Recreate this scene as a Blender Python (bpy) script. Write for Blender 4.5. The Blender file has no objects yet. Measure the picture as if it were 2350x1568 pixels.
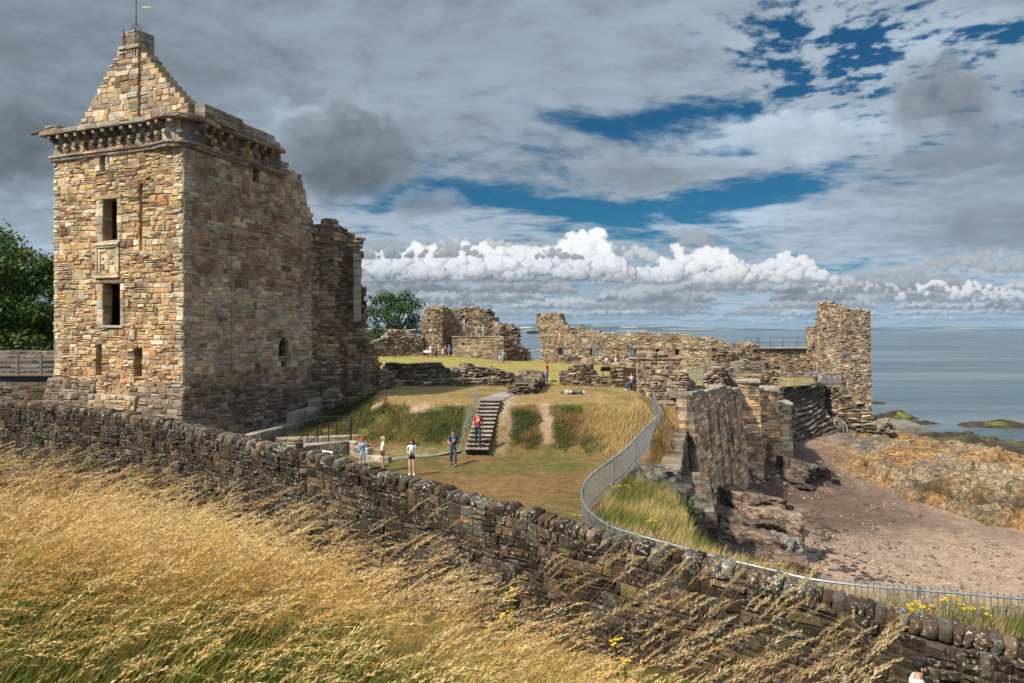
import bpy, math, random
import numpy as np
from mathutils import Vector, Matrix, noise as mnoise

random.seed(7)
RS = np.random.RandomState(11)
SC = bpy.context.scene
COL = SC.collection
F = 1566.7          # focal length in units of a 2350-wide picture (24 mm on 36 mm)

# ------------------------------------------------------------------ camera, light, exposure
EXPO = 0.75
cam_d = bpy.data.cameras.new("camera")
cam_d.lens = 24.0
cam_d.sensor_width = 36.0
cam_d.shift_y = -27.0 / 2350.0
cam_d.clip_start = 0.05
cam_d.clip_end = 60000.0
cam = bpy.data.objects.new("camera", cam_d)
cam.rotation_euler = (math.pi / 2, 0, 0)
COL.objects.link(cam)
SC.camera = cam

SC.view_settings.view_transform = 'Standard'
SC.view_settings.look = 'None'
SC.view_settings.exposure = EXPO
SC.view_settings.gamma = 1.0
SC.cycles.use_denoising = True
SC.cycles.max_bounces = 6
SC.cycles.diffuse_bounces = 3
SC.cycles.transparent_max_bounces = 6
SC.cycles.volume_bounces = 0
SC.cycles.caustics_reflective = False
SC.cycles.caustics_refractive = False

SUN_DIR = Vector((-0.68, -0.52, 0.92)).normalized()     # towards the sun: behind the camera, to the left
SUN_EL = math.asin(SUN_DIR.z)
SUN_AZ = math.atan2(SUN_DIR.x, SUN_DIR.y)
sun_d = bpy.data.lights.new("sun", 'SUN')
sun_d.energy = 4.0
sun_d.angle = math.radians(2.0)
sun_d.color = (1.0, 0.90, 0.74)
sun = bpy.data.objects.new("sun", sun_d)
sun.rotation_euler = SUN_DIR.to_track_quat('Z', 'Y').to_euler()
sun.location = (-30, -30, 60)
COL.objects.link(sun)

# ------------------------------------------------------------------ sky: clouds over a Nishita sky
class Perlin:
    def __init__(self, seed):
        r = np.random.RandomState(seed)
        self.p = np.concatenate([r.permutation(256)] * 3)
        a = r.rand(256) * 2 * np.pi
        self.gx, self.gy = np.cos(a), np.sin(a)

    def __call__(self, x, y):
        xi = np.floor(x).astype(np.int64); yi = np.floor(y).astype(np.int64)
        xf = x - xi; yf = y - yi
        xi &= 255; yi &= 255
        u = xf * xf * xf * (xf * (xf * 6 - 15) + 10)
        v = yf * yf * yf * (yf * (yf * 6 - 15) + 10)
        p = self.p
        def g(ix, iy, dx, dy):
            h = p[p[ix] + iy]
            return self.gx[h] * dx + self.gy[h] * dy
        a = g(xi, yi, xf, yf); b = g(xi + 1, yi, xf - 1, yf)
        c = g(xi, yi + 1, xf, yf - 1); d = g(xi + 1, yi + 1, xf - 1, yf - 1)
        return (a + u * (b - a)) + v * ((c + u * (d - c)) - (a + u * (b - a)))

    def fbm(self, x, y, octv=5, gain=0.5):
        s = 0.0; amp = 1.0
        for k in range(octv):
            s = s + amp * self(x + 17.3 * k, y - 9.1 * k)
            x = x * 2.03; y = y * 2.03; amp *= gain
        return s

def worley(x, y, seed):
    r = np.random.RandomState(seed)
    T = 128
    jx, jy = r.rand(T, T), r.rand(T, T)
    xi = np.floor(x).astype(np.int64); yi = np.floor(y).astype(np.int64)
    best = np.full(x.shape, 9.0)
    for dx in (-1, 0, 1):
        for dy in (-1, 0, 1):
            cx = xi + dx; cy = yi + dy
            px = cx + jx[cx % T, cy % T]; py = cy + jy[cx % T, cy % T]
            best = np.minimum(best, (x - px) ** 2 + (y - py) ** 2)
    return np.sqrt(best)

def sstep(a, b, x):
    t = np.clip((x - a) / (b - a), 0, 1)
    return t * t * (3 - 2 * t)

AZ0, EL0, EL1 = math.radians(50), math.radians(-1.0), math.radians(46)

def cloud_image(W=1900, H=900):
    az = np.linspace(-AZ0, AZ0, W)[None, :].repeat(H, 0)
    el = np.linspace(EL0, EL1, H)[:, None].repeat(W, 1)
    gx = 1175 + F * np.tan(az)
    gy = 757 - F * np.tan(el) / np.cos(az)
    up = np.maximum(757 - gy, 0.0)
    P1, P2, P3, P4 = Perlin(1), Perlin(2), Perlin(3), Perlin(4)
    rgb = np.zeros((H, W, 3)); A = np.zeros((H, W))

    def over(col, a):
        nonlocal rgb, A
        a3 = a[..., None]
        rgb = col * a3 + rgb * (1 - a3)
        A = a + A * (1 - a)

    def gauss(cx, cy, rx, ry, rot=0.0):
        c, s = math.cos(math.radians(rot)), math.sin(math.radians(rot))
        dx, dy = gx - cx, gy - cy
        a = (dx * c + dy * s) / rx; b = (-dx * s + dy * c) / ry
        return np.exp(-(a * a + b * b))

    # --- high sheet, on a plane overhead
    z = np.sin(el) + 0.10
    qx = np.sin(az) * np.cos(el) / z; qy = np.cos(az) * np.cos(el) / z
    wx = P1.fbm(qx * .7, qy * .7, 3); wy = P2.fbm(qx * .7 + 5, qy * .7, 3)
    n = P3.fbm(qx * 1.1 + wx * .9 + 3, qy * 1.5 + wy * .9, 6, .55)
    fine = P4.fbm(qx * 5.5 + wx, qy * 6.5 + wy, 5, .6)
    gaps = (1.1 * gauss(1960, 120, 250, 90, 14) + .9 * gauss(1560, 268, 330, 40, -8) + .8 * gauss(1280, 265, 230, 30, 12)
            + 1.15 * gauss(1690, 448, 270, 32, -9) + .95 * gauss(1390, 500, 150, 24, 12) + .7 * gauss(1020, 440, 160, 26, 5)
            + .75 * gauss(1800, 170, 120, 50, 30) + .9 * gauss(1330, 480, 260, 24, 3) + .5 * gauss(2280, 40, 160, 50)
            + .55 * gauss(900, 470, 120, 20) + .5 * gauss(1700, 345, 60, 25) + .45 * gauss(2050, 350, 150, 14, -10))
    mott = gauss(2050, 130, 420, 210, 8)
    solid = np.clip(1.1 * gauss(700, 120, 620, 190, 4) + .9 * gauss(1350, 100, 380, 120, 6) + .8 * gauss(150, 450, 330, 200) + .6 * gauss(2250, 440, 330, 110), 0, 1)
    cov = .66 + .70 * n * (1 - .6 * solid) + .40 * fine * (1 - .6 * solid) + .55 * solid - .86 * gaps + 1.0 * fine * mott + 1.1 * P2.fbm(qx * 13 + 2 * wx, qy * 14 + 2 * wy, 5, .65) * mott + .12 * mott
    a = sstep(-.12, .72, cov)
    thick = sstep(.15, 1.0, cov + .2 * P2.fbm(qx * 2, qy * 3, 4))
    topl = sstep(1300, -100, gx) * sstep(560, 0, gy)
    tone = .325 + .13 * sstep(-.5, .6, .6 * fine + .9 * wx) * (1 - .5 * topl) - .05 * thick - .055 * topl + .16 * sstep(330, 640, gy)
    tone = tone + .26 * gauss(1850, 320, 250, 55, -4) + .14 * gauss(1650, 500, 260, 30, -4) + .12 * gauss(700, 290, 120, 40) + .08 * gauss(2250, 60, 200, 90) + .12 * mott - .07 * gauss(60, 330, 200, 120) - .04 * gauss(2300, 430, 250, 120)
    tone = tone + .06 * P1.fbm(qx * 1.2 + 9, qy * 2.4 + 2, 3) + .035 * solid + .02 * fine
    col = np.stack([tone * .79, tone * .955, tone * 1.13], -1)
    over(np.clip(col, .05, 1.0), a * .97)

    # --- cumulus: flat base, cauliflower cells of one size per cloud
    def cumulus(cx, base, w, h, bright=.86, dark=.22, soft=.14, seed=0, amp=1.05, cell=None):
        nonlocal rgb, A
        a_ = (gx - cx) / w
        i0 = (np.abs(a_) < 1.5) & (gy > base - h * 2.0) & (gy < base + h * .9)
        if not i0.any():
            return
        rows = np.where(i0.any(1))[0]; cols = np.where(i0.any(0))[0]
        sl = (slice(rows[0], rows[-1] + 1), slice(cols[0], cols[-1] + 1))
        a_ = a_[sl]; b = (base - gy[sl]) / h
        s_ = cell or max(9.0, h * .62)
        x = gx[sl] / s_ + seed * 7.31; y = gy[sl] / s_ + seed * 3.17
        x, y = x + P1.fbm(x * .5, y * .5, 3) * .30, y + P2.fbm(x * .5 + 7, y * .5, 3) * .30
        def bil(ox, oy):
            v_ = (1 - worley((x + ox) * .55, (y + oy) * .55, 3)) * .60 + (1 - worley((x + ox) * 1.25 + 3, (y + oy) * 1.25, 5)) * .24
            if h > 22:
                v_ = v_ + (1 - worley((x + ox) * 2.9, (y + oy) * 2.9 + 5, 8)) * .10
            else:
                v_ = v_ + .08
            return v_
        B0 = bil(0, 0)
        relief = (B0 - bil(-.25, -.30)) * 1.5
        fb = P3.fbm(x * 1.7, y * 1.7, 6, .66)
        lump = .80 + .40 * P4.fbm(gx[sl] / w * 1.7 + seed * 3.1, np.zeros_like(a_) + seed * 1.7, 3)
        env = np.sqrt(np.clip(1 - a_ * a_, 0, 1)) * lump
        d = env * 1.2 - b - .05 + amp * (B0 - .46) + .12 * fb
        flat = b * 2.2 + .34 + .40 * fb + .5 * (B0 - .45)
        d = np.minimum(d, flat)
        d = d - 3 * sstep(1.05, 1.4, np.abs(a_)) 
        al = sstep(0, soft, d)
        hgt = np.clip(b / (env + .08), 0, 1.2)
        lit = sstep(.0, .80, hgt * 1.0 + .75 * relief + .18 * fb + .75 * (B0 - .45) - .02)
        edge = sstep(.35, .0, d) * .25
        t = dark + (bright - dark) * np.clip(lit + edge * sstep(.3, .8, hgt), 0, 1)
        cold = np.clip(1 - t, 0, 1) * .16
        t = t + .03 * fb * (t > dark + .02)
        col = np.stack([t * (1 - cold), t * (1 - cold * .35), t * (1 + cold * .5)], -1)
        a3 = al[..., None]
        rgb[sl] = col * a3 + rgb[sl] * (1 - a3)
        A[sl] = al + A[sl] * (1 - al)

    r = random.Random(5)
    # rows of small cumulus above the horizon, far to near
    for base, n_, w_, h_ in ((751, 34, 80, 6), (744, 30, 90, 9), (735, 27, 100, 13), (723, 24, 120, 19), (708, 21, 130, 27), (690, 17, 150, 36), (668, 11, 170, 40)):
        for k in range(n_):
            cx = -700 + (k + r.random()) * 3800 / n_
            cumulus(cx, base + r.uniform(-3, 3), w_ * r.uniform(.6, 1.25), h_ * r.uniform(.7, 1.4), r.uniform(.42, .66), r.uniform(.22, .30), .25, r.randint(0, 99))
    # the large cumulus bank
    # the large cumulus heaps: piles of round puffs, lit from the upper left, with flat shaded bases
    def heap(cx, base, w, h, bright, dark, n=90, seed=0, soft=.16):
        nonlocal rgb, A
        q = random.Random(seed)
        i0 = (np.abs(gx - cx) < w * 1.35) & (gy > base - h * 1.6) & (gy < base + h * .35)
        if not i0.any():
            return
        rows = np.where(i0.any(1))[0]; cols = np.where(i0.any(0))[0]
        sl = (slice(rows[0], rows[-1] + 1), slice(cols[0], cols[-1] + 1))
        X, Y = gx[sl], gy[sl]
        s_ = h * .30
        dx = P1.fbm(X / s_, Y / s_, 5, .58); dy = P2.fbm(X / s_ + 9, Y / s_, 5, .58)
        Xd, Yd = X + dx * h * .085, Y + dy * h * .085
        zz = np.full(X.shape, -1e3); cov = np.full(X.shape, -1.0)
        peaks = [(q.uniform(-.7, .7), q.uniform(.55, 1.0), q.uniform(.25, .5)) for _ in range(3)]
        for k in range(n):
            u = q.uniform(-1, 1)
            env = math.sqrt(max(0, 1 - u * u)) * (.38 + .62 * max(p[1] * math.exp(-((u - p[0]) / p[2]) ** 2) for p in peaks))
            v = env * q.random() ** .6
            r_ = h * q.uniform(.13, .30) * (1.05 - .45 * v) * (1 - .35 * abs(u))
            px, py = cx + u * w, base - v * h
            d2 = ((Xd - px) / 1.15) ** 2 + (Yd - py) ** 2
            z_ = np.sqrt(np.maximum(r_ * r_ - d2, 0)) + (1 - v) * h * .30 + q.uniform(-.06, .06) * h
            cv = 1 - np.sqrt(d2) / r_
            m_ = cv > 0
            zz = np.where(m_, np.maximum(zz, z_), zz)
            cov = np.maximum(cov, cv * min(1, r_ / (h * .2)))
        bt = (base - Y) / h
        al = sstep(0.0, soft * 1.5, cov + .10 * dx) * sstep(-.10, .06, bt + .07 * dy + .03 * dx)
        zf = np.where(zz < -100, 0, zz)
        for _ in range(2):
            zf = (zf + np.roll(zf, 1, 0) + np.roll(zf, -1, 0) + np.roll(zf, 1, 1) + np.roll(zf, -1, 1)) / 5
        px_h = abs(Y[1, 0] - Y[0, 0]) if Y.shape[0] > 1 else 1.0
        gy_, gx_ = np.gradient(zf, px_h, px_h)
        nl = 1 / np.sqrt(1 + gx_ ** 2 + gy_ ** 2)
        lam = (gx_ * .30 - gy_ * .50 + .80) * nl
        lit = np.clip(-.04 + .50 * lam + .60 * np.clip(bt, 0, 1) ** .75 + .08 * dx + .06 * dy, 0, 1)
        lit = sstep(.08, .86, lit)
        t = dark + (bright - dark) * lit
        cold = np.clip(1 - t, 0, 1) * .16
        col = np.stack([t * (1 - cold), t * (1 - cold * .35), t * (1 + cold * .5)], -1)
        a3 = al[..., None]
        rgb[sl] = col * a3 + rgb[sl] * (1 - a3)
        A[sl] = al + A[sl] * (1 - al)
    for k, c in enumerate(((2210, 690, 150, 50, .84, .38, 70), (2345, 694, 110, 40, .74, .38, 50), (1985, 676, 130, 34, .64, .36, 60), (2300, 626, 210, 62, .52, .34, 70), (2080, 640, 120, 40, .5, .36, 50),
              (1330, 620, 320, 76, .66, .42, 90), (1130, 590, 230, 54, .62, .44, 70),
              (1800, 652, 120, 74, .88, .32, 80), (1690, 654, 110, 60, .84, .32, 70), (1580, 652, 150, 100, .95, .28, 110), (1460, 650, 90, 46, .80, .32, 60),
              (1330, 642, 120, 122, .98, .26, 110), (1190, 644, 150, 96, .90, .24, 100), (1040, 644, 170, 104, .95, .22, 110), (880, 644, 150, 84, .86, .22, 90),
              (1130, 650, 300, 34, .50, .16, 80), (890, 596, 62, 56, .44, .24, 50), (1035, 592, 74, 42, .46, .26, 50), (1285, 596, 58, 34, .46, .28, 50), (1605, 566, 40, 40, .42, .34, 40))):
        heap(*c[:6], n=c[6], seed=k * 13 + 1, soft=.16 if c[4] > .7 else .30)
    # loose grey masses higher up: soft edges, lit rim at the top left
    def mass(cx, cy, rx, ry, tone_c, rim, seed, dens=1.0):
        nonlocal rgb, A
        x, y = (gx - cx) / rx, (gy - cy) / ry
        i0 = (np.abs(x) < 2.2) & (np.abs(y) < 2.2)
        rows = np.where(i0.any(1))[0]; cols = np.where(i0.any(0))[0]
        sl = (slice(rows[0], rows[-1] + 1), slice(cols[0], cols[-1] + 1))
        x, y = x[sl], y[sl]
        px, py = gx[sl] / 95.0 + seed, gy[sl] / 95.0 - seed
        f0 = P2.fbm(px, py, 6, .55)
        px2, py2 = px + .6 * P1.fbm(px * .8, py * .8, 3), py + .6 * P3.fbm(px * .8, py * .8, 3)
        puff = 1 - worley(px2 * 1.1, py2 * 1.1, 4)
        rr = np.sqrt(x * x + np.where(y > 0, 1.25, 1.0) * y * y)
        d = 1.0 - rr + .42 * f0 + .40 * (puff - .45)
        al = sstep(0, .62, d) * dens
        lit = np.clip(sstep(.62, .10, d) * sstep(.35, -.7, y + .4 * x) + .25 * f0 + .25 * (puff - .45), 0, 1)
        t = tone_c + (rim - tone_c) * lit + .05 * sstep(.2, -1, y) + .05 * f0
        col = np.stack([t * .80, t * .955, t * 1.11], -1)
        a3 = al[..., None]
        rgb[sl] = col * a3 + rgb[sl] * (1 - a3)
        A[sl] = al + A[sl] * (1 - al)
    mass(800, 345, 215, 150, .19, .52, 3.3, .9)
    mass(770, 405, 160, 75, .135, .26, 7.7, .6)
    mass(700, 290, 90, 45, .30, .62, 8.1, .8)
    mass(2165, 225, 150, 125, .24, .38, 5.7, .8)
    mass(10, 340, 210, 150, .12, .34, 6.4, .65)
    mass(970, 470, 90, 40, .30, .52, 2.2, .8)
    mass(1470, 400, 190, 48, .30, .50, 9.4, .7)
    mass(1860, 320, 240, 66, .55, .84, 1.9, .9)
    mass(2300, 520, 260, 90, .27, .40, 4.9, .6)
    # veil towards the horizon
    hz = np.exp(-up / 22.0) * .5
    over(np.array([.25, .42, .53])[None, None] * np.ones((H, W, 1)), hz)
    out = np.ones((H, W, 4), np.float32)
    k = .5 + .5 * A[..., None]
    out[..., :3] = np.where(A[..., None] > 1e-4, rgb / np.maximum(A[..., None], 1e-4), 0)
    out[..., 3] = np.clip(A, 0, 1)
    return out

def build_world():
    w = bpy.data.worlds.new("World"); SC.world = w
    w.use_nodes = True
    nt = w.node_tree; nt.nodes.clear()
    N = nt.nodes.new; L = nt.links.new
    out = N('ShaderNodeOutputWorld'); bg = N('ShaderNodeBackground')
    bg.inputs['Strength'].default_value = 0.1
    L(bg.outputs[0], out.inputs[0])
    sky = N('ShaderNodeTexSky'); sky.sky_type = 'NISHITA'; sky.sun_disc = False
    sky.sun_elevation = SUN_EL; sky.sun_rotation = SUN_AZ
    sky.air_density = 1.0; sky.dust_density = 0.4; sky.ozone_density = 3.0
    img_arr = cloud_image()
    H, W = img_arr.shape[:2]
    def mk(name, arr):
        im = bpy.data.images.new(name, W, H, float_buffer=True, is_data=True)
        im.pixels.foreach_set(np.ascontiguousarray(arr, np.float32).ravel())
        im.update(); im.pack()
        return im
    colr = img_arr.copy(); alp = np.ones_like(img_arr)
    alp[..., :3] = img_arr[..., 3:4]
    colr[..., 3] = 1
    im_c, im_a = mk('cloud_colour', colr), mk('cloud_cover', alp)
    tc = N('ShaderNodeTexCoord'); sep = N('ShaderNodeSeparateXYZ')
    L(tc.outputs['Generated'], sep.inputs[0])
    def M(op, a, b=None):
        m = N('ShaderNodeMath'); m.operation = op
        for i, v in enumerate((a, b)):
            if v is None: continue
            if isinstance(v, (int, float)): m.inputs[i].default_value = v
            else: L(v, m.inputs[i])
        return m.outputs[0]
    azn = M('ARCTAN2', sep.outputs[0], sep.outputs[1])
    eln = M('ARCSINE', sep.outputs[2])
    u = M('DIVIDE', M('ADD', azn, AZ0), 2 * AZ0)
    v = M('DIVIDE', M('SUBTRACT', eln, EL0), EL1 - EL0)
    cb = N('ShaderNodeCombineXYZ'); L(u, cb.inputs[0]); L(v, cb.inputs[1])
    tex = []
    for im in (im_c, im_a):
        t = N('ShaderNodeTexImage'); t.image = im; t.extension = 'MIRROR'; t.interpolation = 'Linear'
        L(cb.outputs[0], t.inputs[0]); tex.append(t)
    tint = N('ShaderNodeMix'); tint.data_type = 'RGBA'; tint.blend_type = 'MULTIPLY'; tint.inputs[0].default_value = 1
    L(sky.outputs[0], tint.inputs[6]); tint.inputs[7].default_value = (0.055, .235, .315, 1)
    sc = N('ShaderNodeMix'); sc.data_type = 'RGBA'; sc.blend_type = 'MULTIPLY'; sc.inputs[0].default_value = 1
    k = 10.0 / 2 ** EXPO
    L(tex[0].outputs[0], sc.inputs[6]); sc.inputs[7].default_value = (k, k, k, 1)
    mx = N('ShaderNodeMix'); mx.data_type = 'RGBA'
    L(tex[1].outputs[0], mx.inputs[0]); L(tint.outputs[2], mx.inputs[6]); L(sc.outputs[2], mx.inputs[7])
    # sky overhead and towards the sun made brighter than opposite, to lift shaded faces
    dt = N('ShaderNodeVectorMath'); dt.operation = 'DOT_PRODUCT'; L(tc.outputs['Generated'], dt.inputs[0]); dt.inputs[1].default_value = tuple(SUN_DIR)
    glow = M('MULTIPLY', M('POWER', M('MAXIMUM', dt.outputs['Value'], 0.0), 2.0), 2.6)
    mr = N('ShaderNodeMapRange'); mr.interpolation_type = 'SMOOTHSTEP'; L(eln, mr.inputs[0])
    mr.inputs[1].default_value = math.radians(30); mr.inputs[2].default_value = math.radians(58); mr.inputs[3].default_value = 0; mr.inputs[4].default_value = 1.5
    fac = M('ADD', M('ADD', glow, mr.outputs[0]), 1.0)
    vs_ = N('ShaderNodeVectorMath'); vs_.operation = 'SCALE'; L(mx.outputs[2], vs_.inputs[0]); L(fac, vs_.inputs[3])
    L(vs_.outputs[0], bg.inputs[0])

build_world()
# ------------------------------------------------------------------ helpers
def P(x, y, Y):
    "the point at distance Y seen at (x, y) of the 2350-wide picture"
    return Vector(((x - 1175) / F * Y, Y, (757 - y) / F * Y))

def wx(x, Y): return (x - 1175) / F * Y
def wz(y, Y): return (757 - y) / F * Y

def fbm(x, y, z=0.0, o=4):
    return mnoise.fractal(Vector((x, y, z)), 1.0, 2.0, o)

def smooth(a, b, x):
    t = min(1.0, max(0.0, (x - a) / (b - a))) if a != b else float(x > a)
    return t * t * (3 - 2 * t)

def mixc(a, b, t): return tuple(a[i] + (b[i] - a[i]) * t for i in range(3))
def mulc(a, k): return tuple(c * k for c in a)

class MB:
    "collects vertices, faces and one base colour per vertex; build() links ONE mesh object"
    def __init__(self):
        self.v, self.f, self.c = [], [], []

    def add(self, verts, faces, col=(.5, .5, .5)):
        b = len(self.v)
        self.v.extend(verts)
        if isinstance(col, list): self.c.extend(col)
        else: self.c.extend([col] * len(verts))
        self.f.extend([tuple(i + b for i in f) for f in faces])

    def box(self, c, s, col=(.5, .5, .5), rz=0.0, bev=0.0, M=None):
        hx, hy, hz = s[0] / 2, s[1] / 2, s[2] / 2
        if bev > 0:
            b = min(bev, hx * .9, hy * .9, hz * .9)
            pts = []
            for sx in (-1, 1):
                for sy in (-1, 1):
                    for sz in (-1, 1):
                        pts += [(sx * hx, sy * (hy - b), sz * (hz - b)), (sx * (hx - b), sy * hy, sz * (hz - b)), (sx * (hx - b), sy * (hy - b), sz * hz)]
            def I(sx, sy, sz, k): return (((sx + 1) // 2) * 4 + ((sy + 1) // 2) * 2 + (sz + 1) // 2) * 3 + k
            fs = []
            for s_ in (-1, 1):
                q = [I(s_, -1, -1, 0), I(s_, 1, -1, 0), I(s_, 1, 1, 0), I(s_, -1, 1, 0)]; fs.append(q if s_ > 0 else q[::-1])
                q = [I(-1, s_, -1, 1), I(1, s_, -1, 1), I(1, s_, 1, 1), I(-1, s_, 1, 1)]; fs.append(q[::-1] if s_ > 0 else q)
                q = [I(-1, -1, s_, 2), I(1, -1, s_, 2), I(1, 1, s_, 2), I(-1, 1, s_, 2)]; fs.append(q if s_ > 0 else q[::-1])
                for t_ in (-1, 1):
                    fs.append([I(s_, t_, -1, 0), I(s_, t_, 1, 0), I(s_, t_, 1, 1), I(s_, t_, -1, 1)])
                    fs.append([I(s_, -1, t_, 0), I(s_, 1, t_, 0), I(s_, 1, t_, 2), I(s_, -1, t_, 2)])
                    fs.append([I(-1, s_, t_, 1), I(1, s_, t_, 1), I(1, s_, t_, 2), I(-1, s_, t_, 2)])
                    for w_ in (-1, 1):
                        fs.append([I(s_, t_, w_, 0), I(s_, t_, w_, 1), I(s_, t_, w_, 2)])
        else:
            pts = [(sx * hx, sy * hy, sz * hz) for sx in (-1, 1) for sy in (-1, 1) for sz in (-1, 1)]
            fs = [(0, 1, 3, 2), (4, 6, 7, 5), (0, 4, 5, 1), (2, 3, 7, 6), (0, 2, 6, 4), (1, 5, 7, 3)]
        if M is not None:
            out = [tuple(M @ Vector(p)) for p in pts]
        else:
            ca, sa = math.cos(rz), math.sin(rz)
            out = [(c[0] + p[0] * ca - p[1] * sa, c[1] + p[0] * sa + p[1] * ca, c[2] + p[2]) for p in pts]
        self.add(out, fs, col)

    def tube(self, pts, r, n=6, col=(.5, .5, .5), caps=True):
        pts = [Vector(p) for p in pts]
        rs = r if isinstance(r, (list, tuple)) else [r] * len(pts)
        vs, fs = [], []
        ref = None
        for i, p in enumerate(pts):
            d = (pts[min(i + 1, len(pts) - 1)] - pts[max(i - 1, 0)])
            if d.length < 1e-9: d = Vector((0, 0, 1))
            d.normalize()
            if ref is None:
                ref = Vector((1, 0, 0)) if abs(d.x) < .8 else Vector((0, 1, 0))
            a = (ref - d * ref.dot(d))
            if a.length < 1e-6: a = d.orthogonal()
            a.normalize(); ref = a
            b = d.cross(a)
            for k in range(n):
                t = 2 * math.pi * k / n
                vs.append(tuple(p + (a * math.cos(t) + b * math.sin(t)) * rs[i]))
        for i in range(len(pts) - 1):
            for k in range(n):
                fs.append((i * n + k, i * n + (k + 1) % n, (i + 1) * n + (k + 1) % n, (i + 1) * n + k))
        if caps:
            fs.append(tuple(range(n))[::-1]); fs.append(tuple((len(pts) - 1) * n + k for k in range(n)))
        self.add(vs, fs, col)

    def ell(self, c, r, col=(.5, .5, .5), nu=10, nv=7, M=None, fn=None):
        vs, fs = [], []
        for j in range(nv + 1):
            ph = math.pi * j / nv
            for i in range(nu):
                th = 2 * math.pi * i / nu
                p = Vector((math.sin(ph) * math.cos(th), math.sin(ph) * math.sin(th), math.cos(ph)))
                if fn: p = fn(p)
                p = Vector((p.x * r[0], p.y * r[1], p.z * r[2]))
                if M is not None: p = M @ p
                vs.append((p.x + c[0], p.y + c[1], p.z + c[2]))
        for j in range(nv):
            for i in range(nu):
                fs.append((j * nu + i, (j + 1) * nu + i, (j + 1) * nu + (i + 1) % nu, j * nu + (i + 1) % nu))
        self.add(vs, fs, col)

    def build(self, name, mat, parent=None, smooth_=False):
        me = bpy.data.meshes.new(name)
        me.from_pydata(self.v, [], self.f)
        ca = me.color_attributes.new("Col", 'FLOAT_COLOR', 'POINT')
        arr = np.ones((len(self.v), 4), np.float32)
        if len(self.v): arr[:, :3] = np.array(self.c, np.float32)
        ca.data.foreach_set('color', arr.ravel())
        if smooth_:
            me.polygons.foreach_set('use_smooth', [True] * len(me.polygons))
        me.update()
        return link_mesh(name, me, mat, parent)

def np_mesh(name, V, Fq, C, mat, parent=None, smooth_=False):
    "mesh from numpy quads (or triangles)"
    me = bpy.data.meshes.new(name)
    n, k = Fq.shape
    me.vertices.add(len(V)); me.vertices.foreach_set('co', np.ascontiguousarray(V, np.float32).ravel())
    me.loops.add(n * k); me.loops.foreach_set('vertex_index', np.ascontiguousarray(Fq, np.int32).ravel())
    me.polygons.add(n)
    me.polygons.foreach_set('loop_start', np.arange(0, n * k, k, dtype=np.int32))
    if smooth_: me.polygons.foreach_set('use_smooth', np.ones(n, bool))
    me.update(calc_edges=True)
    ca = me.color_attributes.new("Col", 'FLOAT_COLOR', 'POINT')
    arr = np.ones((len(V), 4), np.float32); arr[:, :3] = C
    ca.data.foreach_set('color', arr.ravel())
    return link_mesh(name, me, mat, parent)

def wmat(o):
    m = o.matrix_basis.copy()
    if o.parent is not None: m = wmat(o.parent) @ o.matrix_parent_inverse @ m
    return m

def link_mesh(name, me, mat, parent=None):
    if mat: me.materials.append(mat)
    o = bpy.data.objects.new(name, me)
    COL.objects.link(o)
    if parent is not None:
        o.parent = parent
        o.matrix_parent_inverse = wmat(parent).inverted()
    return o

def thing(name, label, cat, loc=(0, 0, 0), group=None, rz=0.0):
    o = bpy.data.objects.new(name, None)
    o.empty_display_size = .3
    o.location = loc; o.rotation_euler = (0, 0, rz)
    COL.objects.link(o)
    o['label'] = label; o['category'] = cat
    if group: o['group'] = group
    return o

def tag(o, label, cat, group=None, kind=None):
    o['label'] = label; o['category'] = cat
    if group: o['group'] = group
    if kind: o['kind'] = kind
    return o

def structure(o):
    o['kind'] = 'structure'
    return o

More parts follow.
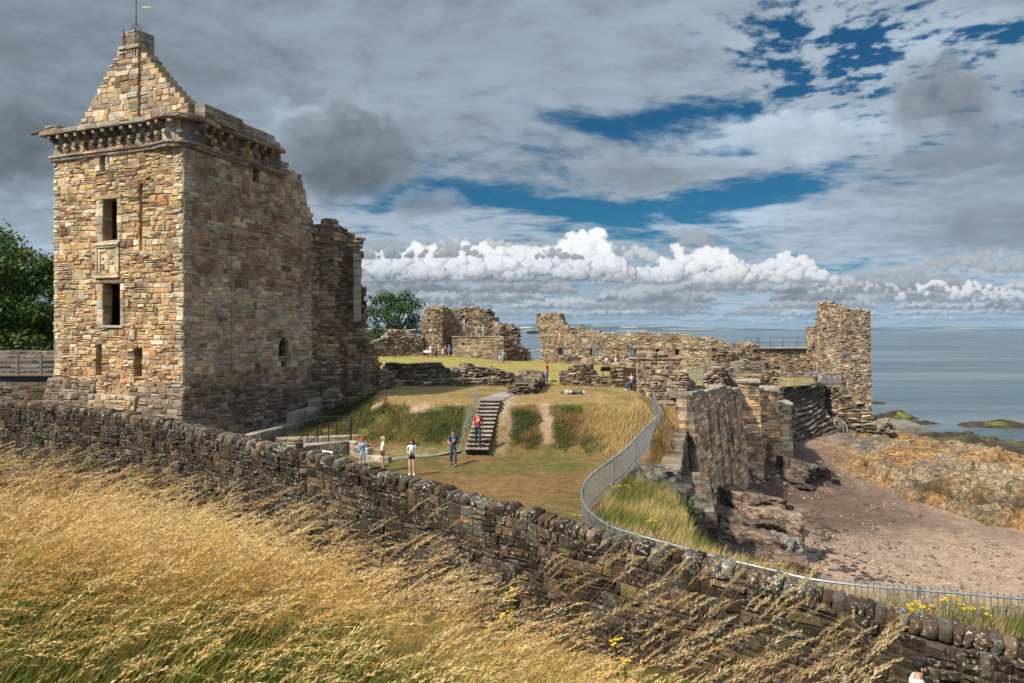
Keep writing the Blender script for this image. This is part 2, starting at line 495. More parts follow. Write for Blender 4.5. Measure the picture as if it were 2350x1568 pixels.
# ------------------------------------------------------------------ materials
class NT:
    def __init__(self, name):
        self.m = bpy.data.materials.new(name); self.m.use_nodes = True
        self.t = self.m.node_tree; self.t.nodes.clear()
        self.out = self.n('ShaderNodeOutputMaterial')
        self.b = self.n('ShaderNodeBsdfPrincipled')
        self.l(self.b.outputs[0], self.out.inputs[0])
        self.geo = self.n('ShaderNodeNewGeometry')
        self.pos = self.geo.outputs['Position']
    def n(self, t): return self.t.nodes.new(t)
    def l(self, a, b): self.t.links.new(a, b)
    def set(self, sock, v):
        if v is None: return
        if isinstance(v, (int, float)):
            sock.default_value = v
        elif isinstance(v, tuple):
            sock.default_value = (v + (1,)) if len(v) == 3 and len(sock.default_value) == 4 else v
        else: self.l(v, sock)
    def math(self, op, a, b=None, c=None, clamp=False):
        m = self.n('ShaderNodeMath'); m.operation = op; m.use_clamp = clamp
        for i, v in enumerate((a, b, c)): self.set(m.inputs[i], v)
        return m.outputs[0]
    def noise(self, scale, detail=4, rough=.55, vec=None, stretch=None, dist=0.0):
        n = self.n('ShaderNodeTexNoise'); n.inputs['Scale'].default_value = scale
        n.inputs['Detail'].default_value = detail; n.inputs['Roughness'].default_value = rough
        n.inputs['Distortion'].default_value = dist
        v = vec or self.pos
        if stretch:
            mp = self.n('ShaderNodeVectorMath'); mp.operation = 'MULTIPLY'
            self.l(v, mp.inputs[0]); mp.inputs[1].default_value = stretch; v = mp.outputs[0]
        self.l(v, n.inputs['Vector'])
        return n.outputs['Fac']
    def ramp(self, fac, a, b, lo=0.0, hi=1.0):
        m = self.n('ShaderNodeMapRange'); m.interpolation_type = 'SMOOTHSTEP'
        self.l(fac, m.inputs[0]); m.inputs[1].default_value = a; m.inputs[2].default_value = b
        m.inputs[3].default_value = lo; m.inputs[4].default_value = hi
        return m.outputs[0]
    def mix(self, f, a, b, mode='MIX'):
        m = self.n('ShaderNodeMix'); m.data_type = 'RGBA'; m.blend_type = mode
        self.set(m.inputs[0], f); self.set(m.inputs[6], a); self.set(m.inputs[7], b)
        return m.outputs[2]
    def attr(self, name="Col"):
        a = self.n('ShaderNodeAttribute'); a.attribute_name = name
        return a.outputs['Color']
    def scale(self, colr, k):
        m = self.n('ShaderNodeVectorMath'); m.operation = 'SCALE'
        self.set(m.inputs[0], colr); self.set(m.inputs[3], k)
        return m.outputs[0]
    def bump(self, h, strength=.5, dist=.05):
        b = self.n('ShaderNodeBump'); b.inputs['Strength'].default_value = strength; b.inputs['Distance'].default_value = dist
        self.l(h, b.inputs['Height']); self.l(b.outputs[0], self.b.inputs['Normal'])
    def done(self, colr, rough=.9, spec=.25):
        self.set(self.b.inputs['Base Color'], colr)
        self.set(self.b.inputs['Roughness'], rough)
        self.b.inputs['Specular IOR Level'].default_value = spec
        return self.m

def stone_material(name, lichen=.0, streak=.0, moss=.0, fine=9.0, bump=.6, pale=(.50, .48, .42), grain=.75):
    t = NT(name)
    c = t.attr()
    n1 = t.noise(fine, 5, .65)
    n2 = t.noise(.7, 4, .6)
    k = t.math('MULTIPLY', t.ramp(n1, .25, .75, 1 - grain * .5, 1 + grain * .5), t.ramp(n2, .3, .7, .70, 1.25))
    c = t.scale(c, k)
    if streak > 0:
        s = t.noise(1.0, 4, .6, stretch=(1.1, 1.1, .06))
        s2 = t.noise(.25, 3, .5)
        f = t.math('MULTIPLY', t.ramp(s, .49, .62), t.ramp(s2, .36, .52), clamp=True)
        c = t.mix(t.math('MULTIPLY', f, streak), c, (.018, .016, .014))
        p = t.noise(2.2, 4, .6, stretch=(2.2, 2.2, .12))
        c = t.mix(t.ramp(p, .70, .78, 0, .55), c, (.42, .40, .36))
    if moss > 0:
        g = t.noise(.55, 4, .6)
        c = t.mix(t.ramp(g, .55, .72, 0, moss), c, (.10, .105, .03))
    if lichen > 0:
        a = t.noise(14.0, 3, .7); b = t.noise(1.6, 3, .6)
        f = t.math('MULTIPLY', t.ramp(a, .56, .62), t.ramp(b, .42, .60))
        c = t.mix(t.math('MULTIPLY', f, lichen), c, pale)
    h = t.noise(fine * .8, 6, .7)
    t.bump(h, bump, .05)
    return t.done(c, .92, .2)

def plain(name, colr, rough=.7, metal=0.0, var=.0, sc=6.0):
    t = NT(name)
    c = colr
    if var > 0:
        c = t.scale(colr, t.ramp(t.noise(sc, 4, .6), .25, .75, 1 - var, 1 + var))
    t.b.inputs['Metallic'].default_value = metal
    return t.done(c, rough, .4)

def vcol_material(name, rough=.85, var=.25, sc=12.0, spec=.3, sub=0.0):
    t = NT(name)
    c = t.scale(t.attr(), t.ramp(t.noise(sc, 4, .6), .25, .75, 1 - var, 1 + var))
    return t.done(c, rough, spec)

def leaf_material(name, trans=.35, rough=.6):
    t = NT(name)
    c = t.attr()
    t.done(c, rough, .35)
    tr = t.n('ShaderNodeBsdfTranslucent'); t.l(c, tr.inputs[0])
    mx = t.n('ShaderNodeMixShader'); mx.inputs[0].default_value = trans
    t.l(t.b.outputs[0], mx.inputs[1]); t.l(tr.outputs[0], mx.inputs[2]); t.l(mx.outputs[0], t.out.inputs[0])
    return t.m

M_RUBBLE = stone_material('sunlit_rubble', lichen=.25, moss=.15, bump=.7)
M_ASHLAR = stone_material('weathered_ashlar', lichen=.35, moss=.1, bump=.6)
M_RUIN = stone_material('ruin_stone', lichen=.35, moss=.25, bump=.8, fine=5.0)
M_DARKWALL = stone_material('boundary_wall_stone', lichen=.5, moss=.25, bump=.8, fine=14.0)
M_COPING = stone_material('coping_stone', lichen=.95, moss=.15, bump=.9, fine=16.0, pale=(.55, .53, .46))
M_STREAK = stone_material('streaked_wall', lichen=.2, streak=.80, moss=.1, bump=.6, fine=5.0)
M_METAL = plain('galvanised_steel', (.27, .285, .30), .5, .5, .25)
M_DARKMETAL = plain('dark_iron', (.035, .036, .04), .5, .5)
M_WOOD = plain('weathered_wood', (.16, .125, .095), .8, 0, .3, 9)
M_DARKWOOD = plain('dark_bench_wood', (.05, .036, .028), .7, 0, .25, 9)
M_PAINT = vcol_material('coloured_surface', .75, .12, 25)
M_LEAF = leaf_material('leaves')
M_GRASS = leaf_material('grass_blades', .30, .75)
M_BARK = plain('bark', (.09, .072, .055), .9, 0, .35, 8)
M_DARK = plain('shade_black', (.012, .011, .010), .95)

# ------------------------------------------------------------------ masonry
TAN = (.40, .27, .145); PALE = (.56, .44, .285); ORANGE = (.46, .235, .085); RUST = (.27, .125, .07)
BROWN = (.19, .118, .07); DKBROWN = (.085, .055, .036); GREY = (.23, .195, .155); LGREY = (.33, .29, .23); BLACK = (.03, .024, .019)
GOLD = (.50, .33, .12); MORTAR = (.36, .29, .205)

def pick(pal, even=0.0):
    r = random.random() * sum(w for _, w in pal)
    for c, w in pal:
        r -= w
        if r <= 0: break
    if even:
        w_ = sum(w for _, w in pal); m_ = tuple(sum(q[i] * w for q, w in pal) / w_ for i in range(3)); c = mixc(c, m_, even)
    k = random.uniform(.82, 1.2); h = random.uniform(-.05, .05)
    g = sum(c) / 3; c = mixc(c, (g * 1.12, g, g * .86), .16)
    return (c[0] * k * (1 + h), c[1] * k, c[2] * k * (1 - h))

class Path:
    "a wall line in plan; the outer face looks to the right-hand side of its direction"
    def __init__(self, pts):
        self.p = [Vector((p[0], p[1])) for p in pts]
        self.s = [0.0]
        for a, b in zip(self.p, self.p[1:]): self.s.append(self.s[-1] + (b - a).length)
        self.L = self.s[-1]
        ns = []
        for a, b in zip(self.p, self.p[1:]):
            d = (b - a).normalized(); ns.append(Vector((d.y, -d.x)))
        self.n = [ns[0]]
        for a, b in zip(ns, ns[1:]):
            m = (a + b).normalized(); self.n.append(m / max(.5, m.dot(a)))
        self.n.append(ns[-1])
    def seg(self, u):
        i = 0
        while i < len(self.s) - 2 and u > self.s[i + 1]: i += 1
        return i, (u - self.s[i]) / max(1e-9, self.s[i + 1] - self.s[i])
    def pt(self, u, w=0.0):
        i, t = self.seg(u)
        p = self.p[i] + (self.p[i + 1] - self.p[i]) * t
        if w:
            tn = min(1, max(0, t))
            p = p + (self.n[i] * (1 - tn) + self.n[i + 1] * tn) * w
        return p
    def uv(self, x, y):
        k = (x - 1175) / F
        best = None
        for i in range(len(self.p) - 1):
            a, b = self.p[i], self.p[i + 1]
            fa, fb = a.x - k * a.y, b.x - k * b.y
            if abs(fa - fb) < 1e-9: continue
            t = fa / (fa - fb)
            err = max(0, -t, t - 1)
            if best is None or err < best[0]: best = (err, i, t)
        _, i, t = best
        q = self.p[i] + (self.p[i + 1] - self.p[i]) * t
        return self.s[i] + t * (self.s[i + 1] - self.s[i]), wz(y, q.y)
    def prof(self, pts):
        return sorted(self.uv(*p) for p in pts)
    def rect(self, x0, x1, y0, y1, arch=False):
        u0, _ = self.uv(x0, y0); u1, _ = self.uv(x1, y0)
        _, v1 = self.uv((x0 + x1) / 2, y0); _, v0 = self.uv((x0 + x1) / 2, y1)
        return (min(u0, u1), max(u0, u1), v0, v1, arch)

def pl(prof):
    if callable(prof): return prof
    if isinstance(prof, (int, float)): return lambda u: prof
    us = [p[0] for p in prof]; vs = [p[1] for p in prof]
    return lambda u: float(np.interp(u, us, vs))

def masonry(mb, path, T, top, bot, rows=(.2, .32), width=(.3, .7), pal=((TAN, 1),), u0=0.0, u1=None, left=None, right=None,
            holes=(), bev=.03, proud=(.0, .05), warp=.04, mortar=MORTAR, batter=0.0, zref=0.0, off=0.0, rag=.12, tilt=.6, jump=.10, split=.22, mix_m=(.4, .9), even=0.0):
    """lays courses of separate blocks T deep on the path. top/bot: heights along u; left/right: end positions as functions of height;
    pal: palette or function of (u, v)."""
    top, bot = pl(top), pl(bot)
    u1 = path.L if u1 is None else u1
    us = np.linspace(u0, u1, 80)
    vmin = min(bot(u) for u in us); vmax = max(top(u) for u in us)
    marks = sorted({m for h in holes for m in (h[2], h[3])} | {vmin, vmax})
    sd = random.uniform(0, 99)
    ends = [s for s in path.s if u0 - 1e-6 <= s <= u1 + 1e-6]
    bounds = [vmin]
    for m in marks[1:]:
        while m - bounds[-1] > rows[1] * 1.25:
            h = random.uniform(*rows)
            if m - bounds[-1] - h < rows[0] * .5: break
            bounds.append(bounds[-1] + h)
        if m - bounds[-1] > .02: bounds.append(m)
    def warpf(u, v):
        if warp == 0: return u, v
        q = Vector((u * .55, v * .75, sd))
        a = mnoise.noise(q); b = mnoise.noise(q + Vector((11, 7, 3))); c2 = mnoise.noise(q * 2.7)
        return u + warp * .6 * b, v + warp * (a + .5 * c2)
    def pos(u, v, w):
        p = path.pt(u, w + off + batter * (zref - v))
        return (p.x, p.y, v)
    blocked = []
    nb = len(bounds) - 1
    for bi in range(nb):
        v0, v1 = bounds[bi], bounds[bi + 1]
        vc = (v0 + v1) / 2
        taken, blocked = blocked, []
        a = left(vc) if left else u0
        b = right(vc) if right else u1
        if b - a < .05: continue
        spans = [(a, b)]
        def cutout(spans, hu0, hu1):
            nsp = []
            for s0, s1 in spans:
                if hu1 <= s0 or hu0 >= s1: nsp.append((s0, s1)); continue
                if hu0 > s0 + .02: nsp.append((s0, hu0))
                if hu1 < s1 - .02: nsp.append((hu1, s1))
            return nsp
        for h in holes:
            if h[2] - 1e-6 <= vc <= h[3] + 1e-6:
                hu0, hu1 = h[0], h[1]
                if h[4]:
                    rr = (h[1] - h[0]) / 2; tv = (h[3] - vc)
                    if tv < rr:
                        half = rr * math.sqrt(max(0.0, 1 - ((rr - tv) / rr) ** 2)); cu = (hu0 + hu1) / 2
                        hu0, hu1 = cu - half, cu + half
                spans = cutout(spans, hu0, hu1)
        for t0, t1 in taken: spans = cutout(spans, t0, t1)
        nexthole = [h for h in holes if bi + 1 < nb and h[2] - 1e-6 <= (bounds[bi + 1] + bounds[bi + 2]) / 2 <= h[3] + 1e-6]
        for s0, s1 in spans:
            cuts = [s0] + [e for e in ends if s0 + .05 < e < s1 - .05] + [s1]
            for c0, c1 in zip(cuts, cuts[1:]):
                u = c0
                while u < c1 - 1e-6:
                    w_ = random.uniform(*width)
                    if random.random() < .12: w_ *= 1.5
                    ue = u + w_
                    if c1 - ue < width[0] * .5: ue = c1
                    uc = (u + ue) / 2
                    if vc < top(uc) + random.uniform(-rag, rag) * .6 and vc > bot(uc) - .05:
                        vt = v1
                        P_ = pal(uc, vc) if callable(pal) else pal
                        r_ = random.random()
                        strips = [(v0, vt)]
                        if r_ < jump and bi + 1 < nb and u > c0 + .02 and ue < c1 - .02 and v1 < top(uc) and ue - u < (bounds[bi + 2] - v0) * 1.9 and not any(h[1] > u and h[0] < ue for h in nexthole):
                            strips = [(v0, bounds[bi + 2])]; blocked.append((u, ue))
                        elif r_ > 1 - split and vt - v0 > .13:
                            sm = v0 + (vt - v0) * random.uniform(.36, .64); strips = [(v0, sm), (sm, vt)]
                        for (q0, q1) in strips:
                            C = pick(P_, even)
                            d = random.uniform(*proud); tb = bev * random.uniform(.7, 1.6)
                            tb = min(tb, (ue - u) * .3, (q1 - q0) * .3)
                            cw = [warpf(*q) for q in ((u, q0), (ue, q0), (ue, q1), (u, q1))]
                            back = [pos(q[0], q[1], -T) for q in cw]
                            md = [pos(q[0], q[1], min(d * .2, .01)) for q in cw]
                            sx = (1, -1, -1, 1); sy = (1, 1, -1, -1)
                            fr = []
                            for k in range(4):
                                j = tb * random.uniform(.4, 2.1); j2 = tb * random.uniform(.4, 2.1)
                                fr.append(pos(cw[k][0] + sx[k] * j, cw[k][1] + sy[k] * j2, d * (1 + tilt * random.uniform(-1, 1)) + tb * .4))
                            mc = mixc(C, mortar, random.uniform(*mix_m))
                            mb.add(back + md + fr,
                                   [(0, 1, 5, 4), (1, 2, 6, 5), (2, 3, 7, 6), (3, 0, 4, 7), (4, 5, 9, 8), (5, 6, 10, 9), (6, 7, 11, 10), (7, 4, 8, 11), (8, 9, 10, 11), (3, 2, 1, 0)],
                                   [mulc(C, .9)] * 4 + [mc] * 4 + [C] * 4)
                    u = ue
# ------------------------------------------------------------------ terrain
COPING = [(-400, 880), (-80, 908), (0, 919), (171, 934), (299, 951), (428, 975), (556, 1007), (641, 1026), (727, 1043), (812, 1068), (887, 1089), (1002, 1118), (1116, 1152),
          (1212, 1173), (1307, 1206), (1403, 1230), (1498, 1257), (1632, 1287), (1692, 1304), (1807, 1338), (1914, 1368), (2042, 1403), (2150, 1435), (2235, 1452), (2299, 1471), (2350, 1488), (2800, 1610)]
def wallY(x): return 1 / (.0333 + .05 * x / 2330)
def wallP(x): return (wx(x, wallY(x)), wallY(x))
FRONT = Path([wallP(-420), wallP(2790)])
EDGE = [(-400, 960), (0, 1030), (171, 1062), (342, 1100), (470, 1139), (556, 1171), (641, 1197), (813, 1241), (964, 1299), (1078, 1337), (1173, 1364), (1307, 1411), (1498, 1474), (1632, 1552), (1900, 1668), (2110, 1755), (2350, 1790), (2800, 1830)]
EX = [e[0] for e in EDGE]; EY = [e[1] for e in EDGE]

CRX = [-400, 0, 300, 600, 900, 1175, 1500, 1800, 2200, 2800]
CRY = [8.0, 7.6, 7.0, 6.0, 5.0, 4.4, 3.7, 3.1, 2.6, 2.3]
def bank_h(X, Y):
    "a rounded bank: gentle to its brow, then falling to the path below the wall"
    Yc = max(Y, .9)
    x = min(2790, max(-400, 1175 + F * X / Yc))
    yc = float(np.interp(x, CRX, CRY))
    zc = wz(float(np.interp(x, EX, EY)), yc) - .84 - .20 * smooth(400, 1050, x)
    Yw = wallY(x)
    zp = min(zc - .5, wz(float(np.interp(x, EX, EY)), Yw) - 1.3)
    zp = max(-7.35, zp)
    s = max(0.0, Y) / yc
    if s < 1:
        z = -1.50 + (zc + 1.50) * (.35 * s + .65 * s ** 2.0)
    else:
        d = Y - yc
        z = zc - .45 * d - .10 * d * d if d < 3 else zc - 2.25 - 1.05 * (d - 3)
        z = max(z, zp - .02 * d)
    return z + .05 * fbm(X * .7, Y * .7, 3.3, 3) * smooth(0, 2, Y)

def grid(x0, x1, y0, y1, st, h, keep, col, name, mat, skirt=None, flat=False):
    nx = int((x1 - x0) / st) + 1; ny = int((y1 - y0) / st) + 1
    vs, cs, idx, fs = [], [], {}, []
    def vi(i, j):
        if (i, j) not in idx:
            X, Y = x0 + i * st, y0 + j * st
            z = h(X, Y)
            idx[(i, j)] = len(vs); vs.append((X, Y, z)); cs.append(col(X, Y, z))
        return idx[(i, j)]
    cells = {(i, j) for i in range(nx - 1) for j in range(ny - 1) if keep(x0 + (i + .5) * st, y0 + (j + .5) * st)}
    for (i, j) in cells:
        fs.append((vi(i, j), vi(i + 1, j), vi(i + 1, j + 1), vi(i, j + 1)))
    if skirt is not None:
        def wallq(a, b):
            va, vb = vs[vi(*a)], vs[vi(*b)]
            k = len(vs)
            for q in (va, vb):
                vs.append((q[0], q[1], skirt)); cs.append((.16, .12, .09))
            fs.append((vi(*a), vi(*b), k + 1, k))
        for (i, j) in cells:
            if (i + 1, j) not in cells: wallq((i + 1, j), (i + 1, j + 1))
            if (i - 1, j) not in cells: wallq((i, j + 1), (i, j))
            if (i, j - 1) not in cells: wallq((i, j), (i + 1, j))
            if (i, j + 1) not in cells: wallq((i + 1, j + 1), (i, j + 1))
    m = MB(); m.v, m.f, m.c = vs, fs, cs
    return m.build(name, mat, smooth_=not flat)

def inpoly(X, Y, poly):
    c = False; n = len(poly); j = n - 1
    for i in range(n):
        xi, yi = poly[i]; xj, yj = poly[j]
        if (yi > Y) != (yj > Y) and X < (xj - xi) * (Y - yi) / (yj - yi) + xi: c = not c
        j = i
    return c

def dist_poly(X, Y, pts):
    best = 1e9
    for (ax, ay), (bx, by) in zip(pts, pts[1:]):
        dx, dy = bx - ax, by - ay
        t = max(0, min(1, ((X - ax) * dx + (Y - ay) * dy) / (dx * dx + dy * dy)))
        best = min(best, math.hypot(X - ax - t * dx, Y - ay - t * dy))
    return best

# edge of the upper terrace (top of the grass slope)
TERR = [(-9.6, 60), (-9.4, 52), (-8.6, 46.5), (-6.8, 43.2), (-4.6, 41.9), (2, 41.6), (6.4, 41.4), (8.2, 43.0), (8.9, 46.5), (9.5, 60)]
CLIFF = [(16, 12.4), (12.6, 14.4), (9.2, 15.6), (7.2, 17.2), (6.1, 19.2), (5.9, 22), (6.3, 25.5), (6.9, 31.3), (7.2, 32.8), (10.5, 44.3), (18.4, 58.4), (21.3, 62.2), (25.4, 67.5), (26.3, 72), (27.2, 78), (27.5, 92), (24, 99), (8, 104), (-20, 116), (-80, 118)]
COURT = CLIFF + [(-80, 38)] + [wallP(x) for x in (-420, 0, 600, 1200, 1800, 2400, 2790)]

def court_h(X, Y):
    low = -6.8 + .75 * smooth(34, 48, Y) * smooth(3, -4, X) + .5 * smooth(27, 20, Y) * smooth(-4, -12, X)
    low += .42 * smooth(21, 17, Y) * smooth(1.5, 5, X)
    low += .35 * smooth(36, 44, Y) * smooth(4, 9, X) + .45 * smooth(2.2, 6.5, X) * smooth(30, 42, Y)
    up = -4.45 - .12 * smooth(50, 62, Y) + .68 * smooth(78, 101, Y) * smooth(2, -9, X)
    if X > 9: up = -4.75 + .1 * smooth(12, 20, X)
    inside = inpoly(X, Y, TERR + [(60, 60), (60, 130), (-30, 130)]) or Y > 60
    d = 0 if inside else dist_poly(X, Y, TERR)
    w = 5.2 if X > -7.5 else 4.6
    t = 1 - smooth(0, w, d)
    z = low + (up - low) * (.75 * t + .25 * max(0, 1 - d / w))
    if X > 7 and Y > 33:                            # cliff-top strip outside the fence falls to the retaining wall
        z = min(z, -6.15 - .25 * smooth(45, 33, Y) + 2.2 * smooth(9.8, 7.0, X)) if Y < 45.5 and d > 0 else z
    if X > 5 and 31 < Y < 46: z -= .65 * smooth(2.2, .2, dist_poly(X, Y, CLIFF[7:10])) * smooth(31, 33, Y) * smooth(46, 44.5, Y)
    z += .05 * fbm(X * .5, Y * .5, 1.7, 3)
    if abs(X + 1.85 - .09 * (Y - 36.4)) < .95 and 35.8 < Y < 42.0:        # bed of the stairs
        z = min(z, -6.62 + (Y - 36.3) * .39 - .12)
    if inpoly(X, Y, RAMP): z = min(z, -7.6)
    return z

RAMP = [(-12.6, 35.2), (-8.6, 36.9), (-8.3, 38.6), (-13.0, 37.6)]
DRY = (.165, .098, .042); STRAW = (.32, .215, .09); GREEN = (.085, .092, .020); OLIVE = (.112, .094, .030); LAWN = (.265, .225, .068); BARE = (.30, .205, .135); DKGRN = (.055, .066, .016)

def seen(X, Y, z): return 1175 + F * X / Y, 757 - F * z / Y

def zone(X, Y, z):
    "base colour of the turf"
    n = fbm(X * .22, Y * .22, 5.0, 4); n2 = fbm(X * .9, Y * .9, 8.0, 4)
    c = mixc(DRY, OLIVE, smooth(-.25, .45, n + .4 * n2))
    if Y > 56: 
        c = mixc(LAWN, (.27, .20, .07), smooth(-.3, .5, n + .5 * n2)); c = mixc(c, GREEN, .25 * smooth(.1, .5, n2))
    elif z > -4.75 and Y > 41:
        c = mixc((.25, .17, .068), OLIVE, smooth(0, .6, n + .5 * n2) * .7)
    elif Y > 34.5 and z > -6.45:
        if X < -2.8: c = mixc(c, mixc(DKGRN, (.15, .115, .04), smooth(-.2, .5, n + .6 * n2)), smooth(-6.5, -6.1, z + .25 * n2))
        else: c = mixc(mixc(GREEN, DRY, smooth(-.3, .3, n + .6 * n2)), STRAW, smooth(3, 6, X) * .5)
    for (cx, cy, rx, ry, cc) in PATCH:
        dd = ((X - cx) / rx) ** 2 + ((Y - cy) / ry) ** 2
        if dd < 2.5: c = mixc(c, cc, smooth(1.6, .5, dd + .7 * n2))
    if X > 5 and Y < 46 and z < -5.6 and X > 6.0: c = mixc(c, (.25, .15, .07), .6)
    return c

PATCH = [(-8.2, 46.2, .55, .8, BARE), (-8.6, 43.6, .5, .8, BARE), (-5.6, 41.2, .75, .7, BARE), (1.95, 39.8, .55, 2.0, BARE), (-.35, 39.4, .35, 3.2, (.2, .14, .08)),
         (2.4, 33.6, .9, 1.0, GREEN), (-.6, 44, .8, 4, (.27, .22, .15)), (-4.8, 37, 4.2, .5, (.17, .145, .06))]

def turf_material():
    t = NT('turf')
    c = t.attr()
    a = t.noise(3.2, 6, .68); b = t.noise(14.0, 4, .7); d = t.noise(.7, 4, .6)
    k = t.math('MULTIPLY', t.math('MULTIPLY', t.ramp(a, .3, .7, .70, 1.3), t.ramp(b, .3, .7, .72, 1.28)), t.ramp(d, .3, .7, .85, 1.15))
    c = t.scale(c, k)
    t.bump(b, .8, .06)
    return t.done(c, .95, .1)
M_TURF = turf_material()

def front_y(X):
    a, b = FRONT.p
    return a.y + (b.y - a.y) * (X - a.x) / (b.x - a.x)
structure(grid(-80, 30, 12, 118, .5, court_h, lambda X, Y: inpoly(X, Y, COURT) and Y > front_y(X) + .42, zone, 'courtyard_ground', M_TURF, skirt=-16.2))

structure(grid(-44, 14, -8, 42, .25, bank_h, lambda X, Y: Y < front_y(X) + .2, lambda X, Y, z: mixc((.075, .075, .022), (.16, .115, .05), smooth(-.3, .4, fbm(X * .4, Y * .4, 2, 3))), 'grass_bank', M_TURF))

# sea
def sea_material():
    t = NT('sea_water')
    a = t.noise(.34, 4, .62, stretch=(.5, 1.0, 1)); a2 = t.noise(.10, 4, .6, stretch=(.45, 1.3, 1)); b = t.noise(.014, 6, .7, stretch=(.30, 1.6, 1))
    h = t.math('ADD', a, t.math('MULTIPLY', a2, 2.2))
    t.bump(h, 1.0, .8)
    c = t.mix(t.ramp(b, .35, .65), (.022, .058, .082), (.135, .165, .18))  # pale lanes put the sky's silver reflection into the water colour
    t.b.inputs['IOR'].default_value = 1.33
    return t.done(c, t.ramp(b, .3, .7, .14, .34), .5)
m = MB()
R = 42000
ring = [(R * math.cos(2 * math.pi * k / 64), R * math.sin(2 * math.pi * k / 64), -16.5) for k in range(64)]
m.add([(0, 0, -16.5)] + ring, [(0, 1 + k, 1 + (k + 1) % 64) for k in range(64)])
structure(m.build('sea', sea_material()))

# beach
def beach_h(X, Y):
    z = -14.7 + 2.4 * smooth(40, 92, Y)
    z += .5 * smooth(26, 20, X - (Y - 44) * .45) * smooth(50, 64, Y)
    z += 2.6 * smooth(5.5, 0, dist_poly(X, Y, CLIFF[8:14])) * smooth(40, 62, Y) + .8 * smooth(4, 0, dist_poly(X, Y, CLIFF[5:10]))
    z += .12 * fbm(X * .3, Y * .3, 4, 4) + .05 * fbm(X * 1.2, Y * 1.2, 1, 3)
    z -= 4.6 * smooth(36, 50, X - .10 * (Y - 40))
    return z
def beach_c(X, Y, z):
    n = fbm(X * .15, Y * .15, 7, 4); n2 = fbm(X * .8, Y * .4, 3, 4)
    c = mixc((.27, .185, .13), (.185, .13, .096), smooth(-.3, .4, n + .4 * n2))
    c = mixc(c, (.34, .24, .172), smooth(51, 42, Y) * .75)
    dark = smooth(46, 55, Y + 3 * n) * smooth(35, 27, X + 2 * n2)
    c = mixc(c, (.088, .058, .043), dark * .9 * smooth(-.7, .1, n2 + .3))
    return c
def beach_material():
    t = NT('shingle')
    c = t.attr()
    a = t.noise(9.0, 4, .75); b = t.noise(1.3, 5, .6); w = t.noise(.22, 5, .65, stretch=(1.0, .45, 1))
    c = t.scale(c, t.math('MULTIPLY', t.ramp(a, .3, .7, .55, 1.45), t.ramp(b, .3, .7, .8, 1.2)))
    v = t.noise(3.0, 4, .7)
    c = t.mix(t.math('MULTIPLY', t.ramp(v, .69, .75), t.ramp(w, .54, .64), clamp=True), c, (.03, .022, .017))
    t.bump(a, .9, .08)
    return t.done(c, .9, .25)
M_BEACH = beach_material()
structure(grid(3, 95, 13, 110, .6, beach_h, lambda X, Y: True, beach_c, 'beach', M_BEACH))

# far coast: hills with fields
def hills():
    vs, cs, fs = [], [], []
    nx, ny = 240, 14
    rr = np.random.RandomState(4)
    fld = [(.55, .45, .26), (.05, .075, .04), (.035, .055, .035), (.10, .10, .06), (.02, .035, .025), (.42, .35, .2), (.045, .065, .035), (.03, .045, .03), (.025, .04, .03)]
    for j in range(ny + 1):
        for i in range(nx + 1):
            X = -13000 + 28000 * i / nx; Y = 11500 + 650 * j
            t = j / ny
            ridge = 135 + 95 * fbm(X / 5200, .3, 0, 4) + 18 * fbm(X / 900, 2.3, 0, 3)
            ridge *= .55 + .45 * smooth(9500, -1500, X) + .25 * smooth(1500, 3000, X) * smooth(6000, 4200, X)
            z = -17 + max(8, ridge + 18) * (t ** 1.25) + 4 * fbm(X / 700, Y / 700, 0, 3) * min(1, 3 * t)
            vs.append((X, Y, z if t < 1 else z))
            k = int((math.sin(int(X / 420 + .6 * fbm(X / 900, Y / 500, 3, 2)) * 12.9 + int(Y / 700) * 78.2) * 43758.5) % 1.0 * len(fld))
            c = fld[k % len(fld)]
            if t > .72: c = mixc(c, (.06, .075, .045), smooth(.72, .95, t))
            if t < .1: c = (.03, .042, .028) if fbm(X / 900, 1, 0, 2) < .25 else (.4, .34, .2)
            cs.append(c)
    for j in range(ny):
        for i in range(nx):
            a = j * (nx + 1) + i
            fs.append((a, a + 1, a + nx + 2, a + nx + 1))
    m = MB(); m.v, m.f, m.c = vs, fs, cs
    return m.build('far_hills', vcol_material('far_fields', .95, .2, .004, .05))
structure(hills())
m = MB()
for k in range(260):
    X = -1300 + 2600 * random.random(); Y = 2750 + 900 * random.random()
    X = X * 1.0 - 500
    if X > 120 + 60 * fbm(Y / 200, 0, 0, 2): continue
    hgt = random.uniform(11, 17)
    m.ell((X, Y, -16.5 + hgt * .42), (random.uniform(16, 34), random.uniform(16, 30), hgt * .62), mulc((.02, .034, .018), random.uniform(.7, 1.3)), 7, 4)
tag(m.build('far_woods', M_PAINT), 'dark belt of woodland along the low shore across the bay', 'woods', kind='stuff')
# ------------------------------------------------------------------ castle tower
CORN, LEFTC, RIGHTC = Vector((-18.3, 38.0)), Vector((-27.9, 41.6)), Vector((-14.2, 49.0))
BACKC = LEFTC + RIGHTC - CORN
tower = thing('castle_tower', 'tall square ruined stone castle tower with a stepped gable and corbelled parapet', 'tower', (-21, 45, -7))
FL = Path([LEFTC, CORN]); FR = Path([CORN, RIGHTC])
def ua(p, x): return p.uv(x, 500)[0]
ZB = -7.6

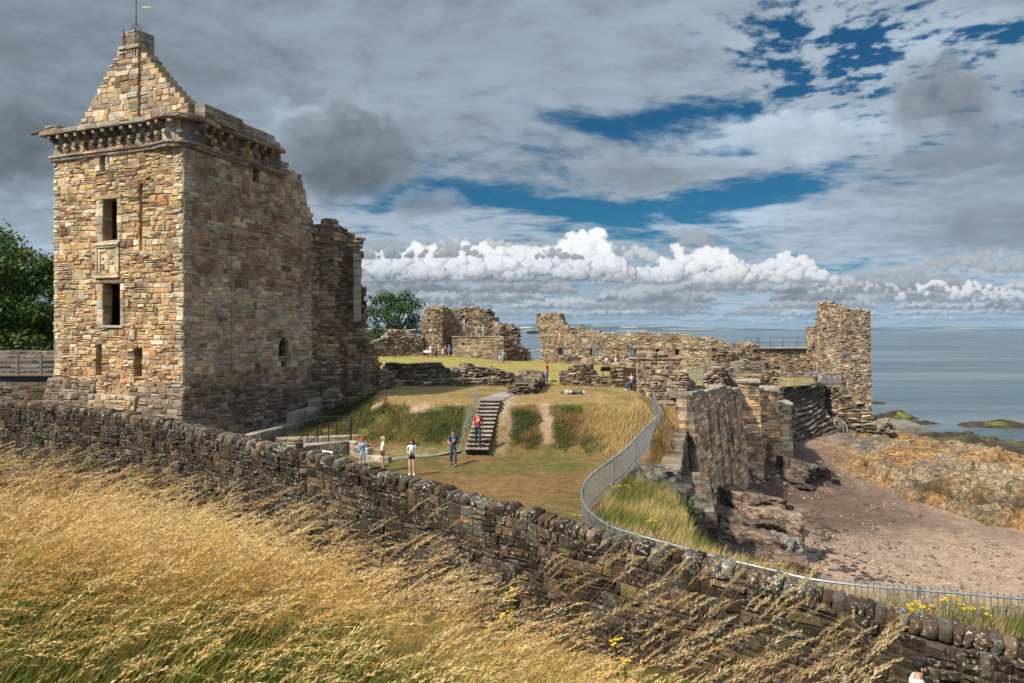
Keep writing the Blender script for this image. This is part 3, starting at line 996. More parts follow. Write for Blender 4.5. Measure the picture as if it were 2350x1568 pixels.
holesL = [FL.rect(231, 243, 350, 393), FL.rect(238, 270, 458, 553), FL.rect(238, 277, 651, 747), FL.rect(220, 234, 790, 868), FL.rect(308, 326, 800, 868)]
groove = FL.rect(321, 327.5, 422, 575)
palL = ((mulc(TAN, .95), 4), (mulc(PALE, .92), 1.8), (ORANGE, 2.0), (RUST, 1.0), (GOLD, 2.2), (BROWN, 1.2))
palQuoin = ((LGREY, 2), (PALE, 2.5), (TAN, 1.5))
def lpal(u, v):
    if u < .55 or u > FL.L - .5: return palQuoin
    return palL
def topL(u): return wz(300, 41.6) + (wz(262, 38) - wz(300, 41.6)) * u / FL.L - .15
zcorn = wz(312, 38.0)
lt = FL.prof([(100, 345), (425, 322)])
leftL = lambda v: .0 + .35 * smooth(-.2, -1.2, v) * (1 - smooth(-1.6, -2.4, v)) + random.uniform(-.02, .06)
mb = MB()
masonry(mb, FL, .55, lambda u: 10.9, lambda u: -3.9, rows=(.17, .33), width=(.24, .68), jump=.09, split=.30, pal=lpal, holes=holesL + [groove], left=leftL,
        bev=.04, proud=(.0, .075), warp=.10, mortar=(.40, .30, .18), rag=0, tilt=.7)
mb.build('front_wall', M_RUBBLE, tower)
# recess behind the groove, the doorways and the window backs
mb = MB()
def slab(mb, path, r, w, th, col, grow=0.0, bev=.02):
    "a dressed slab over rect r of a wall, its face w proud of it"
    u0, u1, v0, v1 = r[:4]
    c = path.pt((u0 + u1) / 2, w - th / 2); d = path.p[1] - path.p[0]
    mb.box((c.x, c.y, (v0 + v1) / 2), (u1 - u0 + grow, th, v1 - v0), col, rz=math.atan2(d.y, d.x), bev=bev)
slab(mb, FL, groove, -.22, .9, mulc(TAN, .9))
mb.build('recess_back', M_RUBBLE, tower); mb = MB()
slab(mb, FL, holesL[3], -.55, .6, mulc(TAN, .8)); 
mb.build('recess_back', M_RUBBLE, tower)
# window at the second floor: splayed jambs, lintel, sill
def window(r, jamb, lint, sill, name='window', back=-1.25):
    u0, u1, v0, v1 = r[:4]
    n = max(3, int((v1 - v0) / .45))
    m_ = MB(); slab(m_, FL, (u0 - jamb - .12, u1 + jamb * .7, v1 + .005, v1 + lint), .10, .6, pick(((TAN, 1), (BROWN, .6))), bev=.03)
    fr = m_.build(name, M_RUBBLE, tower)
    for side in (0, 1):
        m_ = MB()
        for k in range(n):
            a, b = v0 + (v1 - v0) * k / n, v0 + (v1 - v0) * (k + 1) / n
            w_ = jamb * random.uniform(.85, 1.25) * (1 if side == 0 else .7)
            slab(m_, FL, (u0 - w_, u0 - .005, a, b) if side == 0 else (u1 + .005, u1 + w_, a, b), .06 + random.uniform(0, .03), .5, pick(palQuoin), bev=.03)
        m_.build('jamb', M_RUBBLE, fr)
    if sill:
        m_ = MB(); slab(m_, FL, (u0 - jamb * .7, u1 + jamb * .6, v0 - sill, v0 - .005), .14, .5, mulc(LGREY, 1.1), bev=.03); m_.build('sill', M_RUBBLE, fr)
window(holesL[0], .42, .18, 0)
window(holesL[1], .55, .26, .12)
window(holesL[2], .45, .30, .16)
# armorial panel
m_ = MB(); r = FL.rect(221, 277, 557.6, 639); r2 = FL.rect(237, 261, 576, 622)
slab(m_, FL, (r[0], r[1], r[3] - .16, r[3]), .2, .4, PALE); slab(m_, FL, (r[0] + .1, r[1] - .1, r[3] - .30, r[3] - .17), .14, .4, LGREY)
slab(m_, FL, (r[0], r[1], r[2], r[2] + .16), .2, .4, PALE); slab(m_, FL, (r[0] + .08, r[1] - .08, r[2] + .17, r[2] + .30), .13, .4, TAN)
for (a, b, w_) in ((r[0] + .05, r[0] + .20, .13), (r[0] + .22, r[0] + .40, .09), (r[1] - .20, r[1] - .05, .13), (r[1] - .40, r[1] - .22, .09)):
    slab(m_, FL, (a, b, r[2] + .31, r[3] - .31), w_, .4, pick(palQuoin))
fr = m_.build('armorial_frame', M_RUBBLE, tower)
m_ = MB(); slab(m_, FL, (r[0] + .41, r[1] - .41, r[2] + .31, r[3] - .31), .03, .4, mulc(PALE, 1.15))
pc = FL.pt((r[0] + r[1]) / 2, .03)
for dz, rr in ((.12, .22), (-.22, .16), (.4, .12), (-.42, .2)):
    m_.ell((pc.x, pc.y, (r[2] + r[3]) / 2 + dz), (rr, .07, rr * 1.2), mulc(PALE, 1.05), 8, 6)
m_.build('shield_carving', M_RUBBLE, fr)

# side wall: upper brown courses, lower grey courses, ruined far edge
holesR = [FR.rect(579, 595, 367, 419), FR.rect(640, 662, 776, 818, True), FR.rect(645, 658, 829, 843)]
edgeR = FR.prof([(672, 383), (676, 396), (690, 402), (700, 440), (706, 472), (717, 492), (722, 548), (722, 700), (722, 960)])
ev = sorted((v, u) for u, v in edgeR)
def rightR(v):
    return min(FR.L, float(np.interp(v, [e[0] for e in ev], [e[1] for e in ev]))) + random.uniform(-.12, .1) * smooth(2, 5, v)
def rpal(u, v):
    return tuple((mulc((c[0] * 1.06, c[1], c[2] * .92), 1.55), w) for c, w in rpal0(u, v))
def rpal0(u, v):
    n = fbm(u * .5, v * .6, 9, 3)
    if u < .6: return ((GREY, 2), (LGREY, 1.2), (BROWN, .6))
    if v > 7.6: return ((BROWN, 3), (GREY, 2), (TAN, .7), (LGREY, .8), (RUST, .5), (DKBROWN, 1))
    if v > 2.6: return ((DKBROWN, 2.2), (BROWN, 4), (RUST, .6), (TAN, .35), (GREY, .9)) if n > -.25 else ((GREY, 2), (LGREY, 1), (BROWN, 1))
    if v > -2.4: return ((GREY, 3.5), (LGREY, 1.6), (TAN, .6), (BROWN, .5), (DKBROWN, .5)) if n > -.3 else ((TAN, 1), (GREY, 1), (ORANGE, .25), (BROWN, 1))
    return ((DKBROWN, 2), (BROWN, 2.5), (GREY, .8), (RUST, .3))
mb = MB()
masonry(mb, FR, .6, lambda u: 10.9, lambda u: -7.4, rows=(.20, .33), width=(.26, .66), even=.35, pal=rpal, holes=holesR, right=rightR, bev=.04, proud=(.0, .055), warp=.07, mix_m=(.6, 1.0), mortar=(.42, .36, .29), rag=0)
mb.build('side_wall', M_ASHLAR, tower)
mb = MB()
slab(mb, FR, (holesR[2][0] - .1, holesR[2][1] + .1, holesR[2][2] - .1, holesR[2][3] + .1), -.35, .5, DKBROWN)
slab(mb, FR, (holesR[1][0] - .15, holesR[1][1] + .15, holesR[1][2] - .16, holesR[1][2] - .02), .10, .4, GREY)
for k in range(3):
    u = holesR[1][0] + (holesR[1][1] - holesR[1][0]) * (k + 1) / 4
    q = FR.pt(u, -.25); mb.tube([(q.x, q.y, holesR[1][2]), (q.x, q.y, holesR[1][3])], .018, 5, BLACK)
for (a, b) in ((0, 1),):
    q0, q1 = FR.pt(holesR[1][0], -.25), FR.pt(holesR[1][1], -.25)
    for z in (.35, .7): mb.tube([(q0.x, q0.y, holesR[1][2] + z), (q1.x, q1.y, holesR[1][2] + z)], .016, 5, BLACK)
mb.build('window_grille', M_ASHLAR, tower)
# back walls, unseen inner floors added to keep the openings dark
mb = MB()
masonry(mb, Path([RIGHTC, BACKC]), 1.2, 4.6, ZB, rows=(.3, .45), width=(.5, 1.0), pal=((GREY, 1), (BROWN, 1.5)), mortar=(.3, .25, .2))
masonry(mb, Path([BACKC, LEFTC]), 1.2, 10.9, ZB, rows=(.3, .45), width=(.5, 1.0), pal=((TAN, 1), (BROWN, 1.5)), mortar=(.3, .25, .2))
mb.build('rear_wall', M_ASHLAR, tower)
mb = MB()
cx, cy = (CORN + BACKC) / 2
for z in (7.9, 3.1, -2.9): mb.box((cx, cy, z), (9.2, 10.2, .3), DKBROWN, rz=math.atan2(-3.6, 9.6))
mb.build('added_floor', M_ASHLAR, tower)

# plinth: battered footing
PLIN = Path([LEFTC + Vector((-.45, .2)), CORN, RIGHTC])
mb = MB()
ptop = lambda u: -2.95 + (-.15) * smooth(0, FL.L, u) - 0.9 * smooth(FL.L + 1, FL.L + 11, u)
doors = [(FL.rect(220, 234, 790, 905)[0] + .45, FL.rect(220, 234, 790, 905)[1] + .45, wz(905, 40), -2.7, False), (FL.rect(306, 328, 800, 888)[0] + .45, FL.rect(306, 328, 800, 888)[1] + .45, wz(888, 39), -2.7, False)]
mid = [(FL.rect(234, 300, 860, 905)[0] + .45, FL.rect(234, 300, 860, 905)[1] + .45, wz(912, 39.5), -2.7, False)]
masonry(mb, PLIN, .9, ptop, lambda u: -8, rows=(.18, .32), width=(.25, .7), even=.3, pal=((DKBROWN, 2.2), (BROWN, 3), (GREY, 1.4), (BLACK, .3), (TAN, .4)), holes=doors + mid,
        batter=.26, zref=-2.9, off=.02, bev=.05, proud=(0, .08), warp=.06, rag=.15, mortar=(.22, .18, .14))
mb.build('plinth', M_ASHLAR, tower)
mb = MB()
masonry(mb, Path([FL.pt(doors[0][0] - .45, -.02), FL.pt(doors[1][1] - .45, -.02)]), .8, -2.7, -3.6, rows=(.2, .35), width=(.3, .7), pal=palL, holes=[], mortar=(.34, .24, .13), proud=(0, .1), rag=0)
masonry(mb, Path([FL.pt(doors[0][0] - .45, .45), FL.pt(doors[1][1] - .45, .45)]), .8, wz(907, 39.5), -8, rows=(.2, .35), width=(.3, .7), pal=((PALE, 1), (TAN, 1), (LGREY, 1)), mortar=(.34, .24, .13), proud=(0, .1), rag=.05)
mb.build('blocked_doorway', M_RUBBLE, tower)

# corbel course round the wall head: two staggered rows of corbels between a lower string and a cornice
def rounded(off, rad, n=7):
    dl = (CORN - LEFTC).normalized(); dr = (RIGHTC - CORN).normalized()
    nl = Vector((dl.y, -dl.x)); nr = Vector((dr.y, -dr.x))
    cen = CORN - dl * rad * .55 + dr * rad * .55
    a0 = math.atan2(nl.y, nl.x); a1 = math.atan2(nr.y, nr.x)
    if a1 < a0: a1 += 2 * math.pi
    rr = rad * .55 + off + .28
    arc = [cen + Vector((math.cos(a0 + (a1 - a0) * k / n), math.sin(a0 + (a1 - a0) * k / n))) * rr for k in range(n + 1)]
    L0 = LEFTC + nl * off - dl * (off * .8)
    return L0, nl, dl, dr, nr, arc
def corbel_path(off, xe=640):
    L0, nl, dl, dr, nr, arc = rounded(off, 1.5)
    a = LEFTC + nl * off - dl * off; 
    endR = FR.pt(FR.uv(xe, 350)[0]) + nr * off
    return Path([a, CORN + nl * off - dl * 2.2] + arc + [CORN + nr * off + dr * 2.2, endR])
z_of = lambda pth: None
ZC = wz(258, 37.6)          # top of the cornice
hue = ((GREY, 2), (BROWN, 2), (TAN, 1.2), (LGREY, 1))
def band(name, off, z0, z1, width, proud=.02, pal=hue, uend=None, T=.9, xe=640):
    p = corbel_path(off, xe); m_ = MB()
    masonry(m_, p, T, z1, z0, rows=(z1 - z0, z1 - z0), width=width, pal=pal, bev=.03, proud=(0, proud), warp=0, rag=0, mortar=(.25, .2, .15), u1=uend or p.L)
    return p, m_
p, m_ = band('wall_head', .02, ZC - 1.75, ZC - .28, (.4, .9), .02, ((DKBROWN, 1.5), (BROWN, 2), (GREY, 1), (TAN, .6)), xe=644)
m_.build('wall_head', M_ASHLAR, tower)
p, m_ = band('string', .14, ZC - 1.78, ZC - 1.58, (.7, 1.4), .03, xe=648); 
p, m2 = band('string', .22, ZC - 1.59, ZC - 1.44, (.7, 1.4), .03, xe=648)
b = len(m_.v); m_.v += m2.v; m_.c += m2.c; m_.f += [tuple(i + b for i in f) for f in m2.f]
m_.build('string_course', M_ASHLAR, tower)
p, m_ = band('cornice', .55, ZC - .28, ZC, (.6, 1.3), .05); m_.build('cornice', M_ASHLAR, tower)
def corbels(z, off, dep, shift, hgt):
    pth = corbel_path(0.0); u = .2 + shift
    while u < pth.L - .1:
        if random.random() > .06:
            m_ = MB()
            q = pth.pt(u, off); i, t = pth.seg(u); d = pth.p[i + 1] - pth.p[i]
            c = pick(hue); hk = hgt * random.uniform(.85, 1.05)
            rz = math.atan2(d.y, d.x)
            m_.box((q.x, q.y, z), (.27 * random.uniform(.85, 1.15), dep, hk * .62), c, rz=rz, bev=.03)
            q2 = pth.pt(u, off - .09); m_.box((q2.x, q2.y, z - hk * .48), (.25, dep * .66, hk * .40), mulc(c, .95), rz=rz, bev=.04)
            m_.build('corbel', M_ASHLAR, tower)
        u += .74
corbels(ZC - .42, .24, .52, 0, .40)
corbels(ZC - .95, .12, .36, .37, .38)
# parapet remnants above the cornice
mb = MB()
pp = corbel_path(.45)
pr = FR.prof([(440, 243), (500, 262), (536, 279), (562, 300), (600, 306), (606, 318), (632, 346), (655, 352)])
base = pp.L - FR.uv(640, 350)[0]
masonry(mb, Path([pp.pt(base + .8), pp.pt(pp.L)]), .7, [(u - .8, max(v, ZC + .05)) for u, v in pr], ZC, rows=(.26, .36), width=(.5, 1.1), pal=((GREY, 2), (LGREY, 1), (BROWN, 1)), rag=.1, mortar=(.25, .2, .15))
mb.build('parapet', M_ASHLAR, tower)
mb = MB()
masonry(mb, Path([pp.pt(.3), pp.pt(3.4)]), .6, [(0, ZC + .28), (1.4, ZC + .30), (1.5, ZC + .12), (3.1, ZC + .1)], ZC, rows=(.26, .30), width=(.5, 1.4), pal=((GREY, 2), (LGREY, 1)), rag=.05)
mb.build('parapet', M_ASHLAR, tower)
# wall head behind the corbels on the ruined side and unseen roof slab, added to darken the inside
mb = MB()
mb.box((cx, cy, ZC - .45), (8.3, 8.6, .3), GREY, rz=math.atan2(-3.6, 9.6))
mb.build('added_roof', M_ASHLAR, tower)

# stepped gable and chimney
dl = (CORN - LEFTC).normalized(); nl = Vector((dl.y, -dl.x))
GA = Path([LEFTC - nl * .55, CORN - nl * .55 + dl * 1.2])
gz0 = ZC - .4
gl = GA.prof([(181, 292), (282, 101)]); gr = GA.prof([(318, 101), (370, 170), (432, 240)])
zt = wz(101, 39.6)
left_g = lambda v: float(np.interp(v, [gl[0][1], gl[1][1]], [gl[0][0], gl[1][0]]))
right_g = lambda v: float(np.interp(v, [q_[1] for q_ in gr[::-1]], [q_[0] for q_ in gr[::-1]]))
mb = MB()
GP = ((TAN, 3), (PALE, 1), (GREY, 1.8), (BROWN, 1.8), (RUST, .6), (GOLD, .5), (LGREY, .7))
masonry(mb, GA, .8, zt, gz0, rows=(.30, .36), width=(.28, .66), even=.25, pal=GP, left=left_g, right=right_g, bev=.03, proud=(0, .05), warp=.03, mortar=(.32, .24, .15), rag=0)
g = mb.build('gable', M_RUBBLE, tower)
mb = MB(); q = GA.prof([(256, 285), (322, 275)])
cpath = Path([GA.pt(q[0][0], .14), GA.pt(q[1][0], .14)])
tl = lambda v: .0 + max(0, (v - (zt - 4.0)) * .22)
masonry(mb, cpath, .3, zt - .2, gz0, rows=(.26, .38), width=(.4, .8), pal=GP, left=lambda v: min(cpath.L * .55, tl(v)), bev=.03, proud=(0, .05), warp=.0, mortar=(.32, .24, .15), rag=0)
mb.build('chimney_breast', M_RUBBLE, g)
cq = GA.prof([(282, 80), (326, 80)])
mb = MB()
CH = Path([GA.pt(cq[0][0] + .05, .1), GA.pt(cq[1][0] - .25, .1), GA.pt(cq[1][0] - .05, -.9)])
masonry(mb, CH, .55, wz(61, 39.4), zt - .1, rows=(.3, .4), width=(.4, .7), pal=((GREY, 2), (BROWN, 1), (LGREY, 1)), bev=.04, proud=(0, .04), warp=0, rag=.12, mortar=(.2, .17, .13))
masonry(mb, Path([GA.pt(cq[0][0] - .1, .22), GA.pt(cq[1][0] - .02, .22), GA.pt(cq[1][0] + .05, -.5)]), .6, zt + .05, zt - .16, rows=(.2, .22), width=(.6, .8), pal=((GREY, 1), (LGREY, 1)), warp=0, rag=0)
q = GA.pt((cq[0][0] + cq[1][0]) / 2, -.25)
mb.box((q.x, q.y, (zt + wz(66, 39.4)) / 2), (.75, .5, wz(66, 39.4) - zt), DKBROWN, rz=math.atan2(dl.y, dl.x))
mb.build('chimney_stack', M_ASHLAR, g)

# flagpole with its stays on the chimney
fp = thing('flagpole', 'thin black iron flagpole with stays strapped to the tower chimney', 'flagpole', (q.x, q.y, wz(66, 39.4)))
zt2 = wz(60, 39.4)
m_ = MB(); m_.tube([(q.x, q.y, zt2 - .3), (q.x, q.y, zt2 + 3.0)], .028, 6); m_.ell((q.x, q.y, zt2 + 1.0), (.05, .05, .07)); m_.build('pole', M_DARKMETAL, fp)
m_ = MB()
for a in range(4):
    t = a * math.pi / 2 + .4
    m_.tube([(q.x + .40 * math.cos(t), q.y + .32 * math.sin(t), zt2 + .02), (q.x, q.y, zt2 + .62)], .022, 5)
m_.build('stay', M_DARKMETAL, fp)
for uu in (cq[0][0] + .28, cq[1][0] - .32):
    m_ = MB(); a = GA.pt(uu, .19)
    m_.tube([(a.x, a.y, zt2 + .10), (a.x, a.y, zt2 - 1.55)], .03, 5)
    m_.build('strap', M_DARKMETAL, fp)
m_ = MB(); m_.box((q.x + .62, q.y, zt2 + 1.50 + .02), (.50, .02, .08), (.55, .50, .36)); m_.build('pennant', M_PAINT, fp)
# gargoyle spout, lightning cable
m_ = MB(); a = LEFTC + nl * .5 - dl * .35
m_.tube([(a.x, a.y, ZC - .02), (a.x - dl.x * .9, a.y - dl.y * .9, ZC - .06)], .09, 7, DKBROWN)
m_.build('water_spout', M_ASHLAR, tower)
m_ = MB(); uu = FR.uv(529, 500)[0]
a, b = FR.pt(uu, .09), FR.pt(uu, .62)
m_.tube([(b.x, b.y, ZC + .1), (b.x, b.y, ZC - .3), (a.x, a.y, ZC - 1.9)] + [(a.x + .02 * math.sin(z), a.y, ZC - 1.9 - z * 1.0) for z in range(1, 14)], .014, 5, (.2, .18, .15))
m_.build('lightning_cable', M_ASHLAR, tower)

# ------------------------------------------------------------------ boundary wall in front
bw = thing('boundary_wall', 'long dark rubble boundary wall with upright coping stones, running across the picture', 'wall', (-5, 20, -7.5))
cop = FRONT.prof(COPING)
DK2 = mulc(DKBROWN, .62)
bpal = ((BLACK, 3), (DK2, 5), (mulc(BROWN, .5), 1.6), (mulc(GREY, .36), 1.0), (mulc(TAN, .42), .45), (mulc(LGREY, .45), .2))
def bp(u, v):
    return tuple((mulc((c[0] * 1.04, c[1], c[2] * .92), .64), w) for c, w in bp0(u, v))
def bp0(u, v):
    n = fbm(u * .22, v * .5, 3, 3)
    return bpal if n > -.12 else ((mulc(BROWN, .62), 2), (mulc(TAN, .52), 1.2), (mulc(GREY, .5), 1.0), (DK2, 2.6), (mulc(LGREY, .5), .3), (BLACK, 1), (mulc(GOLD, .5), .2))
mb = MB()
# courses follow the fall of the wall: built in stretches
us = [c[0] for c in cop]
def ctop(u): return float(np.interp(u, us, [c[1] for c in cop])) - .27
SL = 1.0
def sheared(mb, path, T, prof, dz0, rows, width, pal, **kw):
    tmp = MB()
    masonry(tmp, path, T, 0.0, -dz0, rows=rows, width=width, pal=pal, rag=0, **kw)
    pa, pb = path.p[0], path.p[1]; d = (pb - pa).normalized()
    tmp.v = [(x, y, z + prof((Vector((x, y)) - pa).dot(d))) for x, y, z in tmp.v]
    b = len(mb.v); mb.v += tmp.v; mb.c += tmp.c; mb.f += [tuple(i + b for i in f) for f in tmp.f]
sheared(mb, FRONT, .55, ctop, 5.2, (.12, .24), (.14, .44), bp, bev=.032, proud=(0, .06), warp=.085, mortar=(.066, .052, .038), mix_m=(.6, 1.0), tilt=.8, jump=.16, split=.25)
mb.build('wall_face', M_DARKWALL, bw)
mb = MB()
u = 0.0
pa, pb = FRONT.p[0], FRONT.p[1]; d = (pb - pa).normalized(); rz = math.atan2(d.y, d.x)
while u < FRONT.L:
    w = random.uniform(.13, .30); h = random.uniform(.25, .33); dep = random.uniform(.50, .60)
    c = FRONT.pt(u + w / 2, -.26 + random.uniform(-.03, .03)); z = ctop(u + w / 2)
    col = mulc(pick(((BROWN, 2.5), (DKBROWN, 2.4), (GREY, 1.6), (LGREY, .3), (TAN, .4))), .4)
    sl = (ctop(u + w) - ctop(u)) / w
    M = Matrix.Translation((c.x, c.y, z + h / 2 - .05)) @ Matrix.Rotation(rz, 4, 'Z') @ Matrix.Rotation(-math.atan(sl) + random.uniform(-.10, .16), 4, 'Y')
    def sq(p):
        k = 1.0 / max(.58, (abs(p.x) ** 4.5 + abs(p.y) ** 4.5 + abs(p.z) ** 4.5) ** (1 / 4.5))
        q_ = p * k
        n_ = mnoise.noise(Vector((q_.x * 1.7 + u * 3, q_.y * 1.7, q_.z * 1.7)))
        n_ += .5 * mnoise.noise(Vector((q_.x * 4.1 + u * 3, q_.y * 4.1, q_.z * 4.1)))
        return q_ * (1 + .17 * n_)
    mb.ell((0, 0, 0), (w * .56, dep / 2, h * .56), col, 16, 11, M, sq)
    u += w
mb.build('coping', M_COPING, bw, smooth_=True)
# ------------------------------------------------------------------ ruins
RU = ((mulc(TAN, .8), 2), (BROWN, 2.6), (GREY, 1.8), (mulc(LGREY, .8), 1), (DKBROWN, 1.4), (RUST, .5))
RUL = ((mulc(TAN, .82), 3), (BROWN, 2.0), (mulc(LGREY, .85), 1.4), (mulc(PALE, .75), .9), (GREY, 1.2), (DKBROWN, .8))
LOWP = ((DKBROWN, 3.2), (BROWN, 1.6), (BLACK, 1.6), (GREY, 1.2), (LGREY, .5))
MR = (.27, .21, .15)

def ruin(mb, pts, prof_xy, base, T=1.2, rows=(.16, .30), width=(.18, .52), pal=RU, holes=(), left=None, right=None, proud=(0, .14), warp=.16, bev=.06, rag=.25, layers=2, drop=.3, **kw):
    p = Path(pts)
    pr = p.prof(prof_xy)
    top = pl(pr)
    nz = random.uniform(0, 50)
    masonry(mb, p, T / layers + .02, lambda u: top(u) + .10 * fbm(u * 1.3, nz, 0, 3), base, rows=rows, width=width, pal=pal, holes=[p.rect(*h) for h in holes], left=left, right=right,
            proud=proud, warp=warp, bev=bev, rag=rag, mortar=MR, tilt=.75, even=.15, **kw)
    for k in range(1, layers):
        masonry(mb, p, T / layers + .02, lambda u: top(u) - drop * k * (.5 + .8 * abs(fbm(u * .9, nz + 7 * k, 0, 3))), base, rows=(rows[0] * 1.3, rows[1] * 1.4), width=(width[0] * 1.4, width[1] * 1.5), pal=pal,
                holes=[p.rect(*h) for h in holes], left=left, right=right, proud=(0, .05), warp=.05, bev=.05, rag=rag, mortar=MR, off=-k * T / layers, **kw)
    return p

# tall broken wall at the far side of the tower
an = thing('ruined_wall', 'tall broken wall fragment joined to the far side of the castle tower', 'wall', (-13, 50, -6))
mb = MB()
edge = [(838, 556), (828, 575), (834, 590), (826, 640), (838, 660), (843, 760), (852, 790), (862, 830), (872, 900), (876, 950)]
A_ = Path([(-14.35, 48.7), (-13.9, 49.4), (-12.9, 49.6), (-12.3, 51.0), (-9.6, 51.4)])
ex = sorted((A_.uv(x, y)[1], A_.uv(x, y)[0]) for x, y in edge)
ruin(mb, [tuple(p) for p in A_.p], [(718, 530), (742, 514), (758, 504), (778, 514), (800, 530), (832, 548), (842, 560), (900, 560)], -7.0, T=1.6, rows=(.24, .38), width=(.34, .8),
     pal=((BROWN, 3), (GREY, 2), (DKBROWN, 1.6), (LGREY, .9), (TAN, 1), (RUST, .5)), right=lambda v: float(np.interp(v, [e[0] for e in ex], [e[1] for e in ex])) + random.uniform(-.14, .14), drop=.2)
mb.build('wall_face', M_ASHLAR, an)
mb = MB()
for k in range(9):
    p = P(820, 590 + k * 17.5, 50.55); mb.box((p.x, p.y, p.z), (.55, .6, .54), mulc(LGREY, random.uniform(.8, 1.1)), rz=.2, bev=.02)
mb.build('dressed_jamb', M_ASHLAR, an)
mb = MB()
ruin(mb, [(-10.6, 50.6), (-9.2, 52.6), (-8.9, 54.2)], [(846, 786), (862, 806), (878, 845), (905, 868), (920, 880)], -6.3, T=1.2, rows=(.16, .3), width=(.24, .6), proud=(0, .2))
mb.build('fallen_core', M_RUIN, an)

# low dark walls between the two levels
lw = thing('low_ruined_wall', 'long low blackened ruin wall on the upper terrace left of the steps path', 'wall', (-5, 55, -4.5))
mb = MB()
p1 = ruin(mb, [(-10.4, 55.2), (.05, 55.4), (.35, 57.2)], [(875, 843), (900, 835), (946, 834), (1014, 836), (1023, 847), (1058, 848), (1060, 842), (1067, 836), (1083, 836), (1088, 842), (1146, 846), (1166, 857), (1175, 862)], -4.75, T=1.3,
          rows=(.13, .26), width=(.18, .62), pal=LOWP, proud=(0, .22), rag=.16, jump=.16, drop=.12)
mb.build('wall_face', M_RUIN, lw)
mb = MB()
ruin(mb, [(-9.0, 54.6), (-.3, 54.8), (0, 55.3)], [(890, 874), (1010, 870), (1100, 869), (1168, 872)], -4.9, T=.7, rows=(.16, .26), width=(.3, .9), pal=LOWP, layers=1, rag=.05)
mb.build('footing', M_RUIN, lw)
dw = thing('low_ruined_wall', 'low crumbling wall stub of stacked flat stones beside the top of the stairs path', 'wall', (1, 52, -4.5))
mb = MB()
ruin(mb, [(-.35, 47.0), (1.35, 47.2), (1.9, 50), (2.6, 56.6)], [(1161, 906), (1176, 886), (1212, 884), (1222, 884), (1228, 868), (1249, 856)], -4.7, T=1.1, rows=(.12, .24), width=(.2, .55), pal=LOWP, proud=(0, .25), rag=.2, drop=.1)
mb.build('wall_face', M_RUIN, dw); mb = MB()
ruin(mb, [(1.0, 53), (1.4, 57.2), (2.75, 57.3)], [(1205, 866), (1208, 853), (1247, 852)], -4.7, T=.9, rows=(.14, .26), width=(.3, .8), pal=LOWP, proud=(0, .16), rag=.08)
mb.build('wall_face', M_RUIN, dw)
ew = thing('low_ruined_wall', 'low dark wall with a raised stub, behind the person lying on the grass', 'wall', (6, 54, -4.5))
mb = MB()
ruin(mb, [(4.0, 57.0), (4.15, 55.3), (8.2, 54.2)], [(1286, 856), (1290, 853), (1303, 847), (1318, 842), (1324, 836), (1336, 836), (1340, 845), (1350, 848), (1356, 861), (1375, 863), (1402, 862)], -4.75, T=1.1, rows=(.14, .28), width=(.2, .62), pal=LOWP, rag=.08, drop=.08, proud=(0, .16))
mb.build('wall_face', M_RUIN, ew)
bw2 = thing('gatehouse_ruin', 'stepped block of dark masonry with a shaded alcove behind the bench', 'wall', (9, 52, -4.5))
mb = MB()
ruin(mb, [(7.75, 53.6), (10.0, 52.9)], [(1401, 846), (1408, 836), (1424, 834), (1429, 822), (1466, 822), (1475, 822)], -4.8, T=1.6, rows=(.2, .34), width=(.3, .75), pal=((BROWN, 2), (DKBROWN, 2), (TAN, 1), (GREY, 1)), rag=.1, drop=.1)
mb.build('wall_face', M_RUIN, bw2)
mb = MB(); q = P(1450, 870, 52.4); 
mb.box((q.x + .2, 52.95, -3.9), (1.5, .5, 1.9), mulc(DKBROWN, .6)); mb.build('alcove_shade', M_RUIN, bw2)  # dark block proud of the wall, the alcove's shade put into its colour
gt = thing('gatehouse_ruin', 'tall lit chunk of rubble masonry where the grey railing climbs to the wall', 'wall', (10, 46, -5))
mb = MB()
GTP = [(9.35, 50.6), (8.75, 47.0), (9.5, 46.0), (11.6, 45.4), (12.6, 47.2), (16.4, 53.4)]
ruin(mb, GTP, [(1466, 815), (1470, 813), (1490, 812), (1519, 812), (1528, 820), (1560, 826), (1572, 850), (1580, 872), (1640, 894), (1680, 893)], -6.6, T=2.0, rows=(.16, .32), width=(.18, .56), pal=RUL, proud=(0, .14), rag=.18, drop=.2)
mb.build('wall_face', M_RUIN, gt)

# far courtyard wall along the sea with small windows
nw = thing('courtyard_wall', 'long ruined curtain wall with small square windows, sea behind it', 'wall', (15, 90, -4.5))
NWP = [(3.25, 97.5), (4.0, 96.6), (26.8, 84.6), (27.2, 85.6)]
NWT = [(1226, 730), (1232, 724), (1250, 720), (1268, 718), (1282, 719), (1287, 728), (1293, 744), (1312, 750), (1337, 749), (1344, 758), (1381, 760), (1428, 769), (1455, 765), (1479, 763), (1510, 767), (1552, 763), (1570, 768), (1588, 773), (1620, 775), (1654, 778), (1664, 786), (1672, 793)]
holesN = [(1281, 1296, 799, 815), (1354, 1368, 801, 817), (1447, 1461, 803, 818), (1505, 1514, 799, 808), (1549, 1562, 802, 815)]
mb = MB()
NP_ = Path(NWP)
lpts = sorted((NP_.uv(x, y)[1], NP_.uv(x, y)[0]) for x, y in ((1229, 720), (1229, 745), (1238, 773), (1244, 798), (1242, 832)))
ruin(mb, NWP, NWT, -5.0, T=1.3, rows=(.16, .32), width=(.2, .6), pal=RUL, holes=holesN, proud=(0, .11), rag=.2, left=lambda v: max(0, float(np.interp(v, [e[0] for e in lpts], [e[1] for e in lpts])) + random.uniform(-.2, .2)))
mb.build('wall_face', M_RUIN, nw)
mb = MB()
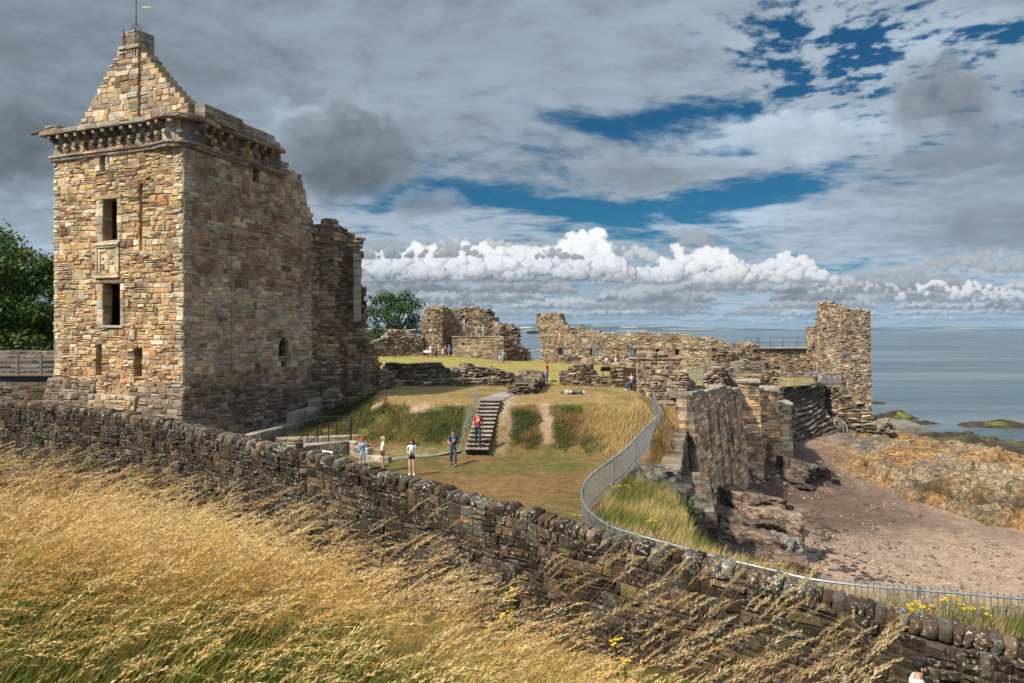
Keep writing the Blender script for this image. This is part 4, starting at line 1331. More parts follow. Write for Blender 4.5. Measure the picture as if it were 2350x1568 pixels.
for h in holesN:
    r = NP_.rect(*h)
    for k in range(4):
        q = NP_.pt(r[0] + (r[1] - r[0]) * (k + .5) / 4, -.9); mb.tube([(q.x, q.y, r[2]), (q.x, q.y, r[3])], .03, 4, (.4, .42, .44))
mb.build('window_bars', M_METAL, nw)
mb = MB()
r = NP_.rect(*holesN[3]); q = NP_.pt((r[0] + r[1]) / 2, -1.1); mb.box((q.x, q.y, (r[2] + r[3]) / 2), (r[1] - r[0] + .4, .3, r[3] - r[2] + .4), DKBROWN); mb.build('niche_back', M_RUIN, nw)

# north-west tower ruin
nt = thing('sea_tower_ruin', 'large broken tower ruin with a railed viewing platform at the far left of the courtyard', 'ruin', (-8, 103, -4))
mb = MB()
BP = [(-14.8, 101), (-14.6, 106), (-3, 107), (-1.6, 104.5)]
bl = Path(BP)
ledge = sorted((bl.uv(x, y)[1], bl.uv(x, y)[0]) for x, y in ((984, 704), (971, 722), (972, 745), (968, 775), (966, 830)))
ruin(mb, [(-14.0, 105), (-13.2, 103.6), (-10.6, 103.6), (-9.6, 106), (-3.0, 106.5), (-1.5, 104.5)], [(970, 724), (973, 714), (982, 706), (1000, 704), (1019, 702), (1032, 706), (1048, 709), (1070, 706), (1096, 706), (1120, 711), (1122, 724), (1130, 730), (1136, 739), (1148, 745), (1152, 752)], -4.6, T=2.0,
     rows=(.18, .34), width=(.2, .62), holes=[(1063, 1072, 733, 745)], proud=(0, .15), rag=.25, pal=RUL)
mb.build('back_wall', M_RUIN, nt)
mb = MB()
ruin(mb, [(-1.8, 105), (-1.4, 103.2), (.9, 103.2), (1.1, 104.5)], [(1149, 752), (1151, 742), (1165, 745), (1181, 743), (1190, 752), (1188, 786)], -4.6, T=1.6, rows=(.2, .34), width=(.34, .8), proud=(0, .3), pal=RU)
mb.build('right_stub', M_RUIN, nt); mb = MB()
ruin(mb, [(-1.0, 98.6), (1.8, 100.2), (2.75, 101.5), (2.6, 103)], [(1160, 775), (1180, 782), (1188, 792), (1205, 797), (1214, 800), (1218, 830)], -5.0, T=1.8, rows=(.2, .34), width=(.4, 1.0), proud=(0, .25), pal=((BROWN, 2), (DKBROWN, 2.4), (GREY, 1.5), (LGREY, .6)))
mb.build('right_stub', M_RUIN, nt)
mb = MB()
PF = [(-8.9, 103), (-8.65, 99.6), (-1.2, 98.4), (-.6, 100)]
ruin(mb, PF, [(1038, 773), (1100, 773.5), (1162, 774)], -5.0, T=1.0, rows=(.22, .34), width=(.4, .9), holes=[(1060, 1066, 786, 793)], proud=(0, .06), rag=0, pal=RUL, layers=1, warp=.04)
mb.build('platform_wall', M_RUIN, nt)
mb = MB()
zp = wz(773.5, 99)
mb.add([(-8.9, 99.4, zp), (-1.2, 98.3, zp), (-.4, 101, zp), (-1.2, 105.4, zp), (-9.6, 106.2, zp), (-9.2, 103, zp)], [(0, 1, 2, 3, 4, 5)], (.40, .34, .28))
mb.build('platform_deck', M_RUIN, nt)
mb = MB()
rl = [(-9.4, 103.4, zp), (-8.75, 99.7, zp), (-1.2, 98.6, zp), (-.7, 100.4, zp)]
rp = Path([(a, b) for a, b, _ in rl])
u = 0
while u < rp.L:
    q = rp.pt(u, -.1); mb.tube([(q.x, q.y, zp), (q.x, q.y, zp + 1.15)], .03, 4); u += 1.5
for h in (.55, 1.15):
    mb.tube([(rp.pt(s, -.1).x, rp.pt(s, -.1).y, zp + h) for s in rp.s], .022, 4)
mb.build('platform_railing', M_DARKMETAL, nt)
lft = thing('courtyard_wall', 'low crumbling rubble wall left of the far tower ruin, a tree behind it', 'wall', (-19, 101, -4))
mb = MB()
ruin(mb, [(-25, 97.5), (-18.6, 101.5), (-13.4, 103.4)], [(830, 800), (848, 783), (872, 778), (887, 774), (890, 766), (897, 758), (920, 757), (948, 757), (955, 766), (962, 771), (975, 772)], -4.8, T=1.5, rows=(.2, .34), width=(.3, .8), proud=(0, .3), pal=((GREY, 2), (LGREY, 2), (BROWN, 1.6), (TAN, 1)))
mb.build('wall_face', M_RUIN, lft)

# retaining wall above the beach
rw = thing('retaining_wall', 'high streaked stone retaining wall rising from the beach below the castle', 'wall', (15, 50, -14))
SP = tuple((mulc((c[0] * 1.12, c[1], c[2] * .84), 1.85), w) for c, w in ((BROWN, 2.4), (GREY, 2), (TAN, 1.6), (DKBROWN, .8), (LGREY, 1.0), (PALE, .3)))
ck = dict(rows=(.20, .32), width=(.45, 1.05), even=.2, proud=(0, .045), warp=.03, bev=.03, mortar=(.22, .18, .14))
mb = MB()
B1 = Path([(11.7, 44.7), (18.6, 56.2), (19.4, 58.4), (19.3, 60)])
b1t = B1.prof([(1577, 909), (1646, 899), (1686, 906), (1711, 893)])
masonry(mb, B1, 1.0, b1t, -15.0, pal=SP, batter=.10, zref=-4.2, rag=.02, **ck)
mb.build('main_face', M_STREAK, rw)
mb = MB()
cop1 = Path([tuple(B1.pt(u)) for u in np.linspace(.1, B1.L - 1.8, 9)])
masonry(mb, cop1, 1.5, [(0, b1t[0][1] + .16), (cop1.L * .55, b1t[1][1] + .2), (cop1.L, b1t[2][1] + .2)], [(0, b1t[0][1] - .05), (cop1.L, b1t[2][1] - .05)], rows=(.22, .3), width=(.5, 1.1), pal=((LGREY, 2), (GREY, 1.4), (PALE, .6)), off=.06, bev=.04, warp=.02, rag=.05, mortar=(.3, .26, .2))
mb.build('wall_cap', M_RUIN, rw)
mb = MB()
zt_ = wz(888, 58.5)
masonry(mb, Path([(19.2, 58.2), (20.9, 57.9), (21.7, 60.6)]), 2.2, wz(880, 58), -15.0, pal=SP, batter=.055, zref=-4.6, rag=.02, **ck)
mb.build('buttress', M_STREAK, rw)
mb = MB()
masonry(mb, Path([(21.2, 60.4), (23.6, 60.8), (24.4, 64)]), 2.4, wz(898, 61), -14.8, pal=SP, batter=.04, zref=-5.0, rag=.02, **ck)
mb.build('buttress', M_STREAK, rw)
mb = MB()
masonry(mb, Path([(23.5, 62.6), (26.0, 63.6), (27.0, 67.8)]), 2.4, wz(930, 64), -14.5, pal=SP, batter=.035, zref=-7.0, rag=.02, **ck)
mb.build('buttress', M_STREAK, rw)
for nm, pts, z in (('buttress_cap', [(19.0, 58.3), (20.9, 57.7), (21.7, 60.6)], wz(880, 58)), ('buttress_cap', [(21.1, 60.4), (23.6, 60.6), (24.4, 64)], wz(898, 61)), ('buttress_cap', [(23.4, 62.5), (26.0, 63.4), (27.0, 67.8)], wz(930, 64))):
    mb = MB(); masonry(mb, Path(pts), 2.3, z + .26, z, rows=(.26, .28), width=(.6, 1.2), pal=((LGREY, 2), (GREY, 1)), off=.1, bev=.06, warp=0, rag=0, mortar=(.3, .26, .2)); mb.build(nm, M_RUIN, rw)
mb = MB()
masonry(mb, Path([(7.55, 32.6), (8.05, 32.9), (11.45, 44.7)]), 1.0, [(0, -6.95), (11, -6.5)], -15.0, pal=tuple((mulc(c, .62), w) for c, w in ((TAN, 2.4), (BROWN, 2.6), (GREY, 1.2), (ORANGE, .6), (DKBROWN, .8))), batter=.05, zref=-6.5, rag=.04, **ck)
mb.build('lower_face', M_STREAK, rw)
mb = MB()   # buttress with a sloping cap
BX = [(7.55, 31.4), (9.55, 31.9), (10.75, 36.6), (9.9, 37.0)]
masonry(mb, Path(BX[:3]), 1.6, [(0, -8.7), (1.9, -8.6), (6.9, -8.1)], -15.0, pal=((mulc(BROWN, .8), 2), (mulc(GREY, .6), 2), (DKBROWN, 2.4), (BLACK, 1.4)), batter=.03, zref=-8, rag=0, **ck)
A0, A1, A2, A3 = [Vector(p) for p in ((7.35, 31.2, -8.6), (9.45, 31.8, -8.5), (10.6, 36.8, -7.75), (8.7, 36.6, -7.6))]
for i in range(9):
    for j in range(4):
        c4 = []
        for (di, dj) in ((0, 0), (1, 0), (1, 1), (0, 1)):
            t_, q_ = (i + di) / 9, (j + dj + .4 * (i % 2) * (0 < j + dj < 4)) / 4
            c4.append(A0.lerp(A3, t_).lerp(A1.lerp(A2, t_), min(1, q_)))
        up_ = Vector((0, 0, .02 + .05 * random.random())); cen = sum(c4, Vector()) / 4
        lo = [tuple(p - Vector((0, 0, .4))) for p in c4]; hi = [tuple(p.lerp(cen, .05) + up_) for p in c4]
        mb.add(lo + hi, [(4, 5, 6, 7), (0, 1, 5, 4), (1, 2, 6, 5), (2, 3, 7, 6), (3, 0, 4, 7)], mulc(pick(((GREY, 2), (LGREY, 1), (BROWN, 1))), .55))
mb.build('low_buttress', M_STREAK, rw)

# rubble and small ruins on the wall walk behind the retaining wall
rb = thing('rubble_ruin', 'heap of jagged rubble masonry inside the railing above the retaining wall', 'ruin', (18, 58, -5))
mb = MB()
ruin(mb, [(15.6, 56.0), (17.0, 55.6), (19.2, 58.4), (19.6, 60.5)], [(1600, 884), (1608, 872), (1622, 856), (1640, 846), (1656, 842), (1668, 850), (1674, 866), (1690, 876), (1710, 880)], -5.6, T=1.6, rows=(.14, .26), width=(.24, .55), proud=(0, .3), rag=.25, drop=.25, pal=((GREY, 2.4), (LGREY, 1.6), (BROWN, 1.6), (DKBROWN, 1.2), (TAN, .6)))
mb.build('wall_face', M_RUIN, rb); mb = MB()
ruin(mb, [(18.6, 60), (19.6, 60), (22.0, 62.6)], [(1655, 836), (1664, 832), (1680, 838), (1684, 862), (1700, 880)], -5.6, T=1.4, rows=(.16, .28), width=(.26, .6), proud=(0, .25), rag=.2)
mb.build('wall_face', M_RUIN, rb)
ar = thing('ruined_archway', 'low dark stone arch with blue railings glimpsed through it', 'arch', (25, 80, -5))
mb = MB()
AP = [(23.6, 81), (29.2, 80.2)]
apath = Path(AP)
ruin(mb, AP, [(1630, 796), (1660, 803), (1672, 806), (1690, 806), (1700, 798), (1716, 790), (1750, 794)], -5.6, T=1.2, rows=(.2, .32), width=(.35, .8), holes=[(1662, 1687, 819, 856, True)], proud=(0, .2), pal=((DKBROWN, 2), (BROWN, 2), (GREY, 1)), rag=.12)
mb.build('wall_face', M_RUIN, ar)
mb = MB()
r = apath.rect(1662, 1687, 819, 850)
for k in range(9):
    u = r[0] + (r[1] - r[0]) * k / 8; q = apath.pt(u, -1.3); mb.tube([(q.x, q.y, -5), (q.x, q.y, r[3] - .25)], .035, 4, (.12, .25, .42))
for z in (r[3] - .4, -4.6): q0, q1 = apath.pt(r[0], -1.3), apath.pt(r[1], -1.3); mb.tube([(q0.x, q0.y, z), (q1.x, q1.y, z)], .03, 4, (.12, .25, .42))
mb.build('arch_railing', M_PAINT, ar)
rb2 = thing('rubble_ruin', 'low mid-distance wall of rough rubble behind the short railing panel', 'ruin', (26, 74, -5))
mb = MB()
ruin(mb, [(23.6, 73), (28.2, 72.4), (28.6, 75)], [(1682, 836), (1700, 826), (1730, 832), (1760, 828), (1772, 852)], -6.8, T=1.4, rows=(.2, .32), width=(.3, .7), proud=(0, .25), rag=.2)
mb.build('wall_face', M_RUIN, rb2); mb = MB()
ruin(mb, [(21.6, 64.0), (26.0, 66.0), (26.6, 68)], [(1690, 866), (1720, 862), (1752, 864), (1760, 870), (1764, 888)], -7.2, T=1.3, rows=(.18, .3), width=(.3, .7), proud=(0, .2), rag=.15)
mb.build('wall_face', M_RUIN, rb2)

# wall below the upper walkway and the sea tower
uw = thing('walkway_wall', 'rubble wall carrying a railed walkway up to the sea tower', 'wall', (34, 88, -6))
mb = MB()
ruin(mb, [(29.6, 84), (30.0, 88.2), (40.6, 88.6)], [(1705, 796), (1716, 788), (1738, 790), (1742, 799), (1760, 800), (1868, 800), (1900, 800)], -7.0, T=1.6, rows=(.18, .3), width=(.3, .75), proud=(0, .1), rag=.03, drop=.02, pal=RU)
mb.build('wall_face', M_RUIN, uw)
mb = MB(); mb.box((35.5, 88.9, wz(799.5, 88.6) + .03), (9.5, 1.9, .16), LGREY, bev=.03); mb.build('walkway_slab', M_RUIN, uw)
mb = MB()
zr = wz(799, 88.6) + .1
def rail(x0, x1, y0, posts, hs, r=.03):
    for x in posts: p = P(x, 800, 88.4); mb.tube([(p.x, 88.4, zr), (p.x, 88.4, zr + 1.22)], r, 5)
    a, b = wx(x0, 88.4), wx(x1, 88.4)
    for h in hs: mb.tube([(a, 88.4, zr + h), (b, 88.4, zr + h)], r * .8, 5)
rail(1711, 1743, 0, (1711, 1725, 1736, 1740, 1743), (.65, 1.22)); rail(1767, 1864, 0, (1767, 1796, 1829, 1864), (.65, 1.22))
p0, p1, p2 = wx(1743, 88.4), wx(1760, 88.4), wx(1779, 88.4)
mb.tube([(p0, 88.4, zr + .62), (p1, 88.4, zr + .62), (p2, 88.4, zr + .05)], .028, 5)
mb.build('walkway_railing', M_DARKMETAL, uw)
st = thing('sea_tower', 'tall narrow ruined tower standing at the sea edge on the right', 'tower', (41, 85, -12))
mb = MB()
STP = [(38.2, 88.6), (38.7, 85.0), (40.2, 83.6), (43.6, 83.2), (44.6, 86), (44.0, 89)]
SPth = Path(STP)
stt = [(1872, 750), (1876, 700), (1880, 693), (1896, 692), (1910, 691), (1916, 698), (1930, 700), (1947, 706), (1976, 711), (1990, 712)]
stp_ = SPth.prof(stt)
ruin(mb, STP, stt, -13.2, T=1.9, rows=(.16, .3), width=(.18, .5), proud=(0, .11), rag=.22, drop=.5, pal=((BROWN, 2.2), (TAN, 2), (GREY, 1.8), (LGREY, 1.1), (DKBROWN, 1), (PALE, .5)), batter=.012, zref=3)
mb.build('tower_wall', M_RUIN, st)
mb = MB()
ruin(mb, [(38.0, 88.6), (38.4, 86.4), (39.2, 85.8)], [(1855, 800), (1862, 794), (1868, 778), (1873, 768), (1882, 760)], -6.5, T=1.2, rows=(.18, .3), width=(.3, .7), proud=(0, .2), rag=.15)
mb.build('broken_shoulder', M_RUIN, st)
mb = MB()
ruin(mb, [(37.6, 84.2), (39.0, 81.6), (44.3, 81.2), (46.2, 84.5), (46, 88)], [(1885, 868), (1900, 882), (1925, 905), (1950, 915), (1981, 928), (1990, 950), (2004, 972)], -14.0, T=2.4, rows=(.2, .4), width=(.4, 1.1), proud=(0, .4), rag=.3, drop=.3, batter=.10, zref=-8, pal=((BROWN, 2.4), (DKBROWN, 1.4), (GREY, 2), (TAN, 1), (LGREY, .5)))
mb.build('tower_footing', M_RUIN, st)

# terrace lawn by the sea tower
def terr_h(X, Y): return -6.45 + .3 * smooth(79, 88, Y) + .03 * fbm(X, Y, 0, 2)
TPOLY = [(27.2, 74.4), (30, 76.4), (34.5, 79.6), (37.0, 82.0), (37.8, 84.4), (38.6, 89.2), (26.4, 89.2)]
structure(grid(26.4, 41.2, 73, 89.2, .4, terr_h, lambda X, Y: inpoly(X, Y, TPOLY), lambda X, Y, z: mixc((.16, .15, .045), (.34, .25, .11), smooth(-.3, .4, fbm(X * .4, Y * .4, 2, 3))), 'terrace_lawn', M_TURF, skirt=-12))

# layered cliff face
def cliff_material():
    t = NT('layered_cliff')
    c = t.attr()
    s = t.noise(.55, 5, .65, stretch=(.35, .35, 3.2)); n = t.noise(2.5, 5, .65)
    c = t.scale(c, t.math('MULTIPLY', t.ramp(s, .3, .7, .6, 1.35), t.ramp(n, .3, .7, .75, 1.25)))
    g = t.noise(1.7, 4, .7, stretch=(1.2, 1.2, .55)); gm = t.noise(.22, 3, .5)
    sx = t.n('ShaderNodeSeparateXYZ'); t.l(t.pos, sx.inputs[0])
    hi = t.ramp(sx.outputs[2], -9.2, -8.2, 1, 0)
    f = t.math('MULTIPLY', t.math('MULTIPLY', t.ramp(g, .55, .59), t.ramp(gm, .40, .50)), hi)
    c = t.mix(f, c, (.80, .78, .74))
    t.bump(n, .9, .15)
    return t.done(c, .92, .2)
M_CLIFF = cliff_material()
cl = []
vs, cs, fs = [], [], []
CP = Path([(26.4, 66.5), (27.4, 70), (30, 75.2), (34.5, 78.4), (37.6, 81.0), (38.6, 83)])
nu, nv = 150, 60
for j in range(nv + 1):
    for i in range(nu + 1):
        u = CP.L * i / nu; t = j / nv
        z0 = beach_h(*CP.pt(u)) - .5; z1 = -6.45 + .05 * fbm(u, 3, 0, 2)
        z = z0 + (z1 - z0) * t
        bed = (z - .15 * u) / .52 + .5 * fbm(u * .3, z * .4, 2, 2)
        fr_ = bed - math.floor(bed)
        w = .9 * (1 - t) ** 1.3 * 1.6 - .5 * math.sin(t * math.pi) + .42 * (smooth(0, .75, fr_) - smooth(.75, 1, fr_)) * (.6 + .6 * abs(fbm(math.floor(bed) * 3.1, u * .25, 0, 2))) + .3 * fbm(u * .35, z * .5, 5, 4)
        p = CP.pt(u, w - .6)
        vs.append((p.x, p.y, z)); cs.append(mulc((.115, .088, .072), .75 + .4 * ((math.sin(math.floor(bed) * 12.9) * 43758.5) % 1.0)))
for j in range(nv):
    for i in range(nu):
        a = j * (nu + 1) + i; fs.append((a, a + 1, a + nu + 2, a + nu + 1))
m = MB(); m.v, m.f, m.c = vs, fs, cs
structure(m.build('cliff_face', M_CLIFF))

# ochre rock platform on the shore
def rock_material(name, dark=.5):
    t = NT(name)
    c = t.attr()
    n = t.noise(.8, 6, .7); n2 = t.noise(3.2, 6, .75); n3 = t.noise(.35, 4, .6, stretch=(1, .5, 2.5))
    c = t.scale(c, t.math('MULTIPLY', t.ramp(n, .3, .7, .60, 1.4), t.ramp(n2, .32, .68, .5, 1.5)))
    c = t.mix(t.ramp(n3, .54, .66, 0, dark), c, (.10, .085, .075))
    c = t.mix(t.ramp(t.noise(1.7, 5, .75, stretch=(.6, 1.2, 1.5)), .60, .66, 0, .85), c, (.03, .024, .018))
    c = t.mix(t.ramp(t.noise(1.1, 5, .75), .66, .74, 0, .5), c, (.50, .42, .30))
    v = t.n('ShaderNodeTexVoronoi'); v.feature = 'DISTANCE_TO_EDGE'; v.inputs['Scale'].default_value = .45
    mp = t.n('ShaderNodeVectorMath'); mp.operation = 'MULTIPLY'; mp.inputs[1].default_value = (.7, 1.5, 2.0); t.l(t.pos, mp.inputs[0])
    nd = t.n('ShaderNodeVectorMath'); nd.operation = 'ADD'; t.l(mp.outputs[0], nd.inputs[0])
    nn = t.n('ShaderNodeTexNoise'); nn.inputs['Scale'].default_value = .9; nn.inputs['Detail'].default_value = 4; t.l(t.pos, nn.inputs['Vector']); t.l(nn.outputs['Color'], nd.inputs[1])
    t.l(nd.outputs[0], v.inputs['Vector'])
    c = t.mix(t.ramp(v.outputs['Distance'], .0, .035, .8, 0), c, (.035, .027, .02))
    t.bump(t.noise(1.6, 8, .75), 1.0, .5)
    return t.done(c, .92, .2)
M_ROCK = rock_material('ochre_rock')
def rock_x0(Y): return 33 + .55 * max(0, 56 - Y) + .47 * max(0, Y - 66.6)
def rk_h(X, Y):
    X0 = rock_x0(Y)
    e = smooth(X0 - 1, X0 + 1.4, X + 1.1 * fbm(Y * .22, 1, 0, 3))
    und = smooth(58, 53, Y) * smooth(46, 36, Y)
    z = -14.9 + 2.4 * e + 1.4 * smooth(33, 44, X) - 1.5 * smooth(64, 82, Y)
    z -= 7.0 * smooth(45.5, 53, X - .12 * (Y - 60))
    z += .45 * fbm(X * .16, Y * .16, 5, 4) + .30 * fbm(X * .5, Y * .5, 2, 5) - .35 * max(0, fbm(X * .35, Y * .9, 9, 4)) - .30 * max(0, -fbm(X * .9, Y * .45, 12, 4) - .1) + .42 * (mnoise.turbulence(Vector((X * .55, Y * .4, 3.0)), 4, False) - .6) + .16 * fbm(X * 2.1, Y * 1.6, 6, 3)
    bed = (z + .10 * X + .04 * Y) / .45; fr_ = bed - math.floor(bed)
    z += .26 * (smooth(0, .25, fr_) - fr_)
    z -= 2.1 * math.exp(-((X - X0 - 2.0) / .9) ** 2) * smooth(60, 56, Y) * smooth(42, 45, Y)
    return max(z, beach_h(X, Y) + .55 * smooth(X0 - .4, X0 + 1.5, X + 1.1 * fbm(Y * .22, 1, 0, 3)) * (.6 + fbm(X * .6, Y * .6, 4, 4))) if Y > 60 and X < 47 else z
def rk_c(X, Y, z):
    n = fbm(X * .14, Y * .14, 2, 4); n2 = fbm(X * .5, Y * .5, 8, 4)
    c = mixc((.33, .19, .075), (.30, .225, .145), smooth(-.25, .35, n + .4 * n2))
    c = mixc(c, (.15, .125, .105), smooth(-.1, .4, n2) * smooth(60, 76, Y) * .9)
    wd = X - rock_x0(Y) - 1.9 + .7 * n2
    c = mixc(c, (.035, .028, .016), .92 * math.exp(-(wd / 1.1) ** 2) * smooth(60, 56, Y))  # dark band: weed, with the shade of the overhang painted in
    if z < -13.7 and X < 40: c = mixc(c, (.085, .075, .025), .55 * smooth(-.3, .3, n2) * smooth(60, 54, Y))
    return c
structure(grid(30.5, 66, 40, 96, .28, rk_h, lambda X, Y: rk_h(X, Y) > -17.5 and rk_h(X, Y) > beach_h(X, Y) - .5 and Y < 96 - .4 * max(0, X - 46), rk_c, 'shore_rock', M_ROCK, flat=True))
M_SEAROCK = rock_material('weedy_rock', .8)
def searock(pts, hgt, lab, seed, green=.5):
    "a low reef outlined in plan"
    xs = [p[0] for p in pts]; ys = [p[1] for p in pts]
    cx_, cy_ = sum(xs) / len(xs), sum(ys) / len(ys)
    n = 64; rings = 9
    def rad(a):
        best = 0
        d = Vector((math.cos(a), math.sin(a)))
        for (ax, ay), (bx, by) in zip(pts, pts[1:] + pts[:1]):
            ex_, ey_ = bx - ax, by - ay; den = d.x * ey_ - d.y * ex_
            if abs(den) < 1e-9: continue
            t = ((ax - cx_) * ey_ - (ay - cy_) * ex_) / den; s = ((ax - cx_) * d.y - (ay - cy_) * d.x) / den
            if t > 0 and -1e-6 <= s <= 1 + 1e-6: best = max(best, t)
        return best
    vs = [(cx_, cy_, -16.5 + hgt)]; cs = [(.05, .045, .03)]; fs = []
    for r_ in range(1, rings + 1):
        k = r_ / rings
        for i in range(n):
            a = 2 * math.pi * i / n; R_ = rad(a) * k * (1 + .10 * fbm(math.cos(a) * 3, math.sin(a) * 3, seed, 3))
            X, Y = cx_ + R_ * math.cos(a), cy_ + R_ * math.sin(a)
            z = -16.5 + hgt * (1 - k ** 2.4) * (.75 + .7 * fbm(X * .22, Y * .22, seed, 4)) - .25 * k + .25 * fbm(X * .9, Y * .9, seed, 3)
            vs.append((X, Y, z)); g = smooth(-.05, .35, fbm(X * .25, Y * .25, seed + 4, 3)) * green * (1 - k * .5)
            cs.append(mixc((.055, .042, .028), (.22, .24, .03), g))
    for i in range(n): fs.append((0, 1 + i, 1 + (i + 1) % n))
    for r_ in range(rings - 1):
        for i in range(n):
            a = 1 + r_ * n + i; b = 1 + r_ * n + (i + 1) % n
            fs.append((a, a + n, b + n, b))
    m_ = MB(); m_.v, m_.f, m_.c = vs, fs, cs
    return tag(m_.build('sea_rock', M_SEAROCK), lab, 'rock', 'weedy rocks in the shallows')
def reef(pix, *a, **k):
    return searock([(wx(x, 16.5 * F / (y - 757)), 16.5 * F / (y - 757)) for x, y in pix], *a, **k)
reef([(1998, 958), (2030, 953), (2070, 953), (2115, 962), (2070, 966), (2020, 963)], 1.3, 'small green-topped reef nearest the sea tower', 1, .9)
reef([(1990, 967), (2060, 966), (2180, 972), (2185, 974), (2085, 977), (2050, 979), (2005, 973)], .7, 'long thin dark reef just off the point below the sea tower', 2, .3)
reef([(2181, 976), (2190, 969), (2260, 972), (2480, 974), (2480, 986), (2330, 985), (2230, 983), (2186, 981)], 1.0, 'flat reef with a bright green edge reaching the right side', 3, .8)
reef([(2070, 1000), (2120, 998), (2200, 1003), (2310, 1012), (2400, 1026), (2420, 1046), (2280, 1048), (2180, 1034), (2110, 1020)], 1.5, 'broad weed-covered reef behind the ochre shore rock', 4, .55)
reef([(2300, 1016), (2360, 1014), (2480, 1018), (2480, 1024), (2370, 1023)], .7, 'narrow dark reef at the right edge beyond the broad one', 5, .2)
reef([(1979, 926), (2012, 924), (2045, 926.5), (2010, 928)], .5, 'low distant strip of rock beside the sea tower wall', 6, .1)
# sea slipway block
m_ = MB(); q = P(2025, 984, 118); m_.box((q.x, 112, -15.9), (4.2, 9, 1.3), (.17, .15, .13), rz=-.25, bev=.05)
tag(m_.build('concrete_block', M_RUIN), 'dark concrete slipway block between the sea tower footing and the water', 'block')

# boulders and ledges at the foot of the retaining wall
def boulder(c, s, lab, seed, col, rot=0.0, tilt=0.0):
    m_ = MB()
    M = Matrix.Translation(c) @ Matrix.Rotation(rot, 4, 'Z') @ Matrix.Rotation(tilt, 4, 'Y')
    def fn(p):
        q_ = Vector((max(-.72, min(.72, p.x)), max(-.72, min(.72, p.y)), max(-.66, min(.66, p.z))))
        bd = p.z * 4 + p.x * 1.5 + seed; return q_ * (1.2 + .26 * mnoise.fractal(p * 1.6 + Vector((seed, 0, 0)), .9, 2, 6) + .07 * (bd - math.floor(bd)) - .10 * max(0, mnoise.noise(p * 3.1 + Vector((0, seed, 0)))))
    m_.ell((0, 0, 0), s, col, 56, 34, M, fn)
    return tag(m_.build('rock_ledge', M_ROCK2), lab, 'rock', 'rock ledges at the foot of the retaining wall')
M_ROCK2 = rock_material('pink_ledge', .35)
PK = (.25, .18, .13)
boulder(P(1700, 1160, 49), (2.6, 3.6, 1.3), 'sloping pinkish rock ledge against the retaining wall base', 1, PK, .5, .2)
boulder(P(1690, 1215, 43), (2.4, 2.6, 1.2), 'rock ledge with green plants between the low buttress and the beach', 2, mulc(PK, .8), .3, .15)
boulder(P(1770, 1205, 43.5), (2.0, 1.3, 1.0), 'pale rounded boulder at the seaward end of the ledges', 3, mulc(PK, 1.25), -.2, .1)
boulder(P(1735, 1250, 40.2), (2.6, 1.3, .9), 'long smooth slanting ledge in the middle of the rocks', 4, PK, -.15, .22)
boulder(P(1795, 1262, 39.8), (.55, 1.2, 1.0), 'grey flat-faced slab leaning at the edge of the sand', 5, (.26, .25, .23), .3, .25)
boulder(P(1770, 1300, 37.6), (2.0, 1.2, .8), 'low square-ended ledge just behind the railing', 6, mulc(PK, 1.0), -.05, .05)
boulder(P(1690, 1290, 38), (2.2, 1.6, .9), 'dark low ledge beside the foot of the low buttress', 7, mulc(PK, .65), .1, .1)
boulder(Vector((6.35, 30.4, -6.95)), (1.0, 1.1, .95), 'pale lichen-covered outcrop on the grassy strip outside the curved railing', 8, (.17, .155, .13), .5, .1)
boulder(Vector((6.95, 29.4, -7.25)), (.75, .9, .8), 'smaller broken outcrop below the pale lichen-covered one', 9, (.14, .125, .10), -.3, .2)
boulder(P(1800, 1090, 62), (2.6, 4.2, 1.6), 'dark smooth rock slope running from the buttresses down to the sand', 10, (.15, .115, .10), .6, .3)

# stone-edged ramp, kerb, stairs, path slabs
kb = thing('stone_kerb', 'sloping line of pale kerb stones along the tower foot', 'kerb', (-14, 42, -6.5))
mb = MB()
kp = Path([(-14.4, 37.4), (-13.9, 40.4), (-13.2, 46.0), (-13.5, 48.6)])
masonry(mb, kp, .55, [(0, -6.0), (3, -5.75), (8.7, -5.05), (kp.L, -4.8)], [(0, -7.0), (kp.L, -6.3)], rows=(.55, .62), width=(.8, 1.6), pal=((LGREY, 2), (GREY, 2)), bev=.08, rag=.3, warp=.05, mortar=(.2, .18, .14))
mb.build('kerb_stones', M_COPING, kb)
stt_ = thing('stone_stairs', 'flight of worn stone steps climbing the grass slope', 'stairs', (-1.9, 39, -6.5))
NS = 13
for k in range(NS):
    t = k / (NS - 1)
    Y = 36.4 + t * 5.1; z = -6.50 + t * 2.07
    xl = wx(1067 + 35 * t, Y + .2) + .0; xr = wx(1122 + 28 * t, Y + .2)
    m_ = MB(); kk = random.uniform(.85, 1.12)
    m_.box(((xl + xr) / 2, Y + .27, z + .125), (xr - xl, .62, .075), mulc((.27, .235, .19), kk), bev=.018)
    m_.box(((xl + xr) / 2, Y + .50, z + .0), (xr - xl - .06, .80, .185), (.055, .047, .036))  # riser: dark stone, with the nosing's shadow put into its colour
    m_.build('step', M_RUIN, stt_)
mb = MB()
for k in range(7):
    Y = 42.2 + k * .9
    mb.box((wx(1126 + 6 * k, Y) , Y, court_h(wx(1126, 42), Y) + .03), (1.35, .88, .10), mulc((.24, .215, .19), random.uniform(.9, 1.1)), bev=.01)
pv = mb.build('path_paving', M_RUIN, None); structure(pv)
rail_t = thing('stair_handrail', 'grey metal handrail down the left side of the stone stairs', 'handrail', (-2.6, 37, -6.5))
m_ = MB()
def hz(t): return -6.45 + 2.07 * t
pts = [(wx(1060 + 37 * t, 36.0 + 5.6 * t), 36.0 + 5.6 * t, hz(t) + .98) for t in np.linspace(0, 1, 6)]
for h in (0, -.45): m_.tube([(a, b, c + h) for a, b, c in pts], .026, 6)
m_.build('rail', M_METAL, rail_t)
